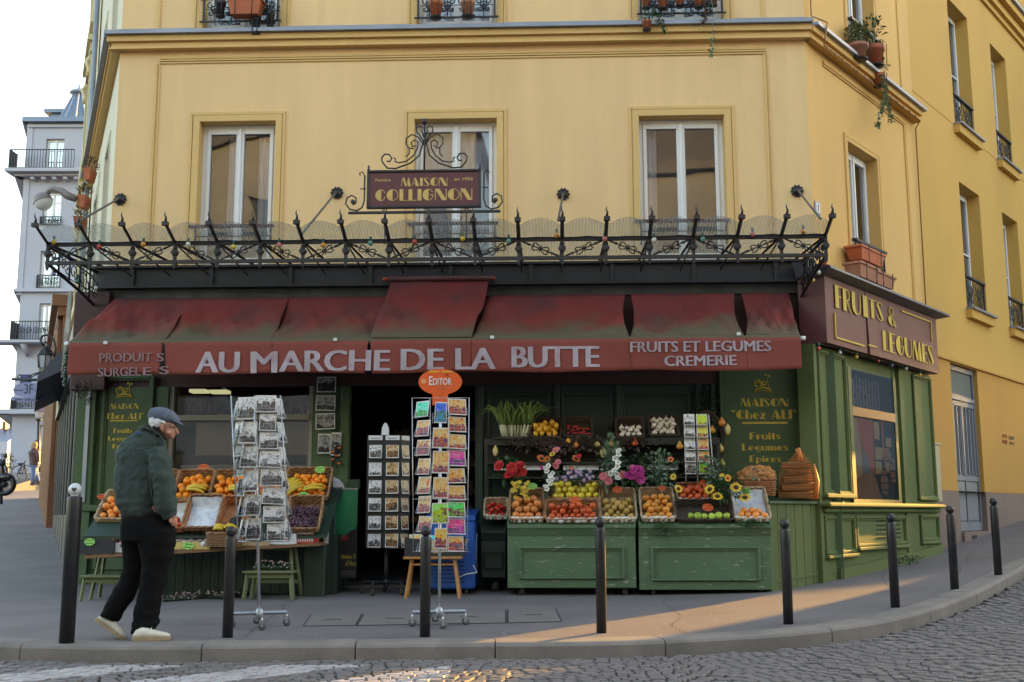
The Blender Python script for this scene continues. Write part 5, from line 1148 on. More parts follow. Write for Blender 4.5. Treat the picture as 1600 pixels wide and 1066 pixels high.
def fruit_mat(name, c1, c2, rough=0.35, lo=0.4, hi=0.6, scale=9, bump=0.0):
    m = bpy.data.materials.new(name); m.use_nodes = True; N = m.node_tree.nodes; L = m.node_tree.links; b = N['Principled BSDF']; b.inputs['Roughness'].default_value = rough
    tc = N.new('ShaderNodeTexCoord'); oi = N.new('ShaderNodeObjectInfo'); va = N.new('ShaderNodeVectorMath'); va.operation = 'ADD'; sc = N.new('ShaderNodeVectorMath'); sc.operation = 'SCALE'; sc.inputs[0].default_value = (37, 91, 53)
    L.new(oi.outputs['Random'], sc.inputs['Scale']); L.new(tc.outputs['Object'], va.inputs[0]); L.new(sc.outputs[0], va.inputs[1])
    nz = N.new('ShaderNodeTexNoise'); nz.inputs['Scale'].default_value = scale; nz.inputs['Detail'].default_value = 5; L.new(va.outputs[0], nz.inputs['Vector'])
    r = N.new('ShaderNodeMapRange'); r.inputs[1].default_value = lo; r.inputs[2].default_value = hi; L.new(nz.outputs['Fac'], r.inputs[0])
    mx = N.new('ShaderNodeMix'); mx.data_type = 'RGBA'; L.new(r.outputs[0], mx.inputs['Factor']); mx.inputs['A'].default_value = (*c1, 1); mx.inputs['B'].default_value = (*c2, 1)
    hs_ = N.new('ShaderNodeHueSaturation'); a = N.new('ShaderNodeMath'); a.operation = 'MULTIPLY_ADD'; a.inputs[1].default_value = 0.5; a.inputs[2].default_value = 0.95; L.new(oi.outputs['Random'], a.inputs[0]); L.new(a.outputs[0], hs_.inputs['Value']); L.new(mx.outputs['Result'], hs_.inputs['Color']); L.new(hs_.outputs[0], b.inputs['Base Color'])
    if bump:
        n2 = N.new('ShaderNodeTexNoise'); n2.inputs['Scale'].default_value = 220; L.new(tc.outputs['Object'], n2.inputs['Vector']); bp = N.new('ShaderNodeBump'); bp.inputs['Strength'].default_value = bump; bp.inputs['Distance'].default_value = 0.002; L.new(n2.outputs['Fac'], bp.inputs['Height']); L.new(bp.outputs[0], b.inputs['Normal'])
    return m
FRM = {'red_apple': fruit_mat('apple_red', (0.42, 0.025, 0.015), (0.55, 0.13, 0.02)), 'mixed_apple': fruit_mat('apple_mixed', (0.40, 0.05, 0.03), (0.58, 0.30, 0.05)), 'gold_apple': fruit_mat('apple_gold', (0.60, 0.42, 0.02), (0.50, 0.45, 0.05)), 'green_apple': fruit_mat('apple_green', (0.27, 0.40, 0.035), (0.38, 0.46, 0.06)),
       'orange': fruit_mat('orange_peel', (0.75, 0.20, 0.005), (0.70, 0.24, 0.01), 0.4, bump=0.5), 'blood_orange': fruit_mat('orange_blush', (0.68, 0.16, 0.03), (0.70, 0.32, 0.05), 0.4, bump=0.5), 'tomato': fruit_mat('tomato_skin', (0.45, 0.02, 0.01), (0.50, 0.035, 0.01), 0.2), 'kiwi': fruit_mat('kiwi_skin', (0.32, 0.19, 0.04), (0.42, 0.28, 0.07), 0.6), 'lemon': fruit_mat('lemon_orange', (0.68, 0.30, 0.01), (0.62, 0.36, 0.03), 0.4), 'garlic': fruit_mat('garlic_skin', (0.62, 0.52, 0.42), (0.70, 0.62, 0.54), 0.7), 'chilli': fruit_mat('chilli', (0.38, 0.015, 0.01), (0.45, 0.03, 0.02), 0.25), 'yellow_red': fruit_mat('apple_yellow_red', (0.60, 0.36, 0.03), (0.48, 0.06, 0.03), 0.35)}
stemm = mat('fruit_stem', (0.10, 0.06, 0.03), 0.8)
def fruit_mesh(kind):
    mb = MB(); r = 1.0
    if 'apple' in kind or kind == 'yellow_red':
        mb.lathe([(0.001, -0.78), (0.35, -0.86), (0.72, -0.66), (0.95, -0.2), (1.0, 0.15), (0.88, 0.6), (0.55, 0.82), (0.25, 0.78), (0.05, 0.62)], n=12); mb.tube([(0, 0, 0.6), (0.1, 0, 1.0)], 0.06, 4)
    elif kind == 'garlic': mb.lathe([(0.001, -0.7), (0.5, -0.7), (0.95, -0.3), (0.9, 0.1), (0.45, 0.5), (0.16, 0.75), (0.12, 1.2)], n=9)
    elif kind == 'kiwi': mb.lathe([(0.05, -1.0), (0.5, -0.85), (0.85, -0.4), (0.92, 0.0), (0.85, 0.4), (0.5, 0.85), (0.05, 1.0)], n=10)
    elif kind == 'lemon': mb.lathe([(0.06, -1.25), (0.2, -1.1), (0.6, -0.8), (0.9, -0.2), (0.9, 0.2), (0.6, 0.8), (0.2, 1.05), (0.06, 1.2)], n=10)
    elif kind == 'tomato': mb.lathe([(0.001, -0.7), (0.6, -0.72), (0.95, -0.3), (1.0, 0.1), (0.8, 0.55), (0.4, 0.7), (0.08, 0.6)], n=12); mb.tube([(0, 0, 0.55), (0.05, 0, 0.8)], 0.08, 4)
    elif kind == 'chilli': mb.tube([(-1.2, 0, 0), (-0.5, 0.25, 0.1), (0.3, 0.2, 0.2), (1.2, -0.2, 0.05)], [0.35, 0.4, 0.3, 0.03], 6)
    else: mb.ball((0, 0, 0), 1.0, 12, 8, (1, 1, 0.93))
    me = bpy.data.meshes.new(kind); me.from_pydata(mb.v, [], mb.f); me.polygons.foreach_set('use_smooth', mb.sm); me.materials.append(FRM[kind]); me.update(); return me
FME = {k: fruit_mesh(k) for k in FRM}
frnd = random.Random(21)
def put_fruit(kind, M, p, r, name, label, group, cat='fruit'):
    o = bpy.data.objects.new(name, FME[kind]); C.objects.link(o); tag(o, label, cat, group)
    o.matrix_world = Matrix.Translation(M @ Vector(p)) @ Matrix.Rotation(frnd.uniform(0, 6.28), 4, 'Z') @ Matrix.Rotation(frnd.uniform(-0.9, 0.9), 4, 'X') @ Matrix.Diagonal((r, r, r, 1)); return o
def fill(kind, M, wd, dp, r, name, label, group, z0=0.02, v0=0.04, v1=0.96, layers=2, skip=0.0, cat='fruit', u0=0.03, u1=0.97):
    """fruit lying in staggered rows on the tray floor, with a looser second layer"""
    sp = 2*r*0.98; nx = max(1, int((wd*(u1-u0))/sp)); ny = max(1, int(dp*(v1-v0)/(sp*0.88)))
    for L_ in range(layers):
        for j in range(ny-L_):
            for i in range(nx-(1 if (j+L_) % 2 and nx > 1 else 0)):
                if L_ and frnd.random() < 0.25*L_: continue
                if frnd.random() < skip: continue
                x = -wd/2+wd*u0+(i+0.5+(0.5 if (j+L_) % 2 and nx > 1 else 0))*(wd*(u1-u0))/nx+frnd.uniform(-.01, .01); y = dp*v0+(j+0.5+L_*0.5)*sp*0.88+frnd.uniform(-.009, .009)
                put_fruit(kind, M, (x, y, z0+r*0.85+L_*r*1.35+frnd.uniform(0, 0.014)), r*frnd.uniform(0.88, 1.16), name, label, group, cat)
def tray(x0p, x1p, ybot, d, tilt):
    a = F(x0p, ybot, d); b = F(x1p, ybot, d); c = (a+b)/2
    return FR.M @ Matrix.Translation(c) @ Matrix.Rotation(R(tilt), 4, 'X'), (b.x-a.x)
# ---- price cards: bright star-shaped cards with scribbled figures
tagm = {'green': mat('card_green', (0.30, 0.62, 0.12), 0.7), 'orange': mat('card_orange', (0.75, 0.13, 0.03), 0.7)}
ink = mat('ink', (0.03, 0.05, 0.04), 0.7); star_i = 0
def star(x, y, d, col, wpx, where):
    global star_i; star_i += 1
    p = F(x, y, d); k = wpx/2*(14+d)/FPX
    t = thing('price_card', '%s star-shaped price card %s' % ('bright green' if col == 'green' else 'fluorescent orange', where), 'price card', tuple(FR.w(*p)), 0, 'star-shaped price cards')
    mb = MB(FR.M @ Matrix.Translation(p) @ Matrix.Rotation(R(-12), 4, 'X') @ Matrix.Rotation(R(frnd.uniform(-8, 8)), 4, 'Y')); pts = []
    for i in range(22):
        a = math.pi*2*i/22; r = (1.0 if i % 2 else 0.76); pts.append((r*k*math.cos(a), r*k*0.68*math.sin(a)))
    mb.poly(pts, -0.002, 0.002); mb.build('card', tagm[col], t)
    mb2 = MB(mb.M); 
    for rr, zc in ((0.55, 0.22), (0.6, -0.2)):
        mb2.tube([(-k*rr+2*k*rr*i/14, -0.004, k*zc*1.1+k*0.13*math.sin(i*2.3+star_i)) for i in range(15)], 0.0022, 3)
    mb2.build('scribble', ink, t)
# ---- the green carts on castors
casm = mat('castor', (0.03, 0.03, 0.03), 0.5)
def castor(parent, p, r=0.035, m=casm, m2=None):
    mb = MB(Matrix.Translation(p)); mb.lathe([(r*.6, -0.014), (r, -0.011), (r, 0.011), (r*.6, 0.014)], (0, 0, 0), 14, M=Matrix.Translation((0, 0, r)) @ Matrix.Rotation(R(90), 4, 'X') @ Matrix.Rotation(R(20), 4, 'Y')); c = mb.build('castor', m, parent)
    mb = MB(Matrix.Translation(p)); 
    for s in (-1, 1): mb.box(-0.012, 0.016, s*0.02-0.002, s*0.02+0.002, r*0.8, r*2.1)
    mb.box(-0.02, 0.02, -0.022, 0.022, r*2.1, r*2.1+0.01); mb.tube([(0, 0, r*2.1), (0, 0, r*2.1+0.03)], 0.009, 6); mb.build('fork', m2 or m, c)
def cart(x0p, x1p, ytop, ybot, d, depth, label, m, extra=True):
    a = F(x0p, ybot, d); b = F(x1p, ybot, d); zt = F(x0p, ytop, d).z; zb = (a.z+b.z)/2; x0, x1 = a.x, b.x
    t = thing('produce_cart', label, 'cart', tuple(FR.w((x0+x1)/2, d+depth/2, zb)), 0, 'green wooden produce carts')
    mb = MB(FR.M); mb.bbox(x0, x1, d, d+depth, zb, zt-0.12, b=0.006)
    mb.add([(x0, d, zt-0.119), (x1, d, zt-0.119), (x1, d-0.04, zt-0.03), (x0, d-0.04, zt-0.03), (x0, d+depth, zt-0.119), (x1, d+depth, zt-0.119), (x1, d+depth, zt-0.03), (x0, d+depth, zt-0.03)], [(0, 1, 2, 3), (4, 7, 6, 5), (1, 5, 6, 2), (0, 3, 7, 4), (3, 2, 6, 7)])
    mb.build('body', m, t)
    mb = MB(FR.M)
    mb.add([(x0, d-0.05, zt-0.03), (x1, d-0.05, zt-0.03), (x1, d+depth, zt+0.34), (x0, d+depth, zt+0.34), (x0, d-0.05, zt), (x1, d-0.05, zt), (x1, d+depth, zt+0.37), (x0, d+depth, zt+0.37)], [(0, 3, 2, 1), (4, 5, 6, 7), (0, 1, 5, 4), (1, 2, 6, 5), (3, 7, 6, 2), (0, 4, 7, 3)])
    for x in (x0, x1-0.02): mb.add([(x, d-0.05, zt), (x+0.02, d-0.05, zt), (x+0.02, d+depth, zt+0.37), (x, d+depth, zt+0.37), (x, d-0.05, zt+0.03), (x+0.02, d-0.05, zt+0.03), (x+0.02, d+depth, zt+0.42), (x, d+depth, zt+0.42)], [(0, 3, 2, 1), (4, 5, 6, 7), (0, 1, 5, 4), (1, 2, 6, 5), (3, 7, 6, 2), (0, 4, 7, 3)])
    mb.build('sloping_shelf', m, t)
    w_ = x1-x0; panel(FR, x0+w_*0.09, x1-w_*0.09, zb+0.10, zt-0.24, d, m, t, fw=0.022)
    for x in (x0+0.16, x1-0.12):
        for y in (d+0.08, d+depth-0.1):
            p = FR.w(x, y, 0); g = gz(p.x, p.y); castor(t, (p.x, p.y, g+0.0), max(0.03, min(0.05, (zb-g)*0.4)))
    return t, x0, x1, zt
cartA = cart(793, 994.5, 821, 919, -1.15, 0.62, 'green produce cart with scraped panel, left of the pair, holding apples and kiwis', greenw)
cartB = cart(999.5, 1208, 821, 922, -1.15, 0.62, 'green produce cart with chipped panel, right of the pair, beside the boarded locker', greenw)
cartC = cart(752, 790, 829, 903, -0.70, 0.5, 'narrow dark green produce cart behind the blue freezer holding tomatoes', gdark)
BT = 40
def bk(x0p, x1p, ybot, d, slant, hf, hb, tilt, m, label, **k):
    M, wd = tray(x0p, x1p, ybot, d, tilt); basket(label, M, wd*0.97, slant, hf, hb, m, **k); return M, wd*0.94
M, wd = bk(757, 793, 812, -0.75, 0.27, 0.05, 0.09, 40, wick_w, 'small pale wicker basket of tomatoes left of the apple baskets', front_cloth=True); fill('tomato', M, wd, 0.27, 0.031, 'tomato', 'round red tomato in the small basket at the left end of the carts', 'tomatoes in the small basket', cat='vegetable')
M, wd = bk(797, 849, 817, -1.15, 0.46, 0.06, 0.11, BT, wick, 'wicker basket of blushed apples at the left end of the left green cart', front_cloth=True); fill('mixed_apple', M, wd, 0.40, 0.042, 'apple', 'blushed apple in the leftmost basket of the left green cart', 'apples in the leftmost cart basket', v1=.9, layers=3)
M, wd = bk(853, 936, 817, -1.17, 0.27, 0.05, 0.10, BT, wick, 'wide wicker basket of red apples in the middle of the left green cart', front_cloth=True); fill('red_apple', M, wd, 0.27, 0.038, 'apple', 'bright red apple in the wide basket on the left green cart', 'red apples in the wide basket', skip=0.02, layers=3)
M, wd = bk(857, 940, 784, -0.95, 0.26, 0.05, 0.08, BT, wick, 'wide wicker basket of yellow apples above the red apples'); fill('gold_apple', M, wd, 0.26, 0.038, 'apple', 'yellow apple in the upper wide basket on the left green cart', 'yellow apples in the upper basket', layers=3)
M, wd = bk(939, 994, 817, -1.15, 0.46, 0.06, 0.11, BT, wick_w, 'wicker basket of brown kiwis at the right end of the left green cart', front_cloth=True); fill('kiwi', M, wd, 0.34, 0.036, 'kiwi', 'brown kiwi in the right-hand basket of the left green cart', 'kiwis in the cart basket')
M, wd = bk(1003, 1055, 816, -1.15, 0.46, 0.06, 0.11, BT, wick_w, 'wicker basket of yellow and red apples at the left of the right cart', front_cloth=True); fill('yellow_red', M, wd, 0.38, 0.040, 'apple', 'yellow and red apple in the left basket of the right green cart', 'yellow and red apples in the cart basket', layers=2); 
M, wd = bk(1058, 1145, 817, -1.17, 0.27, 0.05, 0.10, BT, wick_d, 'dark wide wicker basket of green apples on the right green cart'); fill('green_apple', M, wd, 0.13, 0.040, 'apple', 'green apple in the wide dark basket on the right cart', 'green apples in the dark basket', layers=2, skip=.1)
M, wd = bk(1059, 1112, 786, -0.95, 0.24, 0.05, 0.09, BT, wick, 'wicker basket of red apples above the green apples', front_cloth=True); fill('red_apple', M, wd, 0.22, 0.038, 'apple', 'red apple in the upper basket of the right green cart', 'red apples in the upper basket')
M, wd = bk(1148, 1203, 816, -1.15, 0.46, 0.06, 0.11, BT, wick_w, 'paper-lined wicker basket with five pale oranges at the right cart end', liner=paper_p, front_cloth=True); fill('blood_orange', M, wd, 0.17, 0.042, 'orange', 'pale orange in the paper-lined basket at the end of the right cart', 'pale oranges in the paper-lined basket', layers=1, skip=0.0)
# ---- dark stand with a high shelf behind the carts
st = thing('display_stand', 'dark wooden display stand with a high shelf behind the produce carts', 'display stand', tuple(FR.w(1.2, -0.35, 0.1)))
dkw = mat('dark_wood', (0.03, 0.026, 0.018), 0.7, var=0.3, scale=5)
xs0, xs1 = F(757, 700, -0.45).x, F(1125, 700, -0.45).x; zs = F(850, 688, -0.45).z
mb = MB(FR.M); mb.box(xs0, xs1, -0.45, -0.05, zs-0.03, zs); mb.box(xs0, xs1, -0.47, -0.45, zs-0.06, zs+0.02); mb.build('shelf', dkw, st)
z2 = F(850, 722, -0.5).z; z3 = F(850, 745, -0.55).z
mb = MB(FR.M); mb.box(xs0, xs1, -0.45, -0.05, z2-0.02, z2); mb.build('shelf', dkw, st); mb = MB(FR.M); mb.box(xs0, xs1, -0.47, -0.05, z3-0.02, z3); mb.build('shelf', dkw, st)
for x in (xs0, (xs0+xs1)/2, xs1-0.04): mb = MB(FR.M); mb.box(x, x+0.04, -0.46, -0.42, 0.3, zs-0.031); mb.build('upright', dkw, st)
mb = MB(FR.M); mb.box(xs0, xs1, -0.10, -0.05, z3, zs-0.03); mb.build('back_board', dkw, st)
mb = MB(FR.M); 
for (a, b) in ((772, 845), (880, 950), (985, 1060)): p, q = F(a, 732, -.4), F(b, 725, -.4); mb.add([(p.x, -0.4, p.z-0.02), (q.x, -0.4, p.z-0.02), (q.x, -0.38, q.z), (p.x, -0.38, q.z-.01)], [(0, 1, 2, 3)])
mb.build('shelf_paper', paper, st)
def topb(x0, x1, yb, kind, r, label, flabel, name, grp, m=wick_d, sl=0.34, cat='fruit', lay=2, v1=0.75):
    M, wd = bk(x0, x1, yb, -0.44, sl, 0.04, 0.08, 38, m, label); fill(kind, M, wd, sl, r, name, flabel, grp, layers=lay, v1=v1, cat=cat)
topb(830, 876, 687, 'lemon', 0.036, 'dark wicker basket of orange lemons on the high shelf beside the leeks', 'orange-yellow lemon in the high shelf basket beside the leeks', 'lemon', 'lemons on the high shelf', lay=2, v1=0.9)
topb(882, 925, 686, 'chilli', 0.03, 'dark wicker basket of red chillies on the high shelf', 'red chilli in the dark high shelf basket', 'chilli', 'chillies on the high shelf', cat='vegetable', v1=0.55)
topb(964, 1006, 687, 'garlic', 0.031, 'dark wicker basket of garlic under a brown paper on the high shelf', 'garlic bulb in the high shelf basket with brown paper', 'garlic_bulb', 'garlic in the left garlic basket', cat='vegetable', v1=0.6)
topb(1016, 1060, 684, 'garlic', 0.034, 'dark wicker basket heaped with garlic nearest the postcard tower', 'garlic bulb in the heaped basket nearest the postcard tower', 'garlic_bulb', 'garlic in the right garlic basket', cat='vegetable', v1=0.95)
# ---- foliage and flowers
lf = mat('leaf_green', (0.045, 0.10, 0.03), 0.5, var=0.3, scale=20, randv=0.15); lf2 = mat('leaf_pale', (0.16, 0.24, 0.14), 0.6, var=0.3, scale=20); lfd = mat('leaf_dark', (0.02, 0.045, 0.02), 0.5, var=0.3, scale=20); dry = mat('dry_leaf', (0.10, 0.065, 0.04), 0.8, var=0.3, scale=15)
def leaf(mb, p, d, L_, W_, droop=0.2):
    d = d.normalized(); s = d.cross(Vector((frnd.uniform(-.3, .3), frnd.uniform(-.3, .3), 1))).normalized(); n = s.cross(d)
    a = p; b = p+d*L_*0.45+s*W_/2+n*0.1*L_; c = p+d*L_-Vector((0, 0, droop*L_)); e = p+d*L_*0.45-s*W_/2+n*0.1*L_; m_ = p+d*L_*0.5
    mb.add([a, b, c, e, m_], [(0, 1, 4), (1, 2, 4), (2, 3, 4), (3, 0, 4)])
def rv(): 
    while True:
        v = Vector((frnd.uniform(-1, 1), frnd.uniform(-1, 1), frnd.uniform(-1, 1)))
        if 0.05 < v.length < 1: return v
def bush(parent, c, rad, n, L_, W_, m, name='leaves', up=0.3):
    mb = MB(FR.M); c = Vector(c)
    for i in range(n):
        v = rv(); p = c+Vector((v.x*rad[0], v.y*rad[1], v.z*rad[2])); d = (v+Vector((0, -0.3, up))+rv()*0.6); leaf(mb, p, d, L_*frnd.uniform(.6, 1.2), W_*frnd.uniform(.7, 1.1))
        if i % 5 == 0: mb.tube([c+Vector((v.x*rad[0]*.2, 0, -rad[2])), (c+p)/2, p], 0.0025, 3)
    return mb.build(name, m, parent)
def blossom(parent, p, r, m, kind='rose', cm=None, name='blossom'):
    mb = MB(FR.M @ Matrix.Translation(p) @ Matrix.Rotation(R(65+frnd.uniform(-25, 25)), 4, 'X') @ Matrix.Rotation(R(frnd.uniform(-30, 30)), 4, 'Y'))
    if kind == 'rose':
        for ring, (k, rr, z, tilt) in enumerate(((7, 1.0, 0, 0.5), (6, 0.75, 0.15, 1.0), (4, 0.45, 0.3, 1.6))):
            for i in range(k):
                a = 6.28*i/k+ring*.5; ca, sa = math.cos(a), math.sin(a); R0, R1 = rr*r*0.2, rr*r; w_ = rr*r*0.5
                mb.add([(ca*R0-sa*w_*.5, sa*R0+ca*w_*.5, z*r), (ca*R0+sa*w_*.5, sa*R0-ca*w_*.5, z*r), (ca*R1+sa*w_*.8, sa*R1-ca*w_*.8, z*r+r*.35*tilt), (ca*R1*1.12, sa*R1*1.12, z*r+r*.3*tilt), (ca*R1-sa*w_*.8, sa*R1+ca*w_*.8, z*r+r*.35*tilt)], [(0, 1, 2, 3, 4)], True)
    else:
        k = 14 if kind == 'daisy' else 5
        for i in range(k):
            a = 6.28*i/k+frnd.uniform(-.1, .1); ca, sa = math.cos(a), math.sin(a); w_ = r*(0.2 if k > 6 else 0.5)
            mb.add([(ca*r*.2, sa*r*.2, 0), (ca*r*.65-sa*w_, sa*r*.65+ca*w_, r*.1), (ca*r, sa*r, r*frnd.uniform(-.1, .25)), (ca*r*.65+sa*w_, sa*r*.65-ca*w_, r*.1)], [(0, 1, 2, 3)], True)
    b = mb.build(name, m, parent)
    if cm: m2 = MB(mb.M); m2.ball((0, 0, r*.08), r*(0.42 if kind == 'daisy' else .22), 8, 5, (1, 1, .5)); m2.build('flower_centre', cm, b)
P = lambda n, c, v=.15: mat('petal_'+n, c, 0.6, var=v, scale=25)
pred, pyel, pwht, ppnk, ppur, pmag, por, sun_y, sun_c = P('red', (0.50, 0.02, 0.02)), P('yellow', (0.65, 0.42, 0.03)), P('white', (0.72, 0.72, 0.66)), P('pink', (0.60, 0.16, 0.18)), P('lilac', (0.33, 0.22, 0.50)), P('magenta', (0.45, 0.04, 0.22)), P('orange', (0.55, 0.14, 0.03)), P('sunflower', (0.68, 0.42, 0.02)), mat('sunflower_centre', (0.05, 0.025, 0.01), 0.9)
def bouquet(label, c, dd, rad, nleaf, spots, lm=lf, L_=0.07, W_=0.035, name='flower_bouquet', cat='flowers'):
    p = F(c[0], c[1], dd); t = thing(name, label, cat, tuple(FR.w(*p)), 0, 'artificial flowers around the baskets')
    bush(t, p, (rad[0]*1.1, rad[1]*1.2, rad[2]*1.1), int(nleaf*1.8), L_, W_*1.1, lm)
    for x, y, r, m, kind, cm in spots: q = F(x, y, dd-0.1-frnd.uniform(0, .05)); blossom(t, q, r*1.35, m, kind, cm)
    return t
rr = frnd.uniform
bouquet('red flowers with dark leaves at the left end of the fruit stand', (795, 735), -0.75, (0.2, 0.06, 0.12), 70, [(780, 728, .045, pred, 'rose', None), (800, 732, .05, pred, 'rose', None), (812, 728, .045, pred, 'rose', None), (806, 740, .05, pred, 'rose', None), (796, 742, .045, pred, 'rose', None), (818, 738, .035, pred, 'rose', None)], lf, .09, .05)
bouquet('small yellow florets hanging over the left apple basket', (812, 762), -1.05, (0.1, 0.05, 0.14), 50, [(800+rr(0, 26), 750+rr(0, 30), .016, pyel, 'five', None) for i in range(34)], lf, .05, .025)
bouquet('spray of white orchids with purple tips before the shelf', (857, 745), -1.0, (0.08, 0.05, 0.2), 30, [(850+rr(0, 14), 728+i*4, .026, pwht, 'five', pyel) for i in range(10)]+[(868, 728, .03, ppnk, 'rose', None), (872, 722, .025, ppnk, 'rose', None), (846, 731, .02, pmag, 'five', None)], lf, .07, .03)
bouquet('lilac daisies with thin green leaves behind the yellow apples', (893, 745), -0.85, (0.3, 0.08, 0.09), 90, [(864+rr(0, 66), 736+rr(0, 17), .02, ppur, 'daisy', pyel) for i in range(22)], lf2, .06, .018)
bouquet('pink and orange lilies rising above the white orchids', (860, 712), -0.8, (0.12, 0.05, 0.12), 26, [(869, 703, .04, ppnk, 'five', pyel), (863, 710, .03, pyel, 'five', None), (846, 717, .05, por, 'daisy', sun_c), (855, 718, .035, por, 'daisy', None), (900, 717, .045, por, 'daisy', sun_c), (904, 713, .03, pred, 'daisy', None), (893, 732, .02, pred, 'five', None)], dry, .06, .03)
bouquet('tall white blossom spray with grey-green leaves between both carts', (955, 725), -0.95, (0.14, 0.06, 0.28), 85, [(964+rr(-4, 5), 704+i*6.2, .03, pwht, 'five', pyel) for i in range(8)]+[(954, 740, .03, pwht, 'five', pyel), (943, 745, .035, ppnk, 'rose', None), (951, 752, .035, ppnk, 'rose', None), (973, 742, .03, ppnk, 'rose', None)], lf2, .09, .045)
bouquet('magenta peonies with light leaves above the kiwi basket', (990, 745), -1.1, (0.11, 0.05, 0.1), 50, [(985, 744, .05, pmag, 'rose', None), (997, 738, .055, pmag, 'rose', None), (1000, 748, .045, pmag, 'rose', None), (990, 734, .04, pmag, 'rose', None)], lf, .07, .035)
bouquet('trailing grey-green eucalyptus leaves over the right cart', (1030, 735), -0.85, (0.22, 0.08, 0.2), 110, [(1048, 718, .03, por, 'five', None)], lf2, .075, .045)
bouquet('leafy garland with dark round leaves along the middle shelf', (1000, 722), -0.6, (0.5, 0.05, 0.07), 80, [], lfd, .09, .07)
bouquet('sunflowers with large yellow heads above the green apples', (1135, 765), -1.1, (0.22, 0.06, 0.1), 90, [(1109, 765, .05, sun_y, 'daisy', sun_c), (1121, 776, .05, sun_y, 'daisy', sun_c), (1150, 762, .055, sun_y, 'daisy', sun_c), (1164, 778, .055, sun_y, 'daisy', sun_c), (1137, 747, .035, sun_y, 'daisy', pred), (1060, 764, .04, sun_y, 'daisy', sun_c), (1052, 745, .03, pyel, 'daisy', None), (1128, 743, .025, pyel, 'daisy', None)], lf, .08, .04)
bouquet('eucalyptus twig hanging over the postcard tower', (1110, 735), -1.05, (0.16, 0.04, 0.14), 60, [], lf2, .07, .05)
bouquet('ivy sprig trailing below the rim of the right cart', (1040, 825), -1.22, (0.14, 0.02, 0.07), 40, [], lf, .035, .03); bouquet('small ivy sprig at the right end of the right cart rim', (1170, 818), -1.22, (0.14, 0.02, 0.03), 34, [], lf, .035, .03)
bouquet('faded leafy garland along the edge of the high shelf', (905, 694), -0.5, (0.95, 0.03, 0.07), 170, [], dry, .07, .045)
bouquet('dark silk ivy hanging down the wall above the postcard tower', (1100, 640), -0.1, (0.16, 0.06, 0.35), 90, [], lfd, .07, .05)
# twig wreath with gourds on the right
wr = thing('twig_wreath', 'dry twig wreath with small gourds hanging right of the postcard tower', 'wreath', tuple(FR.w(*F(1118, 690, -0.3))))
mb = MB(FR.M); cpt = F(1105, 690, -0.3)
for k in range(26): mb.tube([Vector((cpt.x+(0.2+rr(-.03, .03))*math.cos(a*.35-1.6), -0.3+rr(-.04, .04), cpt.z+(0.36+rr(-.03, .03))*math.sin(a*.35-1.6))) for a in range(11)], 0.006, 3)
mb.build('twigs', dry, wr)
gm = {'o': fruit_mat('gourd_orange', (0.6, 0.25, 0.03), (0.55, 0.35, 0.06)), 'y': fruit_mat('gourd_yellow', (0.6, 0.45, 0.1), (0.6, 0.5, 0.25)), 'g': fruit_mat('gourd_green', (0.2, 0.22, 0.04), (0.35, 0.3, 0.06)), 'r': fruit_mat('gourd_red', (0.5, 0.08, 0.03), (0.55, 0.2, 0.04))}
def gourd(x, y, d, r, c, label, long=1.0):
    p = F(x, y, d); mb = MB(FR.M @ Matrix.Translation(p)); mb.lathe([(0.01, -1.0*r*long), (0.6*r, -0.85*r*long), (r, -0.3*r*long), (0.8*r, 0.3*r), (0.4*r, 0.8*r), (0.3*r, 1.2*r), (0.05*r, 1.4*r)], n=9); o = mb.build('ornamental_gourd', gm[c], None, tuple(FR.w(*p))); tag(o, label, 'gourd', 'hanging gourds and fruit'); return o
for x, y, d, r, c, l, lg in ((1128, 660, -.4, .045, 'r', 'red gourd on the twig wreath beside the painted panel', 1), (1137, 668, -.4, .035, 'y', 'long curved yellow gourd hanging against the painted panel', 2.6), (1113, 672, -.4, .04, 'o', 'orange gourd on the inner edge of the twig wreath', 1), (1126, 700, -.4, .04, 'y', 'yellow gourd halfway down the twig wreath', 1.3), (1128, 724, -.4, .045, 'g', 'green gourd low on the twig wreath', 1), (992, 692, -.5, .042, 'r', 'orange-red fruit hanging below the left garlic basket', .9), (1062, 697, -.5, .045, 'o', 'yellow-orange gourd hanging left of the postcard tower', .9), (900, 695, -.5, .035, 'r', 'red and yellow gourd hanging under the chilli basket', 1), (933, 694, -.5, .035, 'y', 'pale yellow pear-shaped gourd right of the chilli basket', 1), (955, 693, -.5, .035, 'o', 'small orange pear-shaped gourd below the empty shelf section', 1), (942, 705, -.5, .04, 'y', 'long yellow squash hanging in the middle of the stand', 2), (888, 688, -.5, .03, 'o', 'slim orange gourd hanging left of the chilli basket', 1.5), (774, 702, -.5, .035, 'y', 'long yellow gourd hanging under the leeks', 2.4)): gourd(x, y, d, r, c, l, lg)
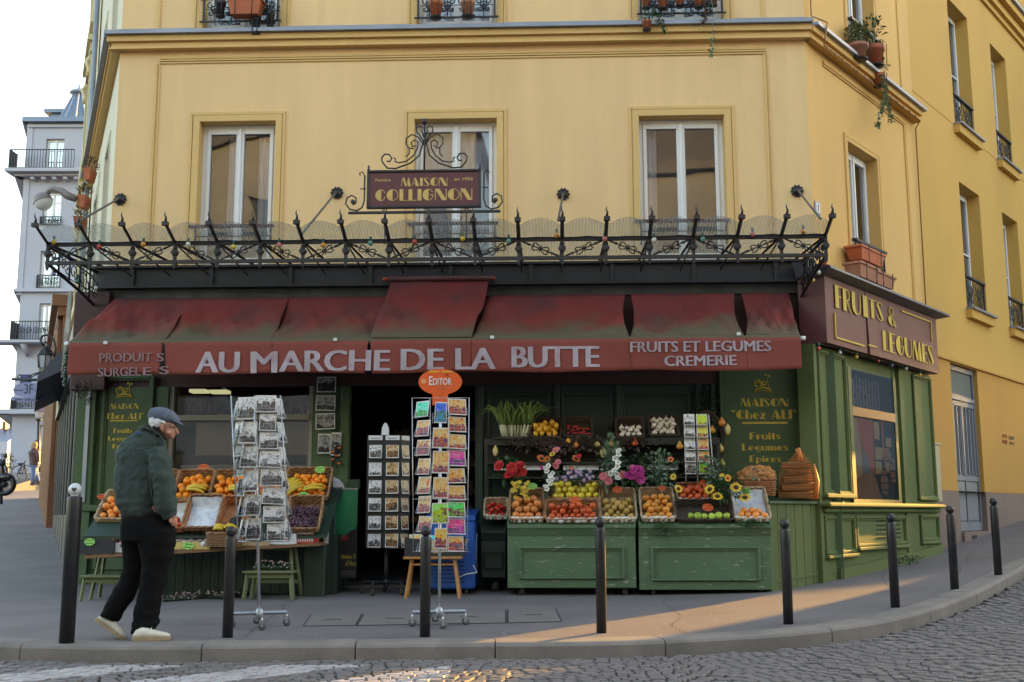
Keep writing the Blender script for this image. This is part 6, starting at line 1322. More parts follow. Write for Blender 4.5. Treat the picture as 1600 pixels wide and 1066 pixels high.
# leeks in a box
lk = thing('leek_bundle', 'bundle of leeks with long green tops standing in a crate on the high shelf', 'leeks', tuple(FR.w(*F(800, 688, -0.4))))
mb = MB(FR.M); p = F(802, 687, -0.4); mb.box(p.x-0.22, p.x+0.2, -0.5, -0.2, p.z, p.z+0.03); mb.build('crate', dkw, lk)
lw, lg_ = mat('leek_white', (0.62, 0.62, 0.42), 0.5), mat('leek_green', (0.20, 0.30, 0.08), 0.5, var=0.3, scale=10, randv=.1)
mw = MB(FR.M); mg = MB(FR.M)
for k in range(24):
    b = Vector((p.x-0.14+0.013*k+rr(-.01, .01), -0.42+rr(0, .18), p.z+0.03)); lean = (b.x-p.x)*1.2+rr(-.1, .1); m_ = b+Vector((lean*.2, 0, 0.15)); mw.tube([b, m_], 0.013, 6)
    for q in range(3):
        L_ = rr(.2, .34); e = lean*.9+rr(-.2, .2); mg.tube([m_, m_+Vector((e*.25, rr(-.05, .02), L_*.5)), m_+Vector((e*.7, rr(-.12, .02), L_*.85)), m_+Vector((e*1.1, rr(-.15, 0), L_*rr(.5, .95)))], [.011, .014, .010, .002], 5, flat=.35)
mw.build('stems', lw, lk); mg.build('green_tops', lg_, lk)
for x, y, d, c, w_, wh in ((832, 760, -1.0, 'green', 17, 'pinned above the blushed apples'), (965, 765, -1.05, 'orange', 17, 'standing in the kiwi basket'), (898, 781, -1.15, 'orange', 18, 'between the red and yellow apples'), (1034, 763, -1.05, 'orange', 13, 'above the yellow and red apples'), (1100, 754, -1.0, 'orange', 15, 'above the upper red apples on the right cart'), (1106, 793, -1.1, 'orange', 19, 'in the dark basket of green apples'), (1166, 768, -1.15, 'green', 17, 'beside the sunflowers on the right cart')): star(x, y, d, c, w_, wh)
# ---- boarded locker in the angle, firewood and net bag
lkr = thing('boarded_locker', 'green tongue-and-groove locker filling the angle right of the carts', 'locker', tuple(FR.w(3.2, -0.6, 0.1)))
A = F(1207, 915, -1.12); gB = RW.w(0.0, -0.26, 0); Bv = FR.I @ gB; A2 = Vector((A.x, -1.05)); B2 = Vector((Bv.x-0.05, Bv.y)); zL = F(1245, 783, -0.7).z
mb = MB(FR.M); nb_ = 9; e = (B2-A2)/nb_; nrm = Vector((e.y, -e.x)).normalized()
for i in range(nb_):
    a = A2+e*i+e*0.03; b = A2+e*(i+1)-e*0.03; gg = 0.02
    mb.add([(a.x, a.y, gg), (b.x, b.y, gg), (b.x, b.y, zL-0.03), (a.x, a.y, zL-0.03), (a.x-nrm.x*.03, a.y-nrm.y*.03, gg), (b.x-nrm.x*.03, b.y-nrm.y*.03, gg), (b.x-nrm.x*.03, b.y-nrm.y*.03, zL-.03), (a.x-nrm.x*.03, a.y-nrm.y*.03, zL-.03)], [(0, 1, 2, 3), (0, 4, 5, 1), (0, 3, 7, 4), (1, 5, 6, 2), (3, 2, 6, 7), (4, 7, 6, 5)])
mb.add([(A2.x-nrm.x*.012, A2.y-nrm.y*.012, 0.0), (B2.x-nrm.x*.012, B2.y-nrm.y*.012, 0.0), (B2.x-nrm.x*.012, B2.y-nrm.y*.012, zL-.03), (A2.x-nrm.x*.012, A2.y-nrm.y*.012, zL-.03)], [(0, 1, 2, 3)]); mb.build('boards', gside, lkr)
mb = MB(FR.M); q = [A2+nrm*.035-e*.1, B2+nrm*.035, Vector((B2.x, -0.002)), Vector((A2.x-0.05, -0.002))]
mb.add([(p.x, p.y, z) for z in (zL-.03, zL) for p in q], [(0, 3, 2, 1), (4, 5, 6, 7), (0, 1, 5, 4), (1, 2, 6, 5), (2, 3, 7, 6), (3, 0, 4, 7)]); mb.build('top', green, lkr)
mb = MB(FR.M); h0, h1 = A2+nrm*.012, B2+nrm*.012
for z in (0.02,): mb.add([(h0.x, h0.y, z+.2), (h1.x, h1.y, z+.28), (h1.x, h1.y, z+.31), (h0.x, h0.y, z+.23), (h0.x-nrm.x*.02, h0.y-nrm.y*.02, z+.23), (h1.x-nrm.x*.02, h1.y-nrm.y*.02, z+.31)], [(0, 1, 2, 3), (3, 2, 5, 4)])
mb.build('batten', gside, lkr)
wood = mat('split_wood', (0.30, 0.15, 0.055), 0.8, var=0.25, scale=6, stretch=(1, 1, 6), bump=0.5, bscale=30, randv=.2); net = mat('orange_net', (0.62, 0.20, 0.04), 0.6)
fw = thing('firewood_bag', 'orange net bag of split firewood logs standing on the locker', 'firewood', tuple(FR.w(*F(1247, 780, -0.5))))
for i, (yt, yb, xa, xb) in enumerate(((766, 778, 1215, 1272), (754, 766, 1220, 1274), (741, 753, 1224, 1268), (732, 741, 1230, 1266), (721, 732, 1224, 1266))):
    a = F(xa, yb, -0.6); b = F(xb, yt, -0.6); mb = MB(FR.M @ Matrix.Translation(((a.x+b.x)/2, -0.55, (a.z+b.z)/2)) @ Matrix.Rotation(R(rr(-5, 5)), 4, 'Y')); hw = (b.x-a.x)/2; hh = (b.z-a.z)/2*.93
    mb.add([(-hw, -.09, -hh), (hw, -.07, -hh), (hw, -.1, hh*.6), (-hw, -.12, hh*.4), (-hw, .12, -hh), (hw, .12, -hh), (hw*.96, .08, hh), (-hw*.96, .08, hh)], [(0, 1, 2, 3), (4, 7, 6, 5), (0, 4, 5, 1), (1, 5, 6, 2), (3, 2, 6, 7), (0, 3, 7, 4)]); mb.build('log', wood, fw)
mb = MB(FR.M); bx0 = F(1214, 778, -.62).x; bx1 = F(1277, 778, -.62).x; z0 = F(1240, 779, -.6).z; zt = F(1240, 705, -.6).z; cx = F(1250, 700, -.6).x
for k in range(15):
    u = k/14; xb = bx0+(bx1-bx0)*u; mb.tube([(xb, -.69, z0), (xb+(cx-xb)*.08, -.70, z0+.15), (xb+(cx-xb)*.12, -.68, z0+.3), (xb+(cx-xb)*.45, -.64, zt-.15), (cx+(xb-cx)*.14, -.6, zt)], .0022, 3)
for k in range(16):
    v = k/15; z = z0+(zt-.1-z0)*v; sh = 1-.12*v-(.3*(v-.75)/.25 if v > .75 else 0); mb.tube([(cx+(bx0-cx)*sh, -.66, z), (cx, -.71, z+.006), (cx+(bx1-cx)*sh, -.66, z)], .0020, 3)
mb.tube([(cx, -.6, zt-.12), (cx-.01, -.61, zt-.03), (cx-.03, -.6, zt+.03)], [.05, .025, .035], 7); mb.tube([(bx1-.02, -.66, z0), (bx1, -.66, z0+.2), (bx1-.03, -.66, z0+.4)], [.02, .025, .012], 6); mb.build('net', net, fw)
M, wd = bk(1152, 1213, 776, -0.75, 0.30, 0.20, 0.22, 0, wick_o, 'reddish wicker basket holding an orange net bag beside the firewood', rows=8)
nb2 = thing('net_bag', 'crumpled orange net bag of chestnuts lying in the reddish wicker basket', 'net bag', tuple(FR.w(*F(1182, 745, -0.6)))); cpt = F(1183, 744, -0.62)
bm = bmesh.new(); bmesh.ops.create_icosphere(bm, subdivisions=4, radius=1)
for v in bm.verts:
    n_ = noise.noise(v.co*3.1)*.22+noise.noise(v.co*9)*.1; v.co = v.co*(1+n_); v.co = Vector((v.co.x*.215, v.co.y*.13, v.co.z*.125))+cpt
mb = MB(FR.M); mb.add([v.co.copy() for v in bm.verts], [[v.index for v in f.verts] for f in bm.faces], True); bm.free(); mb.build('sack', mat('net_sack', (0.48, 0.20, 0.05), 0.7, var=0.35, scale=18, bump=0.6, bscale=70), nb2)
mb = MB(FR.M)
for k in range(9): a = rr(-1, 1); mb.tube([(cpt.x+a*.17, -.72, cpt.z+.02), (cpt.x+a*.1+rr(-.04, .04), -.74, cpt.z+.06), (cpt.x+a*.14, -.7, cpt.z+.11)], .004, 4)
mb.build('net_folds', net, nb2)
bouquet('grey-green leaf twig lying on the orange net bag', (1180, 742), -0.9, (0.12, 0.03, 0.06), 14, [], lf2, .06, .035)
# ================================================================ LEFT-HAND STALL
olive = mat('olive_paint', (0.125, 0.145, 0.065), 0.6, var=0.15, scale=4, bump=0.15, bscale=40)
plank = mat('plank_wood', (0.20, 0.10, 0.045), 0.7, var=0.2, scale=3, bump=0.2, stretch=(1, 8, 8))
def gpt(x, y):      # ground point seen at a photo pixel
    p = onground(x, y); return Vector((p.x, p.y, gz(p.x, p.y)))
def step_stool(label, gp, M_rot=-2.0, hh=0.50):
    t = thing('step_stool', label, 'step stool', tuple(gp), 0, 'olive green step stools under the plank')
    M = local(gp, R(M_rot)); L_ = []
    def leg(x, y0, y1, z1, tx=0.0):
        mb = MB(M); mb.tube([(x-tx, y0, 0), (x+tx, y1, z1)], 0.022, 4, smooth=False); mb.build('leg', olive, t)
    # front legs carry the low step, rear legs splay up to the top
    zs_ = hh*0.5
    for x, sx in ((-0.25, .012), (0.25, -.012)): leg(x, -0.24, -0.22, zs_-0.02, sx)
    for x, sx in ((-0.20, .03), (0.20, -.03)): leg(x, -0.06, 0.02, hh-0.02, sx)
    for x, sx in ((-0.22, .04), (0.22, -.04)): leg(x, 0.26, 0.16, hh-0.02, sx)
    mb = MB(M); mb.bbox(-0.28, 0.28, -0.28, -0.02, zs_-0.018, zs_+0.007, b=.005); mb.build('step', olive, t)
    mb = MB(M); mb.bbox(-0.21, 0.21, -0.02, 0.20, hh-0.02, hh+0.005, b=.005); mb.build('top', olive, t)
    mb = MB(M); mb.box(-0.25, 0.25, -0.235, -0.215, zs_-0.07, zs_-0.019); mb.box(-0.19, 0.19, 0.0, 0.02, hh-0.08, hh-.021); mb.box(-0.23, 0.23, 0.20, 0.22, 0.15, 0.19); mb.build('rail', olive, t)
    return t
gA = gpt(172, 938); gA.y += 0.1; gBs = gpt(427, 935)
zpl = F(160, 867, -1.9); 
step_stool('olive green step stool under the left end of the plank', gA, hh=0.53)
step_stool('olive green step stool behind the black and white postcard rack', gBs, hh=0.60)
pk = thing('plank_bench', 'long brown plank laid across two step stools holding fruit boxes', 'bench plank', tuple(FR.w(-3.6, -1.6, 0.6)))
d0 = -1.95; a = F(131, 868, d0); b = F(499, 848, d0+0.35); mb = MB(FR.M)
V = []
for z in (-0.035, 0):
    for (p, q) in ((a, 0), (b, 0), (b, .5), (a, .5)): V.append((p.x, p.y+q, p.z+z))
mb.add(V, [(0, 3, 2, 1), (4, 5, 6, 7), (0, 1, 5, 4), (1, 2, 6, 5), (2, 3, 7, 6), (3, 0, 4, 7)]); mb.build('board', plank, pk)
def dpl(x): return d0+0.35*(x-131)/368
def pz(x): t = (x-131)/368; return a.z+(b.z-a.z)*t
def box_thing(label, x0, x1, ybot, ytop, m, depth=0.3, off=0.02, extra=None, name='cardboard_box', open_top=True, group='produce boxes on the plank'):
    d = dpl((x0+x1)/2)+off; p = F(x0, ybot, d); q = F(x1, ytop, d); z0 = pz((x0+x1)/2)+0.002; z1 = q.z
    t = thing(name, label, 'box', tuple(FR.w((p.x+q.x)/2, d, z0)), 0, group); mb = MB(FR.M); th = 0.012
    mb.box(p.x, q.x, d, d+th, z0, z1); mb.box(p.x, q.x, d+depth-th, d+depth, z0, z1); mb.box(p.x, p.x+th, d+th+.0005, d+depth-th-.0005, z0, z1-.001); mb.box(q.x-th, q.x, d+th+.0005, d+depth-th-.0005, z0, z1-.001); mb.box(p.x+th, q.x-th, d+th, d+depth-th, z0+.001, z0+0.01); mb.build('sides', m, t)
    M = FR.M @ Matrix.Translation(((p.x+q.x)/2, d+th, z0)); return t, M, q.x-p.x, z1-z0, d
cblack = mat('black_cardboard', (0.022, 0.022, 0.024), 0.6, var=0.2); cyel = mat('yellow_cardboard', (0.60, 0.45, 0.14), 0.7, var=0.08); cwht = mat('white_cardboard', (0.66, 0.65, 0.66), 0.7, var=0.06); cwood = mat('crate_wood', (0.48, 0.34, 0.18), 0.8, var=0.15, scale=6); cred = mat('red_print', (0.60, 0.06, 0.035), 0.6)
t, M, w_, h_, d = box_thing('black cardboard box of clementines with green card at the left plank end', 118, 178, 867, 843, cblack); fill('orange', M, w_-.03, 0.26, 0.033, 'clementine', 'clementine in the black box at the left end of the plank', 'clementines in the black box', z0=h_-0.07, layers=1, skip=.3)
star(140, 847, d-0.012, 'green', 19, 'stuck on the black clementine box'); mb = MB(FR.M); p = F(121, 853, d-.004); mb.box(p.x-.02, p.x+.02, d-.006, d-.003, p.z-.035, p.z+.035); mb.build('label', paper, t)
t, M, w_, h_, d = box_thing('white printed box with a blood orange between the black box and the man', 178, 232, 863, 848, cwht); fill('tomato', M, w_-.03, 0.26, 0.036, 'persimmon', 'bright red persimmon in the white printed box', 'persimmons in the white box', z0=h_-0.04, layers=1, skip=.3)
mb = MB(FR.M)
for xx in (190, 197, 204): p = F(xx, 853, d-.003); mb.cbox((p.x, d-.003, p.z), .035, .003, .03)
mb.build('print', olive, t)
t, M, w_, h_, d = box_thing('yellow cardboard box of dried fruit packets with a green card', 262, 328, 862, 847, cyel); star(294, 853, d-0.012, 'green', 20, 'stuck on the yellow box'); p = F(318, 850, d-.003)
mb = MB(FR.M); mb.lathe([(.03, 0), (.03, .002)], M=Matrix.Translation((p.x, d-.001, p.z)) @ Matrix.Rotation(R(90), 4, 'X'), n=14); mb.build('seal', cwht, t)
pkts = mat('packets', (0.45, 0.33, 0.28), 0.35, var=0.3, scale=12, randv=.4)
for k in range(9):
    mb = MB(M @ Matrix.Translation((-w_/2+.07+k*.05, 0.06+rr(0, .1), h_-.015)) @ Matrix.Rotation(R(rr(-30, 10)), 4, 'X') @ Matrix.Rotation(R(rr(-20, 20)), 4, 'Z')); mb.bbox(-.035, .035, -.05, .05, 0, .03, b=.01); o = mb.build('fruit_packet', pkts, None, tuple(M @ Vector((-w_/2+.07+k*.05, .06, h_)))); tag(o, 'clear packet of dried fruit lying in the yellow box', 'packet', 'packets in the yellow box')
sl_ = thing('slippers', 'pair of blue and white patterned slippers on the yellow box', 'slippers', tuple(M @ Vector((-.06, .15, h_))))
for s in (-1, 1):
    mb = MB(M @ Matrix.Translation((-.08+s*.05, .2, h_+.06)) @ Matrix.Rotation(R(60), 4, 'X') @ Matrix.Rotation(R(s*12), 4, 'Z')); mb.ball((0, 0, 0), .05, 10, 7, (.85, 1.7, .25)); mb.build('slipper', mat('slipper_blue', (0.42, 0.42, 0.62), 0.8, var=.4, scale=30), sl_)
t, M, w_, h_, d = box_thing('small bare wooden crate beneath the black and white postcards', 375, 420, 857, 845, cwood)
t, M, w_, h_, d = box_thing('white box with red mark beside the wooden crate', 420, 463, 855, 834, cwht); p = F(443, 842, d-.004); mb = MB(FR.M); mb.bbox(p.x-.05, p.x+.05, d-.008, d-.001, p.z-.012, p.z+.014, b=.003); mb.build('print', cred, t)
t, M, w_, h_, d = box_thing('red printed crate with white lattice at the right plank end', 463.5, 490, 850, 829, cred)
mb = MB(FR.M); p = F(464, 849, d-.003); q = F(490, 830, d-.003)
for k in range(7): x = p.x+(q.x-p.x)*(k+.5)/7; mb.box(x-.008, x+.008, d-.005, d-.002, p.z+.02, p.z+.06)
mb.box(p.x, q.x, d-.005, d-.002, q.z-.03, q.z-.012); mb.build('print', cwht, t)
# baskets on the slope behind
def lb(x0, x1, yb, d, sl, tilt, m, label, **k):
    M, wd = tray(x0, x1, yb, d, tilt); basket(label, M, wd*.97, sl, k.pop('hf', .07), k.pop('hb', .13), m, **k); return M, wd*.92
M, wd = lb(150, 200, 818, -1.35, .46, 35, wick_w, 'pale wicker basket of oranges leaning at the far left of the stall', rows=6); fill('blood_orange', M, wd, .42, .042, 'orange', 'orange in the pale basket at the far left of the stall', 'oranges in the far left basket', layers=2)
M, wd = lb(205, 268, 786, -1.1, .42, 42, wick, 'wicker basket of oranges and bananas partly hidden by the man'); fill('orange', M, wd, .4, .041, 'orange', 'bright orange in the basket half hidden by the man', 'oranges in the hidden basket', layers=1)
M, wd = lb(270, 325, 786, -1.1, .42, 42, wick, 'wicker basket of oranges and bananas right of the man'); fill('orange', M, wd, .40, .042, 'orange', 'bright orange in the basket just right of the man', 'oranges in the basket right of the man', layers=2)
MBa = M; wBa = wd
M, wd = lb(328, 392, 786, -1.1, .42, 42, wick, 'wicker basket of oranges left of the postcard rack'); fill('orange', M, wd, .40, .040, 'orange', 'bright orange in the basket behind the left edge of the rack', 'oranges in the basket by the rack', layers=2); MBb = M
M, wd = lb(394, 440, 786, -1.1, .42, 42, wick, 'wicker basket of oranges right behind the black and white postcards'); fill('orange', M, wd, .40, .042, 'orange', 'bright orange in the basket behind the postcard rack', 'oranges behind the rack', layers=2)
M, wd = lb(443, 512, 783, -1.1, .42, 42, wick, 'wicker basket of clementines and bananas beside the pictures'); fill('orange', M, wd, .40, .034, 'clementine', 'clementine in the basket beside the hanging pictures', 'clementines beside the pictures', layers=2); MBc = M
ban = mat('banana_skin', (0.64, 0.43, 0.03), 0.45, var=.12, scale=12, dirt=(0.25, 0.25, 0.04), dscale=9, damt=.35)
def bananas(label, M, p, n, L_=.17, rot=0, up=0):
    t = thing('banana_bunch', label, 'bananas', tuple(M @ Vector(p)), 0, 'banana bunches on the stall')
    for k in range(n):
        mb = MB(M @ Matrix.Translation(p) @ Matrix.Rotation(R(rot), 4, 'Z') @ Matrix.Rotation(R(up), 4, 'Y') @ Matrix.Rotation(R((k-n/2)*9), 4, 'Z')); pts = [(L_*math.cos(a_), .012*k*0, .05+L_*.5*math.sin(a_)-.04*abs(k-n/2)*.4+.02) for a_ in [R(160-140*i/7) for i in range(8)]]
        pts = [(x_, y_+(k-n/2)*.028, z_) for x_, y_, z_ in pts]; mb.tube(pts, [.004, .015, .019, .02, .02, .019, .014, .005], 7); mb.build('banana', ban, t)
bananas('yellow bananas lying across the oranges right of the man', MBa, (.08, .08, .06), 3, .13); bananas('yellow bananas at the left edge of the postcard rack', MBb, (.10, .08, .06), 3, .13); bananas('large fanned bunch of bananas right of the postcard rack', MBc, (-.16, .12, .06), 6, .13, 70); bananas('single curved banana lying on the clementines', MBc, (.10, .05, .06), 2, .13, 15)
M, wd = lb(240, 288, 832, -1.62, .36, 42, wick_o, 'reddish wicker basket of tomatoes and paper beside the man', liner=paper); fill('tomato', M, wd, .2, .045, 'tomato', 'large red tomato in the reddish basket beside the man', 'tomatoes beside the man', layers=1)
M, wd = lb(286, 338, 830, -1.62, .42, 45, wick, 'empty wicker basket lined with printed white paper', liner=paper_p)
M, wd = lb(340, 385, 832, -1.62, .42, 45, wick_o, 'reddish wicker basket behind the left side of the postcard rack')
M, wd = lb(446, 498, 832, -1.62, .42, 45, wick, 'wicker basket heaped with dark purple grapes'); 
grm = fruit_mat('grape_purple', (0.06, 0.022, 0.045), (0.11, 0.055, 0.085), .3)
for k in range(6):
    u, v = (k % 3-1)*wd*.3, .09+(k//3)*.17; mb = MB(M @ Matrix.Translation((u, v, .05)))
    for q in range(70): c = rv(); mb.ball((c.x*.075, c.y*.09, c.z*.03+.015), .0125, 6, 4)
    o = mb.build('grape_bunch', grm, None, tuple(M @ Vector((u, v, .05)))); tag(o, 'dark purple grape bunch heaped in the basket above the red crate', 'grapes', 'grapes in the basket')
p = F(346, 857, -1.85); M = FR.M @ Matrix.Translation((p.x, -1.85, pz(346)+.004)); basket('round dark wicker basket with small bananas on the plank', M, .33, .26, .15, .16, wick, rows=7)
bananas('small upright hand of bananas in the round basket', M, (.06, .08, .15), 5, .06, 80, 0); bananas('small loose bananas at the left of the round basket', M, (-.06, .1, .14), 4, .06, 20)
g_ = thing('black_bag', 'crumpled black plastic bag above the round banana basket', 'bag', tuple(M @ Vector((.05, .2, .25))))
bm = bmesh.new(); bmesh.ops.create_icosphere(bm, subdivisions=3, radius=.07)
for v in bm.verts: v.co *= 1+.5*noise.noise(v.co*28)
mb = MB(M @ Matrix.Translation((.09, .22, .27))); mb.add([v.co.copy() for v in bm.verts], [[v.index for v in f.verts] for f in bm.faces]); bm.free(); mb.build('plastic', mat('black_plastic', (.02, .02, .025), .25), g_)
# the sloping rack under those baskets
sr_ = thing('stall_rack', 'dark green sloping wooden rack carrying the left fruit baskets', 'rack', tuple(FR.w(-3.6, -1.2, .1)))
xa, xb = F(150, 800, -1.3).x, F(520, 800, -1.3).x
mb = MB(FR.M); zf, zb2 = F(300, 833, -1.6).z-.01, F(300, 787, -1.1).z-.01
mb.add([(xa, -1.62, zf-.05), (xb, -1.62, zf-.05), (xb, -1.62, zf-.02), (xa, -1.62, zf-.02), (xa, -.7, zb2+.2), (xb, -.7, zb2+.2), (xb, -.7, zb2+.22), (xa, -.7, zb2+.22)], [(0, 1, 2, 3), (3, 2, 6, 7), (0, 4, 5, 1)]); mb.build('slope', gdark, sr_)
mb = MB(FR.M); 
for i in range(22): x = xa+.45+(xb-xa-.5)*i/22; mb.box(x+.003, x+(xb-xa-.5)/22-.003, -1.02, -.99, .1, zf)
mb.box(xa+.45, xb, -.985, -.5, .1, zf-.02); mb.build('boarding', gdark, sr_)
mb = MB(FR.M); px0, px1 = F(487, 800, -1.0).x, F(522, 800, -1.0).x; mb.bbox(px1-.28, px1-.04, -1.25, -.3, .08, F(500, 792, -1.25).z, b=.01); mb.build('end_cabinet', gdark, sr_)
for x, y, d_, w_, wh in ((284, 776, -1.12, 15, 'on the oranges right of the man'), (331, 775, -1.12, 16, 'on the basket left of the postcard rack'), (500, 734, -.95, 18, 'above the clementines beside the pictures'), (474, 775, -1.25, 21, 'between the bananas and the grapes')): star(x, y, d_, 'green', w_, wh)
star(318, 731, -.85, 'orange', 20, 'behind the oranges right of the man'); star(158, 776, -1.2, 'orange', 14, 'at the top of the far left basket'); star(412, 761, -1.3, 'orange', 20, 'behind the black and white postcards')
# toys and garland on the ground under the stall
berry = mat('frosted_berries', (0.38, 0.26, 0.25), .5, var=.3, scale=40)
def garland(label, pts, n):
    t = thing('berry_garland', label, 'garland', tuple(pts[0]), 0, 'dark garlands with frosted berries'); mb = MB(); m2 = MB()
    for k in range(n):
        i = frnd.randrange(len(pts)-1); p = Vector(pts[i]).lerp(Vector(pts[i+1]), frnd.random()); leaf(mb, p+rv()*.03+Vector((0, 0, .03)), rv()+Vector((0, 0, .4)), .06, .02)
        if k % 2 == 0: q = p+rv()*.05+Vector((0, 0, .05)); m2.ball(q, .011, 5, 4)
    mb.tube([Vector(p)+Vector((0, 0, .02)) for p in pts], .02, 6); mb.build('greenery', lfd, t); m2.build('berries', berry, t)
garland('dark garland with frosted berries on the pavement under the plank', [gpt(x, y) for x, y in ((255, 941), (290, 938), (320, 935), (350, 937), (388, 930))], 170)
gs = [Vector((gBs.x-.2+.1*k, gBs.y-.15, gBs.z+.32)) for k in range(5)]; garland('short garland with rosy berries lying on the stool step', gs, 60)
sq = thing('squirrel_figure', 'small brown and white toy squirrel standing under the plank', 'toy squirrel', tuple(gpt(331, 925))); p = gpt(331, 926); M = local(p, R(-10))
fur, furw = mat('fur_brown', (.16, .085, .045), .9, var=.3, scale=40), mat('fur_white', (.55, .52, .48), .9)
mb = MB(M); mb.ball((0, 0, .08), .055, 10, 8, (1, .9, 1.5)); mb.ball((0, -.02, .185), .038, 10, 7, (1, 1.1, 1)); mb.ball((0, -.06, .177), .017, 7, 5); mb.tube([(.0, .05, .03), (.03, .12, .08), (.03, .13, .17), (.02, .09, .23)], [.03, .045, .045, .015], 8)
for s in (-1, 1): mb.tube([(s*.022, -.01, .215), (s*.028, -.01, .245)], [.012, .003], 5); mb.tube([(s*.04, -.03, .12), (s*.03, -.07, .10)], [.016, .01], 6); mb.ball((s*.035, -.045, .012), .02, 7, 5, (1, 1.6, .7))
mb.build('body', fur, sq); mb = MB(M); mb.ball((0, -.028, .085), .042, 9, 7, (.8, .7, 1.4)); mb.build('belly', furw, sq); mb = MB(M)
for s in (-1, 1): mb.ball((s*.02, -.045, .195), .006, 6, 4)
mb.build('eyes', ink, sq)

# ================================================================ PICTURES BESIDE THE DOOR
def photo_mat(name, mode):
    m = bpy.data.materials.new(name); m.use_nodes = True; N = m.node_tree.nodes; L = m.node_tree.links; b = N['Principled BSDF']; b.inputs['Roughness'].default_value = 0.25
    tc = N.new('ShaderNodeUVMap'); oi = N.new('ShaderNodeObjectInfo'); sp = N.new('ShaderNodeSeparateXYZ'); L.new(tc.outputs[0], sp.inputs[0])
    def Mt(op, a, bb=0, c=0):
        n = N.new('ShaderNodeMath'); n.operation = op
        for i, x in enumerate((a, bb, c)):
            if isinstance(x, (int, float)): n.inputs[i].default_value = x
            else: L.new(x, n.inputs[i])
        return n.outputs[0]
    sv = Mt('ADD', 0.45, Mt('FRACT', Mt('MULTIPLY', oi.outputs['Random'], 57.3)))
    w4 = Mt('MULTIPLY', oi.outputs['Random'], 97.0)
    def nz(sc, det, add=0.0):
        n = N.new('ShaderNodeTexNoise'); n.noise_dimensions = '4D'; L.new(Mt('MULTIPLY', sc, sv), n.inputs['Scale']); n.inputs['Detail'].default_value = det; L.new(tc.outputs[0], n.inputs['Vector']); L.new(Mt('ADD', w4, add), n.inputs['W']); return n.outputs['Fac']
    hor = Mt('ADD', 0.22, Mt('MULTIPLY', Mt('FRACT', Mt('MULTIPLY', oi.outputs['Random'], 13.7)), 0.45))
    sk = Mt('LESS_THAN', Mt('ADD', hor, Mt('MULTIPLY', Mt('SUBTRACT', nz(5, 3, 3), 0.5), 0.9)), sp.outputs['Y'])       # ragged skyline
    blobs = Mt('GREATER_THAN', nz(7, 2, 9), 0.55); det = nz(16, 6, 5); fig = Mt('GREATER_THAN', nz(3.2, 1, 21), 0.58)
    r = N.new('ShaderNodeValToRGB'); r.color_ramp.interpolation = 'LINEAR'
    tone = Mt('ADD', Mt('MULTIPLY', sk, 0.45), Mt('ADD', Mt('MULTIPLY', det, 0.85), Mt('ADD', Mt('MULTIPLY', blobs, -0.22), Mt('MULTIPLY', fig, -0.16)))); L.new(tone, r.inputs[0]); cr = r.color_ramp
    if mode == 'bw': cols = ((0.22, (0.015, 0.015, 0.017)), (0.45, (0.12, 0.12, 0.125)), (0.65, (0.42, 0.42, 0.43)), (0.9, (0.72, 0.72, 0.73)))
    elif mode == 'sepia': cols = ((0.22, (0.02, 0.012, 0.008)), (0.5, (0.24, 0.11, 0.04)), (0.75, (0.42, 0.25, 0.11)), (0.98, (0.62, 0.47, 0.30)))
    elif mode == 'dim': cols = ((0.25, (0.012, 0.012, 0.012)), (0.5, (0.07, 0.07, 0.07)), (0.75, (0.22, 0.22, 0.21)), (0.95, (0.4, 0.4, 0.38)))
    else: cols = ((0.2, (0.03, 0.03, 0.12)), (0.45, (0.50, 0.05, 0.02)), (0.68, (0.68, 0.33, 0.03)), (0.98, (0.62, 0.50, 0.28)))
    for i, (p, c) in enumerate(cols):
        e = cr.elements[i] if i < 2 else cr.elements.new(p); e.position = p; e.color = (*c, 1)
    out = r.outputs[0]
    if mode == 'colour':
        h = N.new('ShaderNodeHueSaturation'); L.new(Mt('FRACT', Mt('ADD', Mt('MULTIPLY', oi.outputs['Random'], 7.3), 0.0)), h.inputs['Hue']) ; 
        h2 = N.new('ShaderNodeMix'); h2.data_type = 'RGBA'; sel = Mt('GREATER_THAN', Mt('FRACT', Mt('MULTIPLY', oi.outputs['Random'], 31.1)), 0.66); h.inputs['Saturation'].default_value = 1.15; L.new(sel, h2.inputs['Factor']); L.new(out, h.inputs['Color']); L.new(out, h2.inputs['A']); L.new(h.outputs[0], h2.inputs['B']); out = h2.outputs['Result']
    u, v = sp.outputs['X'], sp.outputs['Y']; bd = 0.045
    ins = Mt('MULTIPLY', Mt('MULTIPLY', Mt('GREATER_THAN', u, bd), Mt('LESS_THAN', u, 1-bd)), Mt('MULTIPLY', Mt('GREATER_THAN', v, bd*1.3), Mt('LESS_THAN', v, 1-bd*1.3)))
    mx = N.new('ShaderNodeMix'); mx.data_type = 'RGBA'; L.new(ins, mx.inputs['Factor']); mx.inputs['A'].default_value = (0.7, 0.69, 0.66, 1); L.new(out, mx.inputs['B']); L.new(mx.outputs['Result'], b.inputs['Base Color']); return m
PM = {k: photo_mat('picture_'+k, k) for k in ('bw', 'sepia', 'colour', 'dim')}
def card(M, w_, h_, mode, name='postcard', parent=None, th=.004):
    mb = MB(M); mb.add([(-w_/2, -th, 0), (w_/2, -th, 0), (w_/2, -th, h_), (-w_/2, -th, h_), (-w_/2, 0, 0), (w_/2, 0, 0), (w_/2, 0, h_), (-w_/2, 0, h_)], [(0, 1, 2, 3), (4, 7, 6, 5), (0, 4, 5, 1), (1, 5, 6, 2), (2, 6, 7, 3), (3, 7, 4, 0)])
    mb.uv = {0: [(0, 0), (1, 0), (1, 1), (0, 1)]}
    for f in range(1, 6): mb.uv[f] = [(0, 0)]*4
    return mb.build(name, PM[mode] if isinstance(mode, str) else mode, parent, None if parent else tuple(M.translation))
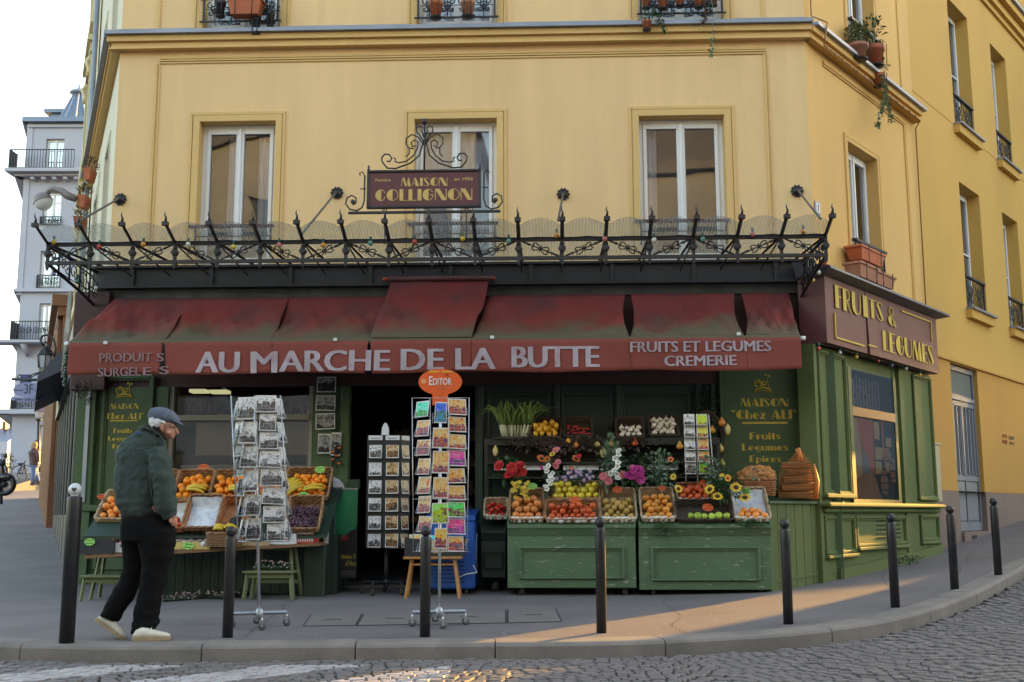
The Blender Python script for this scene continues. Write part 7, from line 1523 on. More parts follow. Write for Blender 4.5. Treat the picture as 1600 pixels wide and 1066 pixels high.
wordsD = [('woman in a pale hat', 495, 525, 589, 613), ('bearded man', 493, 524, 618, 642), ('couple', 493, 524, 646, 671), ('standing figures', 496, 516, 678, 709), ('woman with dark hair', 516, 532, 676, 712)]
for i, (wd_, x0, x1, y0, y1) in enumerate(wordsD):
    p = F((x0+x1)/2, y1, -.09); q = F(x1, y0, -.09); pl = F(x0, y1, -.09); mt_ = ['topmost', 'second from the top', 'third from the top', 'lowest', 'small one at the right']
    o = card(FR.M @ Matrix.Translation(p) @ Matrix.Rotation(R([0, 1, -2, 1, 2][i]), 4, 'Y'), q.x-pl.x, q.z-p.z, 'dim', 'hanging_picture', None, .01); tag(o, 'dark black and white picture on the door jamb, %s' % mt_[i], 'picture', 'black and white pictures on the jamb')
kr = thing('trinket_strip', 'hanging strip of small orange and brown trinkets below the pictures', 'trinkets', tuple(FR.w(*F(527, 700, -.12)))); mb = MB(FR.M)
for k in range(7): p = F(526+rr(-4, 4), 697+k*5, -.12); mb.tube(spiral(p.x, p.z, .05, .02, 0, 300, 10, -.12), .008, 4)
mb.build('wire', iron, kr)
for k in range(5): mb = MB(FR.M); p = F(520+rr(0, 12), 700+k*6, -.13); mb.ball(p, .02, 7, 5, (1.3, .6, .7)); mb.build('trinket', por, kr)
# ================================================================ POSTCARD RACKS
chrome = mat('chrome', (.62, .63, .66), .22, metal=.9, var=.05); alu = mat('aluminium', (.42, .43, .46), .38, metal=.7, var=.08); wirem = mat('rack_wire', (.5, .52, .56), .3, metal=.7); rub = mat('castor_rubber', (.11, .115, .12), .6)
def rack_base(t, g, arms, rad, m, hub=.12, cr=.035, wm=rub, fm=chrome):
    for k in range(arms[0]):
        an = arms[1]+360/arms[0]*k; e = g+Vector((rad*math.cos(R(an)), rad*math.sin(R(an)), 0)); 
        mb = MB(); mb.tube([g+Vector((0, 0, hub)), Vector((e.x, e.y, g.z+hub))], .017, 4, smooth=False); mb.build('base_arm', m, t)
        castor(t, (e.x, e.y, gz(e.x, e.y)), cr, wm, fm)
    mb = MB(Matrix.Translation(g)); mb.lathe([(.03, hub-.05), (.035, hub-.02), (.035, hub+.02), (.024, hub+.04)], n=10); mb.build('hub', m, t)
Rk = gpt(405, 980)
subj = ['street scene', 'crowd in a square', 'old car', 'tower', 'bridge', 'figures dancing', 'horse cart', 'river boats', 'rooftops', 'cafe terrace', 'parked coupe', 'trees', 'lamp post', 'children', 'market', 'staircase', 'fountain', 'arcade', 'steps', 'garden', 'quay', 'clouds']
# rack 1: black and white
t1 = thing('postcard_rack', 'tall chrome revolving rack on castors holding black and white postcards', 'postcard rack', tuple(Rk))
rack_base(t1, Rk, (4, 18), .235, alu)
sc1 = (Rk-Vector((0, 0, CZ))).length
def rp(x, y, Y): return at(x, y, Y)
ax = at(400, 700, Rk.y).x; base_x = Rk.x
mb = MB(); mb.tube([Rk+Vector((0, 0, .08)), Vector((at(403, 845, Rk.y).x, Rk.y, at(403, 845, Rk.y).z)), Vector((at(398, 625, Rk.y).x, Rk.y, at(398, 625, Rk.y).z))], .013, 8); mb.build('pole', chrome, t1)
cen = lambda y: at(403+(y-845)*.022, y, Rk.y)
def cardcol(t, Ybase, xs, ytop, ybot, n, mode, wds, names, colname, rotz, dy, tiltb=10, wirecol=True, gap=.9, grp=''):
    """a column of wire pockets with one card facing out in each; x given at top and bottom in the photo"""
    mbw = MB()
    for k in range(n):
        u = (k+1)/n; y = ytop+(ybot-ytop)*u; y0 = ytop+(ybot-ytop)*k/n; x = xs[0]+(xs[1]-xs[0])*u
        p = at(x, y, Ybase+dy); h_ = (at(x, y0, Ybase+dy).z-p.z)*gap
        M = Matrix.Translation(p) @ Matrix.Rotation(R(rotz), 4, 'Z') @ Matrix.Rotation(R(-tiltb), 4, 'X') @ Matrix.Rotation(R(frnd.uniform(-2, 2)), 4, 'Y')
        w_ = wds*frnd.uniform(.93, 1.04)
        port = frnd.random() < .28 and mode != 'sepia'
        o = card(M, w_*(.82 if port else 1), h_*frnd.uniform(.9, 1.0), mode if isinstance(mode, str) else mode[k % len(mode)], 'postcard')
        tag(o, names(k), 'postcard', grp)
        W = w_*.52; f = -.018
        V = lambda a, b, c: M @ Vector((a, b, c))
        mbw.tube([V(-W, f*.3, h_*.45), V(-W, f, .0), V(W, f, .0), V(W, f*.3, h_*.45)], .0022, 4); mbw.tube([V(-W, f, h_*.18), V(W, f, h_*.18)], .0018, 3); mbw.tube([V(-W*.4, f, 0), V(-W*.4, f, h_*.38), V(W*.4, f, h_*.38), V(W*.4, f, 0)], .0018, 3); mbw.tube([V(-W, f, 0), V(-W, .03, .0)], .0018, 3); mbw.tube([V(W, f, 0), V(W, .03, .0)], .0018, 3)
    mbw.build('wire_pockets', wirem, t)
ordn = ['top', 'second', 'third', 'fourth', 'fifth', 'sixth', 'seventh', 'eighth', 'ninth']
Y1 = Rk.y
g1 = 'black and white postcards in the chrome rack'
cardcol(t1, Y1, (381, 395), 618, 844, 6, 'bw', .165, lambda k: '%s black and white postcard in the left front column of the chrome rack' % ordn[k], 'l', -8, -.14, grp=g1, gap=.98)
cardcol(t1, Y1, (413, 431), 616, 846, 8, 'bw', .19, lambda k: '%s black and white postcard in the right front column of the chrome rack' % ordn[k], 'r', 8, -.14, grp=g1, gap=1.0)
cardcol(t1, Y1, (363, 373), 622, 842, 6, 'bw', .13, lambda k: '%s postcard seen edge-on at the left side of the chrome rack' % ordn[k], 's', -72, -.06, grp=g1)
cardcol(t1, Y1, (368, 378), 620, 838, 7, 'bw', .13, lambda k: '%s half-turned postcard near the left side of the chrome rack' % ordn[k], 's', -48, -.1, grp=g1)
cardcol(t1, Y1, (437, 450), 616, 842, 6, 'bw', .13, lambda k: '%s postcard seen edge-on at the right side of the chrome rack' % ordn[k], 's', 75, -.06, grp=g1)
mb = MB(); 
for xa, xb in ((361, 372), (398, 410), (438, 452)): mb.tube([at(xa, 618, Y1-.1), at(xb, 846, Y1-.1)], .006, 5)
mb.tube([at(372, 846, Y1-.12), at(452, 846, Y1-.1)], .006, 5); mb.build('frame', wirem, t1)
# rack 2: coloured cards
Rc = gpt(686, 978); Y2r = Rc.y
t2 = thing('postcard_rack', 'tall chrome revolving rack of colourful postcards topped by an orange oval sign', 'postcard rack', tuple(Rc))
rack_base(t2, Rc, (4, -78), .235, alu)
mb = MB(); mb.tube([Rc+Vector((0, 0, .08)), at(687, 860, Y2r), at(688, 600, Y2r)], .014, 8); mb.build('pole', chrome, t2)
g2 = 'coloured postcards in the chrome rack'
cardcol(t2, Y2r, (658, 663), 622, 862, 8, 'colour', .155, lambda k: '%s coloured postcard in the left column of the chrome rack' % ordn[k], 'l', -38, -.12, grp=g2, gap=.92)
cardcol(t2, Y2r, (688, 688), 622, 858, 6, 'colour', .14, lambda k: '%s coloured postcard in the middle column of the chrome rack' % ordn[k], 'm', 0, -.2, grp=g2, gap=.92)
cardcol(t2, Y2r, (715, 712), 622, 862, 9, 'colour', .17, lambda k: '%s coloured postcard in the right column of the chrome rack' % ordn[k], 'r', 20, -.14, grp=g2, gap=.97)
mb = MB(); 
for x in (644, 672, 703, 733): mb.tube([at(x, 622, Y2r-.12), at(x+(2 if x < 690 else -3), 864, Y2r-.12)], .004, 4)
for y in (622, 700, 780, 862): mb.tube([at(644, y, Y2r-.05), at(676, y, Y2r-.2), at(702, y, Y2r-.2), at(733, y, Y2r-.05)], .003, 4)
mb.build('frame', wirem, t2)
ed = mat('sign_orange', (.78, .12, .02), .4, var=.04); c = at(688, 597, Y2r-.03); sx = (at(722, 597, Y2r-.03)-at(654, 597, Y2r-.03)).x/2; sz_ = (at(688, 577, Y2r-.03)-at(688, 618, Y2r-.03)).z/2
mb = MB(Matrix.Translation(c)); mb.poly([(sx*math.cos(k*math.pi/20), sz_*math.sin(k*math.pi/20)) for k in range(40)], -.006, .006); nw = sx*.36; mb.box(-nw, nw, -.0055, .0055, -sz_-.09, -sz_*.9); oval = mb.build('oval_sign', ed, t2)
MS = Matrix.Translation(c); wt = mat('sign_white', (.8, .8, .76), .4); yl = mat('sign_yellow', (.75, .5, .03), .4); pe = mat('sign_peach', (.8, .35, .15), .4)
text('E', MS, -sx*.52, -sx*.36, -sz_*.24, sz_*.42, wt, oval, y=-.0065, bold=.01); text('DITOR', MS, -sx*.33, sx*.52, -sz_*.24, sz_*.28, wt, oval, y=-.0065, bold=.012); text('Gifts & Cards', MS, -sx*.05, sx*.5, -sz_*.52, -sz_*.35, pe, oval, y=-.0065)
mb = MB(MS); mb.poly([(-sx*.76+sx*.12*math.cos(k*.4), sz_*.05+sz_*.2*math.sin(k*.4)) for k in range(16)], -.010, -.0065); mb.build('dot', pe, oval)
mb = MB(MS); mb.box(-sx*.52, -.01, -.010, -.0065, sz_*.72, sz_*.82); mb.box(.01, sx*.55, -.010, -.0065, sz_*.72, sz_*.82); mb.build('bar', yl, oval)
mb = MB(MS); mb.poly([((sx*.3+(.022 if k % 2 else .009)*math.cos(k*math.pi/5)), sz_*.52+(.022 if k % 2 else .009)*math.sin(k*math.pi/5)) for k in range(10)], -.010, -.0065); mb.build('star', mat('sign_red', (.5, .03, .02), .4), oval)
# black rack with sepia cards
blk = mat('black_card', (.016, .016, .017), .5); Rb = gpt(603, 928); Yb = Rb.y
t3 = thing('postcard_rack', 'black revolving display column of sepia postcards standing in the doorway', 'postcard rack', tuple(Rb)); rack_base(t3, Rb, (5, 100), .28, blk, .13, .03, casm, casm)
mb = MB(); mb.tube([Rb+Vector((0, 0, .1)), at(604, 856, Yb)], .028, 8); mb.build('pole', blk, t3)
facets = ((571, 596, -28, 'left'), (598, 623, 2, 'middle'), (624, 637, 60, 'right'))
for (xa, xb, rz, nm) in facets:
    dyy = .0 if nm == 'middle' else .04; A0, A1 = at(xa, 856, Yb-.15+dyy), at(xb+2, 856, Yb-.15+(dyy if nm != 'right' else .14)); A3 = at(xa-2, 680, Yb-.15+dyy)
    mb = MB(); e = Vector((A1.x-A0.x, A1.y-A0.y, 0)); n_ = Vector((-e.y, e.x, 0)).normalized()*.02
    V = [(A0.x, A0.y, A0.z), (A1.x, A1.y, A0.z), (A1.x, A1.y, A3.z), (A0.x, A0.y, A3.z)]; V += [(v[0]+n_.x, v[1]+n_.y, v[2]) for v in V]; mb.add(V, [(0, 1, 2, 3), (4, 7, 6, 5), (0, 4, 5, 1), (1, 5, 6, 2), (2, 6, 7, 3), (3, 7, 4, 0)]); mb.build('panel', blk, t3)
    ang = math.atan2(e.y, e.x); W = e.length; M0 = Matrix.Translation(A0) @ Matrix.Rotation(ang, 4, 'Z'); Ht = A3.z-A0.z
    for k in range(6):
        z = Ht*(.93-.158*(k+1)+.02); mode = 'sepia' if nm != 'left' else 'bw'
        o = card(M0 @ Matrix.Translation((W/2, -.012, z)) @ Matrix.Rotation(R(-6), 4, 'X') @ Matrix.Rotation(R(rr(-2, 2)), 4, 'Y'), W*.74, Ht*.125, mode); tag(o, '%s postcard from the top in the %s panel of the black column' % (ordn[k] if k else 'first', nm), 'postcard', 'sepia postcards in the black column')
        mb = MB(M0); mb.box(W*.08, W*.92, -.03, -.0, z-.006, z); mb.build('pocket', blk, t3)
    mb = MB(M0); mb.box(W*.08, W*.9, -.006, -.001, Ht*.955, Ht*.995); lb_ = mb.build('header', paper, t3)
    if nm != 'right': mb = MB(M0); mb.tube([(W*(.2+.06*q), -.009, Ht*.972+.008*math.sin(q*2.2)) for q in range(10)], .003, 3); mb.build('header_writing', mat('ink_blue', (0.03, 0.03, 0.12), 0.5), lb_)
mb = MB(Matrix.Translation(at(602, 680, Yb-.1))); mb.poly([(-.045, 0), (.045, 0), (.04, .08), (.02, .13), (0, .145), (-.02, .13), (-.04, .08)], -.005, .005); mb.build('crest_card', cwht, t3)
# small tower of cards standing on the right cart
t4 = thing('card_tower', 'small white revolving tower of cards standing among the flowers on the right cart', 'card stand', tuple(FR.w(*F(1090, 757, -.85))))
wrk = mat('white_rack', (.55, .56, .58), .4)
mb = MB(FR.M)
for x, xb_ in ((1069, 1072), (1088, 1090), (1107, 1116)): mb.tube([F(x, 648, -.9), F(xb_, 752, -.9)], .007, 5)
mb.build('frame', wrk, t4)
for c_, (xa, xb_, mode, nm) in enumerate(((1077, 1080, 'bw', 'left'), (1097, 1102, 'colour', 'right'))):
    for k in range(5):
        y = 665+k*19; p = F(xa+(xb_-xa)*k/5, y, -.93); o = card(FR.M @ Matrix.Translation(p) @ Matrix.Rotation(R(-8), 4, 'X'), .125, .135, mode); tag(o, '%s small card in the %s column of the white card tower' % (ordn[k], nm), 'postcard', 'cards in the small white tower')
        mb = MB(FR.M); mb.box(p.x-.065, p.x+.065, -.96, -.93, p.z-.006, p.z); mb.build('ledge', iron, t4)
# ================================================================ POSTER, CUPBOARD, FREEZER, WOODEN STOOL
pt_ = thing('film_poster', 'tall green and black poster with yellow script leaning at the shop doorway', 'poster', tuple(FR.w(*F(541, 903, -.75))))
a = F(522, 903, -.75); b = F(559, 765, -.75); pw = b.x-a.x; ph_ = b.z-a.z; Mp = FR.M @ Matrix.Translation(a)
mb = MB(Mp); mb.box(0, pw, 0, .03, 0, ph_); mb.build('board', mat('poster_green', (.03, .22, .09), .3, var=.4, scale=2.2), pt_)
mb = MB(Mp); mb.poly([(0, 0), (pw, 0), (pw, ph_*.62), (pw*.93, ph_*.55), (pw*.7, ph_*.53), (pw*.25, ph_*.42), (0, ph_*.3)], -.003, 0); mb.build('dark_shape', mat('poster_black', (.01, .01, .012), .3), pt_)
mb = MB(Mp); mb.poly([(pw*.2, ph_*.43), (pw*.5, ph_*.49), (pw*.62, ph_*.44), (pw*.45, ph_*.42)], -.006, -.0035); mb.build('red_patch', mat('poster_crimson', (.25, .01, .02), .4), pt_)
mb = MB(Mp); mb.box(-.012, 0, -.005, .03, 0, ph_); mb.box(-.012, pw, -.005, .03, ph_, ph_+.015); mb.build('frame', alu, pt_)
text('Le Fabuleux D', Mp, pw*.05, pw*.97, ph_*.215, ph_*.265, gold, pt_, y=-.004, shear=.25); text("d'Am", Mp, pw*.5, pw*.98, ph_*.135, ph_*.195, gold, pt_, y=-.004, shear=.25); 
mb = MB(Mp)
for q in range(3): mb.box(pw*.08, pw*.92, -.006, -.0035, ph_*(.03+.02*q), ph_*(.038+.02*q))
mb.build('small_print', mat('poster_grey', (.1, .1, .11), .4), pt_)
bcd = thing('brochure_rack', 'row of dark green brochures with a white curved card above the poster', 'brochure rack', tuple(FR.w(*F(541, 765, -.7)))); mb = MB(FR.M)
for k in range(9): p = F(541+k*2.2, 764, -.72); mb.box(p.x, p.x+.012, -.72, -.6, p.z+.001, p.z+.11)
mb.build('brochures', mat('brochure', (.05, .11, .05), .5, var=.6, scale=30), bcd); p = F(521, 764, -.7); mb = MB(FR.M @ Matrix.Translation((p.x, -.73, p.z+.002))); mb.poly([(0, 0), (.14, 0), (.12, .06), (.07, .11), (0, .14)], -.004, .004); mb.build('curved_card', cwht, bcd)
ntc = thing('wall_notice', 'narrow white notice on the dark cabinet left of the poster', 'notice', tuple(FR.w(*F(510, 848, -1.26)))); p0, p1 = F(506, 849, -1.262), F(514, 806, -1.262); mb = MB(FR.M); mb.box(p0.x, p1.x, -1.266, -1.258, p0.z, p1.z); mb.build('sheet', cwht, ntc); mb = MB(FR.M)
for q in range(7): z = p0.z+(p1.z-p0.z)*(.1+.12*q); mb.box(p0.x+.012, p1.x-.012, -1.269, -1.2665, z, z+.012)
mb.build('print', mat('notice_red', (.35, .12, .12), .6), ntc)
fz = thing('ice_freezer', 'blue chest freezer with white oval emblem behind the wooden stool', 'freezer', tuple(FR.w(*F(715, 918, -.75))))
blu = mat('freezer_blue', (.02, .09, .36), .3, var=.06); a = F(665, 918, -1.05); b = F(742, 918, -1.05); ztf = F(740, 797, -1.05).z; gz_ = .12
mb = MB(FR.M); mb.bbox(a.x, b.x, -1.05, -.25, gz_+.03, ztf-.12, b=.02); mb.build('body', blu, fz)
mb = MB(FR.M); mb.add([(a.x, -1.06, ztf-.118), (b.x, -1.06, ztf-.118), (b.x, -.24, ztf-.118), (a.x, -.24, ztf-.118), (a.x, -1.06, ztf-.06), (b.x, -1.06, ztf-.06), (b.x, -.24, ztf+.02), (a.x, -.24, ztf+.02)], [(0, 3, 2, 1), (4, 5, 6, 7), (0, 1, 5, 4), (1, 2, 6, 5), (2, 3, 7, 6), (3, 0, 4, 7)]); mb.build('lid', blu, fz)
mb = MB(FR.M)
for k in range(6): z = gz_+.1+k*.045; mb.box(a.x+.1, b.x-.12, -1.056, -1.049, z, z+.016)
mb.build('vent_slot', mat('freezer_slot', (.01, .03, .12), .5), fz)
mb = MB(FR.M @ Matrix.Translation((b.x+.001, -.75, gz_+.45)) @ Matrix.Rotation(R(90), 4, 'Z')); mb.lathe([(.17, 0), (.17, .004)], M=Matrix.Rotation(R(90), 4, 'X'), sy=1.2, n=24); mb.build('emblem', mat('freezer_white', (.5, .55, .6), .4), fz)
mb = MB(FR.M @ Matrix.Translation((b.x+.006, -.75, gz_+.45)) @ Matrix.Rotation(R(90), 4, 'Z')); mb.lathe([(.13, 0), (.13, .003)], M=Matrix.Rotation(R(90), 4, 'X'), sy=1.2, n=24); mb.build('emblem_centre', blu, fz)
for x in (a.x+.1, b.x-.1): castor(fz, tuple(FR.w(x, -.98, .1)), .02)
mb = MB(FR.M); mb.tube([(b.x-.02, -1.07, gz_+.3), (b.x+.03, -1.12, gz_+.22), (b.x-.1, -1.13, gz_+.2), (b.x-.2, -1.09, gz_+.15)], .008, 5); mb.build('cable', cwht, fz)
wsm = mat('varnished_pine', (.42, .19, .05), .4, var=.15, scale=4, stretch=(6, 6, 1))
Ws = gpt(676, 933); ws = thing('wooden_stool', 'small varnished wooden stool with splayed legs carrying a black box of cards', 'stool', tuple(Ws)); zt_ = at(676, 869, Ws.y).z; xl, xr = at(630, 870, Ws.y-.15).x, at(722, 870, Ws.y-.15).x
mb = MB(); mb.bbox(xl, xr, Ws.y-.17, Ws.y+.17, zt_-.03, zt_, b=.006); mb.build('seat', wsm, ws)
for sx_ in (-1, 1):
    for sy_ in (-1, 1):
        cx = (xl+xr)/2; hw = (xr-xl)/2; p = (cx+sx_*(hw-.03), Ws.y+sy_*.17, gz(cx, Ws.y+sy_*.17)); q = (cx+sx_*(hw-.09), Ws.y+sy_*.11, zt_-.03); mb = MB(); mb.tube([p, q], .016, 4, smooth=False); mb.build('leg', wsm, ws)
mb = MB(); 
for sy_ in (-1, 1): mb.tube([(xl+.07, Ws.y+sy_*.125, zt_-.09), (xr-.07, Ws.y+sy_*.125, zt_-.09)], .01, 6)
mb.build('stretcher', wsm, ws)
cb = thing('card_box', 'torn black cardboard box full of loose colourful cards on the wooden stool', 'box', ((xl+xr)/2, Ws.y-.02, zt_)); x0, x1 = at(632, 868, Ws.y-.15).x, at(726, 868, Ws.y-.15).x; h_ = at(632, 840, Ws.y-.15).z-zt_
mb = MB(); y0 = Ws.y-.155; 
for q in (((x0, y0), (x0+.27*(x1-x0), y0), h_, h_*.9), ((x0+.27*(x1-x0), y0), (x0+.47*(x1-x0), y0), h_*.55, h_*.2), ((x0+.47*(x1-x0), y0), (x0+.72*(x1-x0), y0), h_*.15, h_*.25), ((x0+.72*(x1-x0), y0), (x1, y0), h_*.95, h_*1.05)):
    (a_, b_, ha, hb_) = q; mb.add([(a_[0], a_[1], zt_+.002), (b_[0], b_[1], zt_+.002), (b_[0], b_[1], zt_+hb_), (a_[0], a_[1], zt_+ha), (a_[0], a_[1]+.01, zt_+.002), (b_[0], b_[1]+.01, zt_+.002), (b_[0], b_[1]+.01, zt_+hb_), (a_[0], a_[1]+.01, zt_+ha)], [(0, 1, 2, 3), (4, 7, 6, 5), (3, 2, 6, 7)])
mb.box(x0, x0+.01, y0+.0105, y0+.3, zt_+.002, zt_+h_); mb.box(x1-.01, x1, y0+.0105, y0+.3, zt_+.002, zt_+h_); mb.box(x0+.01, x1-.01, y0+.29, y0+.3, zt_+.002, zt_+h_); mb.box(x0+.01, x1-.01, y0+.011, y0+.29, zt_+.003, zt_+.01); mb.build('sides', cblack, cb)
mb = MB(); mb.box(x0+.27*(x1-x0), x0+.72*(x1-x0), y0+.012, y0+.02, zt_+.003, zt_+h_*.9); mb.build('brown_inside', cwood, cb)
for k in range(16):
    o = card(Matrix.Translation((x0+.04+k*(x1-x0-.1)/15, y0+.05+rr(0, .15), zt_+h_*.55+rr(0, .04))) @ Matrix.Rotation(R(rr(-40, 40)), 4, 'Z') @ Matrix.Rotation(R(rr(-70, -20)), 4, 'X') @ Matrix.Rotation(R(rr(-25, 25)), 4, 'Y'), .14, .1, ['colour', 'bw', 'colour'][k % 3]); tag(o, 'loose postcard lying in the torn black box on the wooden stool', 'postcard', 'loose cards in the torn box')
# ================================================================ BOLLARDS
bolm = mat('bollard_paint', (.018, .018, .021), .42, var=.3, scale=7, bump=.1, bscale=40, dirt=(.06, .055, .055), dscale=5, damt=.35)
def bollard(x, y, ytop, label, white_ball=False, tilt=0):
    g = gpt(x, y); top = at(x, ytop, g.y).z; h = top-g.z; t = thing('bollard', label, 'bollard', tuple(g), 0, 'black steel bollards along the kerb'); M = Matrix.Translation(g) @ Matrix.Rotation(R(tilt), 4, 'Y')
    rb = .043; k = h-.09
    if white_ball: rb = .058; k = h-.11
    mb = MB(M); mb.lathe([(rb, -.05), (rb, k-.04), (rb*.99, k-.035), (rb*.99, k-.01), (rb*.92, k), (rb*.6, k+.006)], n=20); mb.build('post', bolm, t)
    mb = MB(M); mb.lathe([(rb*.6, k+.006), (rb*.5, k+.014), (rb*.62, k+.022)], n=14); mb.ball((0, 0, h-.043 if not white_ball else h-.052), .043 if not white_ball else .052, 18, 12); mb.build('ball', mat('white_ball', (.72, .72, .74), .35, var=.05) if white_ball else bolm, t)
    if white_ball:
        mb = MB(M @ Matrix.Translation((0.01, -.0525, h-.052))); mb.poly([(0, -.02), (.02, .004), (.016, .014), (.008, .014), (0, .006), (-.008, .014), (-.016, .014), (-.02, .004)], -.002, .004); mb.build('sticker', ink, t)
    return t
bollard(104, 1005, 755, 'tall black bollard with a white ball top left of the man', True)
bollard(355.5, 996, 822, 'black bollard beside the black and white postcard rack')
bollard(664, 995, 822, 'black bollard in front of the wooden stool and colour postcard rack')
bollard(940, 989, 808, 'black bollard in front of the left green cart')
bollard(1232, 975, 811, 'black bollard at the corner before the boarded locker')
bollard(1399, 949, 802, 'black bollard before the side shop window')
bollard(1492, 921, 790, 'black bollard before the mauve wall left of the grey door')
bollard(1560, 899, 778, 'black bollard farthest up the street right of the grey door', tilt=0)
# weeds at the foot of the wall
wd_ = thing('weeds', 'clump of green weeds growing at the foot of the side wall', 'weeds', tuple(gpt(1410, 884))); g = gpt(1410, 884); mb = MB()
for k in range(130): q = g+Vector((rr(-.3, .3)*.63+rr(-.05, .05), rr(-.3, .3)*.78, .0)); q.z = gz(q.x, q.y); leaf(mb, q+Vector((0, 0, rr(0, .09))), rv()+Vector((0, 0, .8)), .07, .022)
mb.build('leaves', lf, wd_)
# litter
lit = mat('litter', (.5, .5, .48), .8)
mb = MB()
for k in range(120):
    x, y = rr(150, 1500), rr(945, 1000); q = gpt(x, y); q.z = gz(q.x, q.y); s = rr(.004, .016)
    if outside(q.x, q.y) > -.3: continue
    mb.add([q+Vector((0, 0, .003)), q+Vector((s, s*.3, .004)), q+Vector((s*.8, s, .006)), q+Vector((-.2*s, s*.7, .003))], [(0, 1, 2, 3)])
o = mb.build('litter', lit); o['kind'] = 'stuff'; tag(o, 'tiny scraps of pale litter scattered over the pavement', 'litter')
# ================================================================ THE MAN IN THE CAP
def fuse(mb, vox, it, m, name, parent, disp=None, extra=None):
    me = bpy.data.meshes.new('t'); me.from_pydata(mb.v, [], mb.f); o = bpy.data.objects.new('t', me); C.objects.link(o)
    r = o.modifiers.new('r', 'REMESH'); r.mode = 'VOXEL'; r.voxel_size = vox; s = o.modifiers.new('s', 'SMOOTH'); s.iterations = it; s.factor = .6
    dg = bpy.context.evaluated_depsgraph_get(); dg.update(); e = bpy.data.meshes.new_from_object(o.evaluated_get(dg)); bpy.data.objects.remove(o)
    nb = MB(); vs = []
    for v in e.vertices:
        p = v.co.copy()
        if disp: p += v.normal*disp(p)
        vs.append(p)
    nb.add(vs, [tuple(p.vertices) for p in e.polygons], True); return nb.build(name, m, parent)
G0 = gpt(232, 1001); YM = G0.y+.05
def mp(x, y, dy=0): return at(x, y, YM+dy)
KM = (mp(300, 800)-mp(200, 800)).x/100      # metres per photo pixel on the man's plane
def loft(mb, secs, n=18, sq=2.4):
    """sections: (xleft_px, xright_px, y_px, depth offset, half depth m)"""
    V = []; Fc = []
    for (x0, x1, y, dy, rd) in secs:
        c = mp((x0+x1)/2, y, dy); rx = (x1-x0)/2*KM
        for k in range(n):
            a = 2*math.pi*k/n; ca, sa = math.cos(a), math.sin(a); e = 2/sq
            V.append(Vector((c.x+rx*abs(ca)**e*(1 if ca > 0 else -1), c.y+rd*abs(sa)**e*(1 if sa > 0 else -1), c.z)))
    for i in range(len(secs)-1):
        for k in range(n): Fc.append((i*n+k, i*n+(k+1) % n, (i+1)*n+(k+1) % n, (i+1)*n+k))
    Fc.append(tuple(range(n))[::-1]); Fc.append(tuple((len(secs)-1)*n+k for k in range(n))); mb.add(V, Fc, True)
def limb(mb, pts, n=14):      # (x_px, y_px, dy, r_px)
    mb.tube([mp(x, y, d) for x, y, d, r in pts], [r*KM for x, y, d, r in pts], n)
man = thing('person', 'elderly man in grey flat cap, dark green jacket and black trousers walking past the stall', 'person', tuple(G0))
skin = mat('skin', (.50, .24, .17), .5, var=.06, scale=30); hairm = mat('hair_white', (.62, .61, .60), .8, var=.15, scale=60, bump=.5, bscale=200)
jack = mat('jacket_cloth', (.042, .062, .055), .8, var=.12, scale=5, bump=.2, bscale=120, spec=.25); trou = mat('trouser_cloth', (.0065, .0065, .0075), .9, var=.2, scale=6, spec=.15)
capm = mat('cap_wool', (.10, .12, .17), .9, var=.15, scale=50, bump=.4, bscale=250); shoem = mat('shoe_suede', (.70, .65, .54), .8, var=.1, scale=20); solem = mat('shoe_sole', (.36, .27, .16), .8, var=.15)
blackm = mat('black_knit', (.012, .012, .013), .9)
# continuous body: head, neck, torso, arms, legs
b_ = MB()
loft(b_, [(199, 247, 803, .0, .11), (198, 250, 760, 0, .11), (196, 252, 720, 0, .11), (200, 250, 697, 0, .10), (222, 252, 684, .0, .06), (236, 258, 676, .01, .05)])
limb(b_, [(237, 690, .02, 8), (246, 676, .02, 9), (254, 664, .02, 10)])
hc = mp(256.5, 662, .02)
b_.ball(hc, .098, 16, 12, (.98, .80, 1.18)); b_.ball(mp(265, 673, .02), .060, 14, 10, (.9, .85, 1.12)); b_.ball(mp(262.5, 683, .02), .026, 10, 8, (1.25, 1, .75))
limb(b_, [(274, 667, .005, 1.7), (276.6, 672.5, .003, 2.0), (278.5, 676.3, .002, 2.5), (273, 678.5, .01, 2.0)])      # nose
limb(b_, [(270, 681.2, .0, 1.9), (273.8, 681.6, .0, 1.6)]); limb(b_, [(268, 684.6, .0, 2.0), (271.8, 684.2, .0, 1.5)])              # lips
limb(b_, [(266, 664.5, -.045, 2.0), (273, 664, -.02, 2.0)]); b_.ball(mp(262, 676, -.035), .022, 9, 7)                      # brow, cheek
limb(b_, [(253, 661.5, -.082, 1.8), (251.5, 665, -.086, 2.5), (252.8, 670, -.084, 2.3), (254.5, 674, -.08, 1.5)]); limb(b_, [(255.2, 662, -.082, 1.4), (256.3, 666, -.083, 1.3)])   # ear
limb(b_, [(246, 705, -.10, 9), (254, 745, -.11, 8), (262, 780, -.08, 7), (268, 800, -.04, 6), (271, 812, -.03, 6)])
limb(b_, [(200, 705, .06, 9), (192, 745, .10, 8), (196, 780, .12, 7), (204, 800, .12, 6)])
limb(b_, [(236, 815, -.02, 15), (246, 860, -.02, 12), (240, 905, 0, 10), (232, 940, .0, 9), (228, 985, 0, 7), (230, 998, 0, 7)]); limb(b_, [(212, 815, .08, 15), (212, 860, .10, 13), (210, 895, .10, 11), (192, 930, .08, 9), (172, 968, .06, 7)])
def fold(p): return 0
body = fuse(b_, .0085, 3, skin, 'body', man)
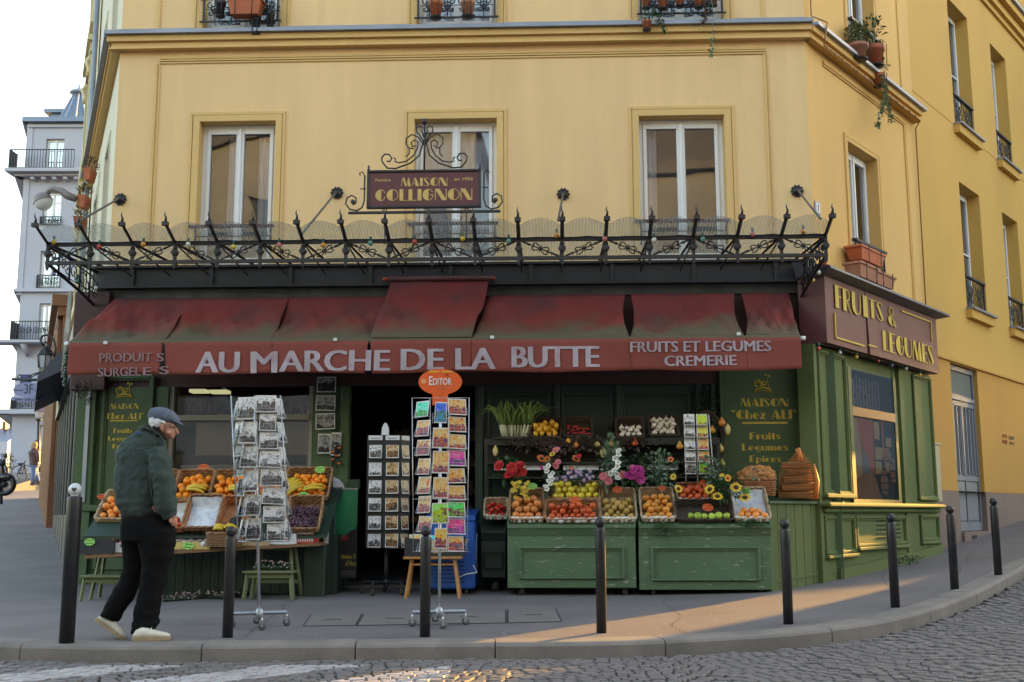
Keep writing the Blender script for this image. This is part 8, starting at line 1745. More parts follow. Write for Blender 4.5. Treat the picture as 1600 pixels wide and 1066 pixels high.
# right hand pushed into the trouser pocket: knuckles and thumb show
hand = MB(); 
for k, (x, y, d) in enumerate(((269, 812, -.10), (271.5, 813, -.085), (273.5, 814, -.07), (275, 814.5, -.055))):
    limb(hand, [(x-2, y-6, d, 2.1), (x, y-1, d, 2.0), (x+.5, y+4, d+.01, 1.8), (x-.5, y+9, d+.03, 1.5)], 8)
limb(hand, [(266, 806, -.115, 2.4), (265, 812, -.12, 2.2), (267, 817, -.115, 1.9)], 8); limb(hand, [(268, 798, -.09, 5), (270, 806, -.085, 5.4), (271, 810, -.08, 5)], 10)
fuse(hand, .004, 2, skin, 'hand', body)
def wr(p, s=1.0):
    q = p-G0
    return s*(.010*noise.noise(Vector((q.x*7+q.z*4, q.y*6, q.z*9)))+.005*noise.noise(Vector((q.x*18-q.z*9, q.y*14, q.z*22))))
j = MB()
loft(j, [(193, 246, 806, .02, .15), (188, 250, 797, .02, .165), (183, 252, 786, .02, .18), (181, 254, 760, .02, .175), (180.5, 256, 730, .02, .165), (183, 257, 708, .02, .155), (189, 257, 694, .02, .135), (202, 258, 682, .02, .105), (215, 258, 674, .02, .085), (222, 257, 668, .02, .07)])
limb(j, [(244, 702, -.08, 14), (250, 722, -.11, 16.5), (255, 745, -.13, 17.5), (258, 768, -.13, 18), (259, 786, -.12, 17.5), (263, 800, -.11, 13), (267, 808, -.10, 9.5)])
limb(j, [(199, 700, .10, 13), (190, 725, .14, 12), (187, 748, .16, 10.5), (190, 770, .18, 9)])
limb(j, [(218, 670.5, -.03, 2.8), (226, 668, -.075, 2.8), (239, 672, -.09, 2.8), (250, 680, -.085, 3.0), (257, 690, -.06, 3.6), (258, 700, -.06, 3)]); 
jacket = fuse(j, .009, 3, jack, 'jacket', man, lambda p: wr(p, 1.9))
mb = MB(); loft(mb, [(192, 252, 812, .02, .145), (190, 252, 800, .02, .158)]); mb.build('jacket_hem', blackm, jacket)
mb = MB(); mb.tube([mp(203, 705, -.105), mp(222, 702, -.155), mp(236, 700, -.175), mp(247, 703, -.235)], .0035, 4); mb.tube([mp(235, 708, -.225), mp(233, 735, -.24), mp(236, 770, -.25), mp(244, 800, -.235)], .0035, 4); mb.build('seam', jack, jacket)
mb = MB(); q = mp(215, 677, -.115); mb.bbox(q.x-.028, q.x+.028, q.y-.004, q.y+.006, q.z-.009, q.z+.009, b=.002); mb.build('collar_label', mat('label_blue', (.06, .07, .16), .7), jacket)
mb = MB(); limb(mb, [(224, 668, -.04, 3.6), (236, 667, -.06, 4.2), (246, 673, -.06, 4.4), (253, 681, -.05, 4)], 10); mb.build('scarf', blackm, man)
t_ = MB()
loft(t_, [(190, 272, 845, .02, .155), (190, 273, 830, .02, .16), (190.5, 270, 815, .02, .16), (192, 260, 803, .02, .145)])
def lg(secs): loft(t_, secs, 16, 2.2)
lg([(205, 242, 990, .02, .085), (207, 247, 972, .02, .085), (211, 250, 950, .02, .09), (217, 254, 925, .02, .095), (221, 260, 900, .01, .10), (222, 268, 875, .0, .115), (216, 274, 850, .0, .14), (210, 275, 828, .0, .15)])
limb(t_, [(170, 968, .08, 14.5), (180, 950, .09, 16.5), (192, 930, .10, 17.5), (203, 908, .11, 17), (208, 890, .11, 16.5), (211, 868, .10, 19), (212, 845, .08, 22), (214, 825, .06, 23)])
def wt_(p):
    q = p-G0; k = .6+1.2*math.exp(-((q.z-.12)/.12)**2)+.8*math.exp(-((q.z-.5)/.12)**2)
    return k*(.009*noise.noise(Vector((q.x*6+q.z*5, q.y*6, q.z*13)))+.005*noise.noise(Vector((q.x*12-q.z*14, q.y*10, q.z*20))))
fuse(t_, .009, 3, trou, 'trousers', man, wt_)
# cap: soft crown pulled forward over a short peak
cp = MB(); M = Matrix.Translation(mp(255.5, 650.5, .02)) @ Matrix.Rotation(R(17), 4, 'Y')
cp.ball((0, 0, 0), .118, 20, 12, (1.07, .90, .60), M); cp.ball((.045, 0, -.004), .1, 16, 10, (1.0, .86, .52), M); cp.ball((-.045, 0, -.022), .085, 16, 10, (.95, .98, .72), M)
cap = fuse(cp, .006, 4, capm, 'cap', man, lambda p: .004*noise.noise((p-G0)*16))
mb = MB(Matrix.Translation(mp(275, 658.5, .02)) @ Matrix.Rotation(R(27), 4, 'Y')); mb.ball((0, 0, 0), .068, 18, 8, (1.0, 1.12, .16)); mb.build('peak', capm, cap)
hr = MB(); limb(hr, [(238, 654, -.035, 5.5), (238.5, 661, -.055, 6), (242, 667, -.065, 5.5)]); limb(hr, [(243, 657, -.07, 5), (246, 662, -.078, 5), (248, 667, -.07, 4)]); limb(hr, [(242, 658, -.075, 4), (250, 658.5, -.085, 3.0), (258, 661, -.08, 2)]); hr.ball(mp(243, 660, .0), .07, 12, 9, (.75, 1.05, .8)); limb(hr, [(241, 656, .06, 6), (244, 664, .05, 6)])
fuse(hr, .006, 2, hairm, 'hair', man, lambda p: .005*noise.noise((p-G0)*40))
gl = MB(); gl.tube([mp(255, 664, -.088), mp(266, 666, -.075), mp(273, 667, -.05)], .0018, 4); gl.tube([mp(272+3.2*math.cos(a*.63), 669+2.8*math.sin(a*.63), -.045) for a in range(11)], .0018, 4); gl.build('glasses', mat('gold_rim', (.45, .35, .2), .3, metal=.7), man)
mb = MB(); mb.ball(mp(272, 668.3, -.035), .008, 8, 6); mb.build('eye', mat('eye_dark', (.05, .035, .03), .3), body)
# shoes
def shoe(Ma, nm):
    s = MB(Ma)
    prof = [(-.13, .036, .030), (-.115, .040, .058), (-.07, .041, .078), (-.02, .042, .072), (.03, .047, .056), (.08, .051, .044), (.12, .046, .036), (.148, .028, .022)]
    V = []; n = 12
    for x, hw, h in prof:
        for k in range(n): a = 2*math.pi*k/n; V.append((x, hw*math.cos(a), .022+max(0, h*(.5+.5*math.sin(a))) if math.sin(a) > -.2 else .022))
    s.add(V, [(i*n+k, i*n+(k+1) % n, (i+1)*n+(k+1) % n, (i+1)*n+k) for i in range(len(prof)-1) for k in range(n)]+[tuple(range(n))[::-1], tuple((len(prof)-1)*n+k for k in range(n))], True)
    sh = s.build('shoe', shoem, man); so_ = MB(Ma); O = [(-.14, .02), (-.13, .038), (-.07, .043), (.0, .042), (.06, .051), (.11, .05), (.145, .034), (.158, 0)]; O = O+[(x, -y) for x, y in O[::-1][1:]]
    so_.add([(x, y, 0) for x, y in O]+[(x, y, .026) for x, y in O], [tuple(range(len(O)))[::-1], tuple(range(len(O), 2*len(O)))]+[(i, (i+1) % len(O), (i+1) % len(O)+len(O), i+len(O)) for i in range(len(O))]); so_.build('sole', solem, sh)
    lc = MB(Ma)
    for x in (.0, .025, .05): lc.tube([(x, -.03, .082-x*.45), (x+.006, 0, .097-x*.5), (x, .03, .082-x*.45)], .003, 4)
    lc.build('laces', shoem, sh)
g = onground(229, 1003); shoe(Matrix.Translation((g.x+.01, g.y+.06, gz(g.x, g.y)+.006)) @ Matrix.Rotation(R(10), 4, 'Z'), 'r')
hl = mp(150, 973, .06); tl = mp(186, 999.5, .06); an = math.atan2(-(tl.z-hl.z), tl.x-hl.x); mc = (hl+tl)/2
shoe(Matrix.Translation((mc.x+.01, mc.y, mc.z+.002)) @ Matrix.Rotation(an, 4, 'Y') @ Matrix.Rotation(R(-12), 4, 'X'), 'l')
# ================================================================ LEFT-HAND STREET
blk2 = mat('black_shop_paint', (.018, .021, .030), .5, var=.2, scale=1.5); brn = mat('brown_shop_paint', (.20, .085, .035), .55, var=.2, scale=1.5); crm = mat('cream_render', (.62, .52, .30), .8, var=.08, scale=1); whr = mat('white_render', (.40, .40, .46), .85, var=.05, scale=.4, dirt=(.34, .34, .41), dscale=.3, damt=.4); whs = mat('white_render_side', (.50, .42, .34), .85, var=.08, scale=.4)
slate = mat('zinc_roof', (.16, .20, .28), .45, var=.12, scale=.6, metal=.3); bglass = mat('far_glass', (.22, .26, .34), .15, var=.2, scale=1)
n2 = thing('cream_building', 'cream moulded apartment building next along the left street with planters on its sills', 'building', tuple(LW.w(-8.5, .3, 0)))
NH = [(-9.6, -8.2, 5.2, 7.2), (-9.6, -8.2, 8.3, 10.3), (-9.6, -8.2, 11.2, 12.9)]
holed_wall(LW, -10.4, -7.01, 3.4, 14.5, NH, crm, n2, y=-.02, depth=.3); mb = MB(LW.M); mb.box(-10.4, -7.02, .9, 6, 0, 14.3); mb.box(-10.42, -10.36, 0, 6, 0, 14.4); mb.build('inner_wall', crm, n2)
for h in NH:
    window(LW, *h, n2, y=.22, curt='full'); mb = MB(LW.M)
    for a_, b_, c_, d_, o_ in ((h[0]-.3, h[0]-.02, h[2], h[3], .12), (h[1]+.02, h[1]+.3, h[2], h[3], .12), (h[0]-.3, h[1]+.4, h[3]+.02, h[3]+.22, .14), (h[0]-.3, h[1]+.5, h[3]+.222, h[3]+.34, .2), (h[0]-.3, h[1]+.4, h[2]-.25, h[2]-.02, .16)): mb.box(a_, b_, -.02-o_, -.0, c_, d_)
    for s in (h[0]-.15, h[1]+.15): mb.tube([(s, -.12, h[3]), (s, -.2, h[3]-.12), (s, -.14, h[3]-.3), (s, -.17, h[3]-.42)], .05, 6)
    mb.build('window_moulding', crm, n2)
# low shops along the pavement
sh1 = thing('black_shopfront', 'black painted shopfront with tall panes just left of the greengrocer', 'shopfront', tuple(LW.w(-5, -.2, .4)))
mb = MB(LW.M); yo = -.22
mb.box(-10.5, -.75, yo+.05, -.0, -.2, 3.0); 
for k in range(8): s = -.8-k*1.35; mb.bbox(s-.14, s+.02, yo-.06, yo+.06, -.1, 3.3, b=.02)
mb.box(-10.5, -.75, yo-.12, 0, 3.0, 3.75); mb.box(-10.5, -.75, yo-.05, yo+.05, -.2, 1.0); mb.build('front', blk2, sh1)
mb = MB(LW.M)
for k in range(7): s = -.96-k*1.35; mb.quad((s-1.15, yo+.03, 1.1), (s, yo+.03, 1.1), (s, yo+.03, 2.9), (s-1.15, yo+.03, 2.9))
mb.build('pane', mat('black_glass', (.02, .022, .03), .08), sh1)
mb = MB(LW.M); mb.add([(-9.0, yo-.55, 3.05), (-3.5, yo-.55, 3.05), (-3.5, yo-.55, 3.15), (-9, yo-.55, 3.15), (-9, yo-.1, 3.3), (-3.5, yo-.1, 3.3), (-3.5, yo-.1, 3.75), (-9, yo-.1, 3.75)], [(0, 1, 2, 3), (3, 2, 6, 7), (0, 4, 5, 1), (0, 3, 7, 4), (1, 5, 6, 2)]); mb.build('hood', mat('grey_hood', (.10, .11, .14), .5), sh1)
sh2 = thing('brown_shopfront', 'brown timber shopfront with moulded cornice further up the left street', 'shopfront', tuple(LW.w(-17, -.2, 1)))
mb = MB(LW.M); mb.box(-26, -10.55, -.30, .4, .3, 5.3); mb.box(-26, -10.5, -.42, .4, 5.3, 5.5); mb.box(-26, -10.45, -.55, .4, 5.501, 5.75)
for k in range(10): s = -10.9-k*1.6; mb.bbox(s-.2, s, -.42, -.29, .2, 5.299, b=.03)
mb.box(-26, -10.6, -.40, -.3, .2, 1.7); mb.build('front', brn, sh2)
mb = MB(LW.M)
for k in range(9): s = -11.2-k*1.6; mb.quad((s-1.1, -.305, 2.0), (s, -.305, 2.0), (s, -.305, 4.6), (s-1.1, -.305, 4.6))
mb.build('pane', bglass, sh2)
# white corner building closing the view, about 55 m away
YW = 55.0
wb = thing('white_building', 'tall white corner apartment building with zinc turret roof and iron balconies up the street', 'building', (-22, YW, 2.5))
def wx(x, y): p = at(x, y, YW); return p.x, p.z
X0 = wx(36, 400)[0]; X1 = -12.0; ZTp = wx(60, 190)[1]; Z0 = 1.5
WF = Frame(0, YW, 0)
WHo = []
for xa, xb, ya, yb in ((69, 101, 217, 270), (65, 97, 300, 350), (60, 95, 392, 450), (58, 80, 474, 534), (57, 77, 664, 735), (57, 78, 575, 638)):
    a_ = wx(xa, yb); b_ = wx(xb, ya); WHo.append((a_[0], b_[0], a_[1], b_[1]))
holed_wall(WF, X0, X1, Z0, ZTp, WHo, whr, wb, y=0, depth=.35)
for h in WHo: window(WF, *h, wb, y=.25, curt='full', transoms=(.35, .68), pm=glass('far_window', (.5, .55, .65), .35))
mb = MB(); mb.add([(X0, YW, Z0), (X0-9, YW+26, Z0), (X0-9, YW+26, ZTp), (X0, YW, ZTp)], [(0, 1, 2, 3)]); mb.box(X0+.3, X1, YW+.9, YW+20, Z0, ZTp-.1)
mb.build('side_wall', whs, wb)
mb = MB(); d = Vector((-9, 26, 0)).normalized(); nn = Vector((-d.y, d.x, 0))
for f in range(4):
    z = Z0+4+f*3.05
    for k in range(7): p = Vector((X0, YW, 0))+d*(1.5+k*3.4)+nn*.04; q = p+d*1.1; mb.add([(p.x, p.y, z), (q.x, q.y, z), (q.x, q.y, z+1.9), (p.x, p.y, z+1.9)], [(0, 1, 2, 3)])
mb.build('side_window', bglass, wb)
def band(name, ya, yb, out, m, xs=None):
    z0, z1 = wx(60, yb)[1], wx(60, ya)[1]; mb = MB(); x0_ = X0-out; mb.box(x0_, X1, YW-out, YW+.2, z0, z1)
    P0 = Vector((X0, YW, 0)); out = xs or out; mb.add([P0+Vector((-out, -out, z0)), P0+d*26+nn*out+Vector((0, 0, z0)), P0+d*26+nn*out+Vector((0, 0, z1)), P0+Vector((-out, -out, z1)), P0+Vector((0, 0, z0)), P0+d*26+Vector((0, 0, z0))], [(0, 1, 2, 3), (0, 4, 5, 1)]); return mb.build(name, m, wb)
band('cornice', 186, 193, .35, slate); band('cornice', 196, 200, .12, whr); band('balcony_slab', 270, 275, .85, whr, .2); band('cornice', 276, 279, .5, whr); band('string_course', 452, 457, .25, whr); band('balcony_slab', 535, 539, .9, whr, .2); band('string_course', 641, 648, .6, whr)
for k in range(16): x = X0+.3+k*.55; z = wx(60, 284)[1]; mb = MB(); mb.box(x, x+.2, YW-.45, YW-.01, z, z+.13); mb.build('corbel', whr, wb)
for k in range(4): x = X0+.6+k*1.3; z = wx(60, 556)[1]; mb = MB(); mb.tube([(x, YW-.1, z), (x, YW-.35, z+.25), (x, YW-.7, z+.5)], [.1, .14, .16], 6); mb.build('corbel', whr, wb)
mb = MB(); xx, zz_ = wx(30, 192); mb.box(X0-.2, X0+.1, YW-.05, YW+.2, zz_-9, zz_); mb.build('quoin', whr, wb)
def rail(x0, x1, ya, yb, out, orn=False):
    z0, z1 = wx(60, yb)[1], wx(60, ya)[1]; a_, b_ = wx(x0, ya)[0], wx(x1, ya)[0]; y = YW-out; mb = MB(); mb.box(a_, b_, y-.02, y+.02, z1-.05, z1); mb.box(a_, b_, y-.02, y+.02, z0, z0+.04); n_ = int((b_-a_)/.14)
    for k in range(n_+1): x = a_+(b_-a_)*k/n_; mb.box(x-.013, x+.013, y-.012, y+.012, z0, z1)
    if orn:
        for k in range(int((b_-a_)/.35)): x = a_+.2+k*.35; mb.tube(arc(x, (z0+z1)/2, .14, 0, 360, 8, y), .02, 4); mb.tube(arc(x, (z0+z1)/2, .06, 0, 360, 6, y), .02, 4)
    mb.box(a_, a_+.04, y, YW, z0, z1); mb.build('balcony_rail', iron, wb)
rail(26, 126, 241, 270, .8); rail(64, 97, 339, 352, .1, True); rail(59, 96, 430, 451, .1, True); rail(29, 95, 506, 535, .85, True); rail(24, 90, 624, 641, .5, True)
# zinc turret and dormer
bx0, bz = wx(60, 187); bx1 = wx(134, 187)[0]; cxr = (bx0+bx1)/2; rb = (bx1-bx0)/2; ta = wx(97, 133); mb = MB(); n = 12
vs = [(cxr+rb*math.cos(2*math.pi*k/n+.26), YW+2+rb*math.sin(2*math.pi*k/n+.26), bz) for k in range(n)]+[(cxr+rb*.2*math.cos(2*math.pi*k/n+.26), YW+2+rb*.2*math.sin(2*math.pi*k/n+.26), ta[1]+.3) for k in range(n)]
mb.add(vs, [(k, (k+1) % n, (k+1) % n+n, k+n) for k in range(n)]+[tuple(range(n, 2*n))]); mb.build('turret_roof', slate, wb)
mb = MB()
for k in range(n): mb.tube([vs[k], vs[k+n]], .06, 4)
mb.lathe([(.5, 0), (.45, .12), (.1, .3), (.05, .5)], (cxr, YW+2, ta[1]+.3), 10); mb.build('roof_seam', mat('zinc_light', (.30, .34, .42), .4), wb)
da, db = wx(53, 187), wx(78, 156); mb = MB(); mb.box(da[0], db[0], YW+2, YW+4, da[1], db[1]); mb.box(da[0]-.3, db[0], YW+1.8, YW+4, db[1]+.002, db[1]+.2); mb.build('dormer', slate, wb)
# farther pale roofs at the very left
fb = thing('far_building', 'pale distant building with a row of chimneys at the left edge', 'building', (-52, 110, 6)); p = at(-40, 668, 110); q = at(12, 690, 110); mb = MB(); mb.box(p.x, q.x, 110, 118, 2, q.z); mb.build('wall', whr, fb)
mb = MB(); mb.add([(p.x, 110, q.z), (q.x, 110, q.z), (q.x, 114, q.z+1.6), (p.x, 114, q.z+1.6)], [(0, 1, 2, 3)]); rf_ = mb.build('roof', slate, fb); mb = MB()
for k in range(7): x = q.x-.6-k*.7; mb.box(x, x+.3, 113, 113.5, q.z+1.4, q.z+2.2)
mb.build('chimney', brn, rf_)
# ground of the crossing up the street follows the pavement; low kerb wall
kw = thing('low_wall', 'low rubble wall edging the raised pavement up the street', 'wall', tuple(at(30, 752, 44))); mb = MB(); p, q = at(14, 765, 44), at(76, 742, 46); mb.add([(p.x, 44, p.z-1.5), (q.x, 46, q.z-1.5), (q.x, 46, q.z), (p.x, 44, p.z+.1), (p.x, 44.4, p.z+.1), (q.x, 46.4, q.z), (p.x, 44.4, p.z-1.5), (q.x, 46.4, q.z-1.5)], [(0, 1, 2, 3), (3, 2, 5, 4), (0, 3, 4, 6), (1, 7, 5, 2), (4, 5, 7, 6)]); mb.build('masonry', stone, kw)
upst = mat('upper_paving', (.24, .20, .18), .8, var=.1, scale=1); mb = MB(); A_ = [at(-60, 762, 44.4), at(90, 740, 46), at(140, 737, 56), at(-160, 740, 56)]; mb.add([tuple(v) for v in A_], [(0, 1, 2, 3)]); mb.add([tuple(v-Vector((0, 0, 1.5))) for v in A_[:2]]+[tuple(v) for v in A_[:2]], [(0, 1, 3, 2)]); struct(mb.build('upper_street', upst))
# street furniture
def wp(x, y, Y): return at(x, y, Y)
gl_ = thing('globe_lamp', 'round glass street lamp hanging from a curved bracket beside the white building', 'street lamp', tuple(wp(67, 315, 19))); Yg = 19; c_ = wp(67, 315, Yg); r_ = (wp(82, 315, Yg)-c_).x
mb = MB(Matrix.Translation(c_) @ Matrix.Rotation(R(-22), 4, 'Y')); prof = [(max(.001, r_*math.sin(math.pi*(.5+.5*k/8))), -r_*math.cos(math.pi*(.5+.5*k/8))) for k in range(9)]; mb.lathe([(r_*1.03, -.01)]+prof, n=20); mb.build('hood', mat('lamp_grey', (.22, .19, .18), .45), gl_)
mb = MB(Matrix.Translation(c_) @ Matrix.Rotation(R(-22), 4, 'Y')); mb.lathe([(max(.001, r_*.97*math.sin(math.pi*.5*k/8)), -r_*math.cos(math.pi*.5*k/8)*.97) for k in range(9)], n=20); mb.build('globe', mat('globe_glass', (.62, .62, .60), .15), gl_)
mb = MB(); mb.tube([wp(73, 303, Yg), wp(78, 297, Yg), wp(84, 295, Yg), wp(95, 298, Yg), wp(106, 306, Yg), wp(119, 311, Yg)], [.05, .055, .05, .06, .07, .06], 8); mb.build('bracket', mat('lamp_grey', (.22, .19, .18), .45), gl_)
ln_ = thing('wall_lantern', 'black wrought iron lantern on a scrolled bracket up the left street', 'lantern', tuple(wp(69, 560, 21))); YL = 21; 
def PL(pts, Y=YL): return [wp(x, y, Y) for x, y in pts]
c_ = wp(68.5, 575, YL); px_m = (wp(100, 575, YL)-wp(0, 575, YL)).x/100
mb = MB(Matrix.Translation(c_)); mb.lathe([(8*px_m, 0), (11*px_m, 19*px_m)], n=6, smooth=False); mb.build('glass', mat('lantern_glass', (.42, .42, .45), .3), ln_)
mb = MB(Matrix.Translation(c_)); mb.lathe([(12*px_m, 19*px_m), (12.5*px_m, 20*px_m), (9*px_m, 25*px_m), (5*px_m, 30*px_m), (2*px_m, 34*px_m)], n=6, smooth=False)
for k in range(6): a_ = k*math.pi/3; mb.tube([(8.3*px_m*math.cos(a_), 8.3*px_m*math.sin(a_), 0), (11.2*px_m*math.cos(a_), 11.2*px_m*math.sin(a_), 19*px_m)], .012, 4)
mb.build('cap', iron, ln_); mb = MB(); mb.tube(PL([(69, 541), (65, 536), (63, 530), (66, 525), (73, 523.5), (80, 526), (85, 534), (87, 545), (85, 565)]), .022, 6); mb.tube(PL([(70, 533), (74, 537), (78, 545), (84, 555), (86, 562)]), .018, 5); mb.build('bracket', iron, ln_)
sg3 = thing('gallery_sign', 'pale lilac oval hanging sign reading 3F ART GALLERY on an iron bar', 'hanging sign', tuple(wp(45, 593, 20))); Y3 = 20; k3 = (wp(100, 600, Y3)-wp(0, 600, Y3)).x/100; c_ = wp(45, 609.5, Y3); lil = mat('sign_lilac', (.25, .27, .45), .5); M3 = Matrix.Translation(c_)
mb = MB(M3); mb.poly([(24*k3*math.cos(k*math.pi/18), 12*k3*math.sin(k*math.pi/18)) for k in range(36)], -.02, .02); mb.build('oval', lil, sg3)
mb = MB(M3); mb.add([(-25*k3, -.04, -16*k3), (-10*k3, -.04, -18.5*k3), (10*k3, -.04, -18.5*k3), (27*k3, -.04, -15*k3), (27*k3, -.04, -9*k3), (10*k3, -.04, -12.5*k3), (-10*k3, -.04, -12.5*k3), (-25*k3, -.04, -10*k3)], [(0, 1, 6, 7), (1, 2, 5, 6), (2, 3, 4, 5)]); mb.build('ribbon', lil, sg3)
dk_ = mat('sign_dark', (.03, .03, .06), .5); text('3F', M3, -6*k3, 7*k3, -6*k3, 9*k3, dk_, sg3, y=-.022); text('ART GALLERY', M3, -19*k3, 22*k3, -17*k3, -13.2*k3, dk_, sg3, y=-.045)
for xa_, xb_ in ((-21, -8), (9, 21)): text('CREATION' if xa_ < 0 else 'DESIGN', M3, xa_*k3, xb_*k3, -1.5*k3, .5*k3, mat('sign_mid', (.12, .13, .25), .5), sg3, y=-.022)
mb = MB(); mb.tube(PL([(19, 592.5), (88, 595)], Y3), .028, 6); mb.tube(PL([(46, 587), (70, 579), (90, 570)], Y3), .012, 5); mb.tube(PL([(44, 592), (68, 580)], Y3), .012, 5); mb.tube(PL([(30, 592), (27, 588), (30, 585), (33, 588)], Y3), .012, 4); mb.build('bar', iron, sg3)
bs = thing('blue_sign', 'small dark blue projecting sign box above the gallery sign', 'sign', tuple(wp(37, 592, 22))); p, q = wp(30.5, 599, 22), wp(45, 585, 22); mb = MB(); mb.bbox(p.x, q.x, 22, 22.15, p.z, q.z, b=.01); mb.build('case', mat('blue_sign', (.035, .04, .16), .4), bs)
sl2 = thing('street_lamp', 'post lamp with square lantern head in front of the white building', 'street lamp', tuple(wp(60, 738, 42))); Y4 = 42; k4 = (wp(100, 650, Y4)-wp(0, 650, Y4)).x/100; mb = MB(Matrix.Translation(wp(61, 653, Y4))); mb.lathe([(5*k4, 0), (8*k4, 9*k4)], n=4, smooth=False); mb.build('lantern', mat('lantern_glass', (.42, .42, .45), .3), sl2)
mb = MB(Matrix.Translation(wp(61, 653, Y4))); mb.lathe([(8.5*k4, 9*k4), (7*k4, 12*k4), (2*k4, 16*k4)], n=4, smooth=False); mb.build('cap', mat('lamp_mauve', (.12, .08, .11), .6), sl2); mb = MB(); mb.tube([wp(60, 738, Y4), wp(60, 700, Y4), wp(60.5, 655, Y4)], [.11, .07, .05], 8); mb.tube([wp(60.5, 657, Y4), wp(60.5, 655, Y4)], .12, 8); mb.build('post', iron, sl2)
# two walkers up the street
def walker(label, cx, yf, yh, Y, coat, trousers, hair, face_x, flip=1, boots=None):
    k = (wp(100, 720, Y)-wp(0, 720, Y)).x/100; H = (yf-yh); t = thing('person', label, 'person', tuple(wp(cx, yf, Y)), 0, None); V = lambda x, y, d=0: wp(cx+x, yh+H*y, Y+d)
    bm_ = MB(); bm_.ball(V(face_x*.5, .075), .105, 10, 8, (.9, 1, 1.2)); bm_.tube([V(0, .12), V(0, .2)], .06, 8); bm_.tube([V(0, .2), V(0, .35), V(0, .52)], [.17, .16, .15], 10); bm_.tube([V(1, .5, .05), V(2.5*flip, .72, .05), V(6*flip, .94, .05), V(7.5*flip, .96, .05)], [.09, .065, .045, .04], 8); bm_.tube([V(-1, .5, -.05), V(-1.5*flip, .75, -.05), V(-4.5*flip, .96, -.05), V(-3*flip, .985, -.05)], [.09, .065, .045, .04], 8)
    b__ = fuse(bm_, .03, 2, skin, 'body', t)
    m1 = MB(); m1.tube([V(0, .15), V(-.3, .22), V(-.2, .36), V(0, .5), V(0, .54)], [.10, .23, .20, .19, .2], 12); m1.tube([V(3, .2, -.2), V(5, .34, -.22), V(5.5, .47, -.2)], [.09, .075, .06], 8); m1.tube([V(-4, .2, .1), V(-5.5, .34, .1), V(-5, .47, .1)], [.09, .075, .06], 8); fuse(m1, .03, 2, coat, 'jacket', t)
    m2 = MB(); m2.tube([V(0, .5), V(0, .58)], [.18, .17], 10); m2.tube([V(1, .52, .05), V(2.5*flip, .74, .05), V(6*flip, .93, .05)], [.12, .085, .07], 8); m2.tube([V(-1, .52, -.05), V(-1.5*flip, .76, -.05), V(-4.3*flip, .96, -.05)], [.12, .085, .07], 8); fuse(m2, .03, 2, trousers, 'trousers', t)
    m3 = MB(); m3.ball(V(-.6, .06), .12, 10, 7, (1, 1, 1.05)); 
    if hair[1]: m3.tube([V(-1, .06), V(-1.5, .12), V(-1.5, .2)], [.11, .12, .08], 8)
    m3.build('hair', hair[0], t)
    m4 = MB(); 
    if boots: m4.tube([V(2.8*flip, .78, .05), V(6*flip, .95, .05)], [.075, .065], 8); m4.tube([V(-1.8*flip, .8, -.05), V(-4.3*flip, .965, -.05)], [.075, .065], 8)
    for x, y, d_ in ((6.5*flip, .965, .05), (-3.5*flip, .985, -.05)): m4.ball(V(x, y, d_), .06, 8, 5, (2, 1, .8))
    m4.build('boots' if boots else 'shoes', mat('boot_grey', (.12, .10, .10), .7), t)
jean = mat('jeans', (.12, .18, .32), .8, var=.15, scale=8)
walker('man with dark hair and blue jeans walking uphill beside the woman', 59, 757, 688, 42.6, mat('jacket_black', (.03, .03, .04), .8), jean, (mat('hair_dark', (.04, .025, .02), .8), False), 1.5)
walker('woman with blonde hair, maroon leather jacket and jeans walking uphill', 54.5, 758, 691, 41.5, mat('leather_maroon', (.075, .03, .035), .45), jean, (mat('hair_blonde', (.38, .25, .12), .8), True), -.5, 1, True)
# parked bicycle and scooter
def wheel(mb, c, r, n=20, t=.02): mb.tube([c+Vector((r*math.cos(2*math.pi*k/n), 0, r*math.sin(2*math.pi*k/n))) for k in range(n)], t, 5, closed=True)
bc = thing('bicycle', 'dark bicycle leaning on the white building behind the walkers', 'bicycle', tuple(wp(34, 748, 46))); Yc = 46
for x in (30, 40): mb = MB(); c_ = wp(x, 740, Yc); wheel(mb, c_, .33); [mb.tube([c_, c_+Vector((.33*math.cos(a_), 0, .33*math.sin(a_)))], .006, 3) for a_ in (0, 1, 2, 3, 4, 5)]; mb.build('wheel', iron, bc)
mb = MB(); mb.tube([wp(30, 740, Yc), wp(33, 729, Yc), wp(38.5, 728, Yc), wp(40, 740, Yc)], .025, 5); mb.tube([wp(33, 729, Yc), wp(35, 740, Yc), wp(38.5, 728, Yc)], .025, 5); mb.tube([wp(30, 740, Yc), wp(35, 740, Yc)], .02, 5); mb.tube([wp(38.5, 728, Yc), wp(38, 722, Yc), wp(41, 720, Yc)], .022, 5); mb.build('frame', iron, bc); mb = MB(); mb.ball(wp(32.5, 725, Yc), .12, 8, 5, (1.3, .6, .4)); mb.build('saddle', iron, bc)
pl_ = thing('potted_shrub', 'small round shrub behind the scooter at the left edge', 'shrub', tuple(wp(11, 735, 40))); mb = MB()
for k in range(240): v = rv(); leaf(mb, wp(11, 722, 40)+Vector((v.x*.3, v.y*.3, v.z*.38)), rv(), .1, .05)
mb.build('leaves', lfd, pl_); mb = MB(); mb.tube([wp(11, 745, 40), wp(11, 730, 40)], .05, 6); mb.build('trunk', dry, pl_)
mo = thing('scooter', 'black motor scooter parked at the left edge of the street', 'scooter', tuple(wp(6, 768, 24))); Ym = 24
for x in (6.5, -14): mb = MB(); c_ = wp(x, 757, Ym); wheel(mb, c_, .2, 18, .06); mb.tube([c_-Vector((0, .05, 0)), c_+Vector((0, .05, 0))], .07, 8); mb.build('wheel', iron, mo)
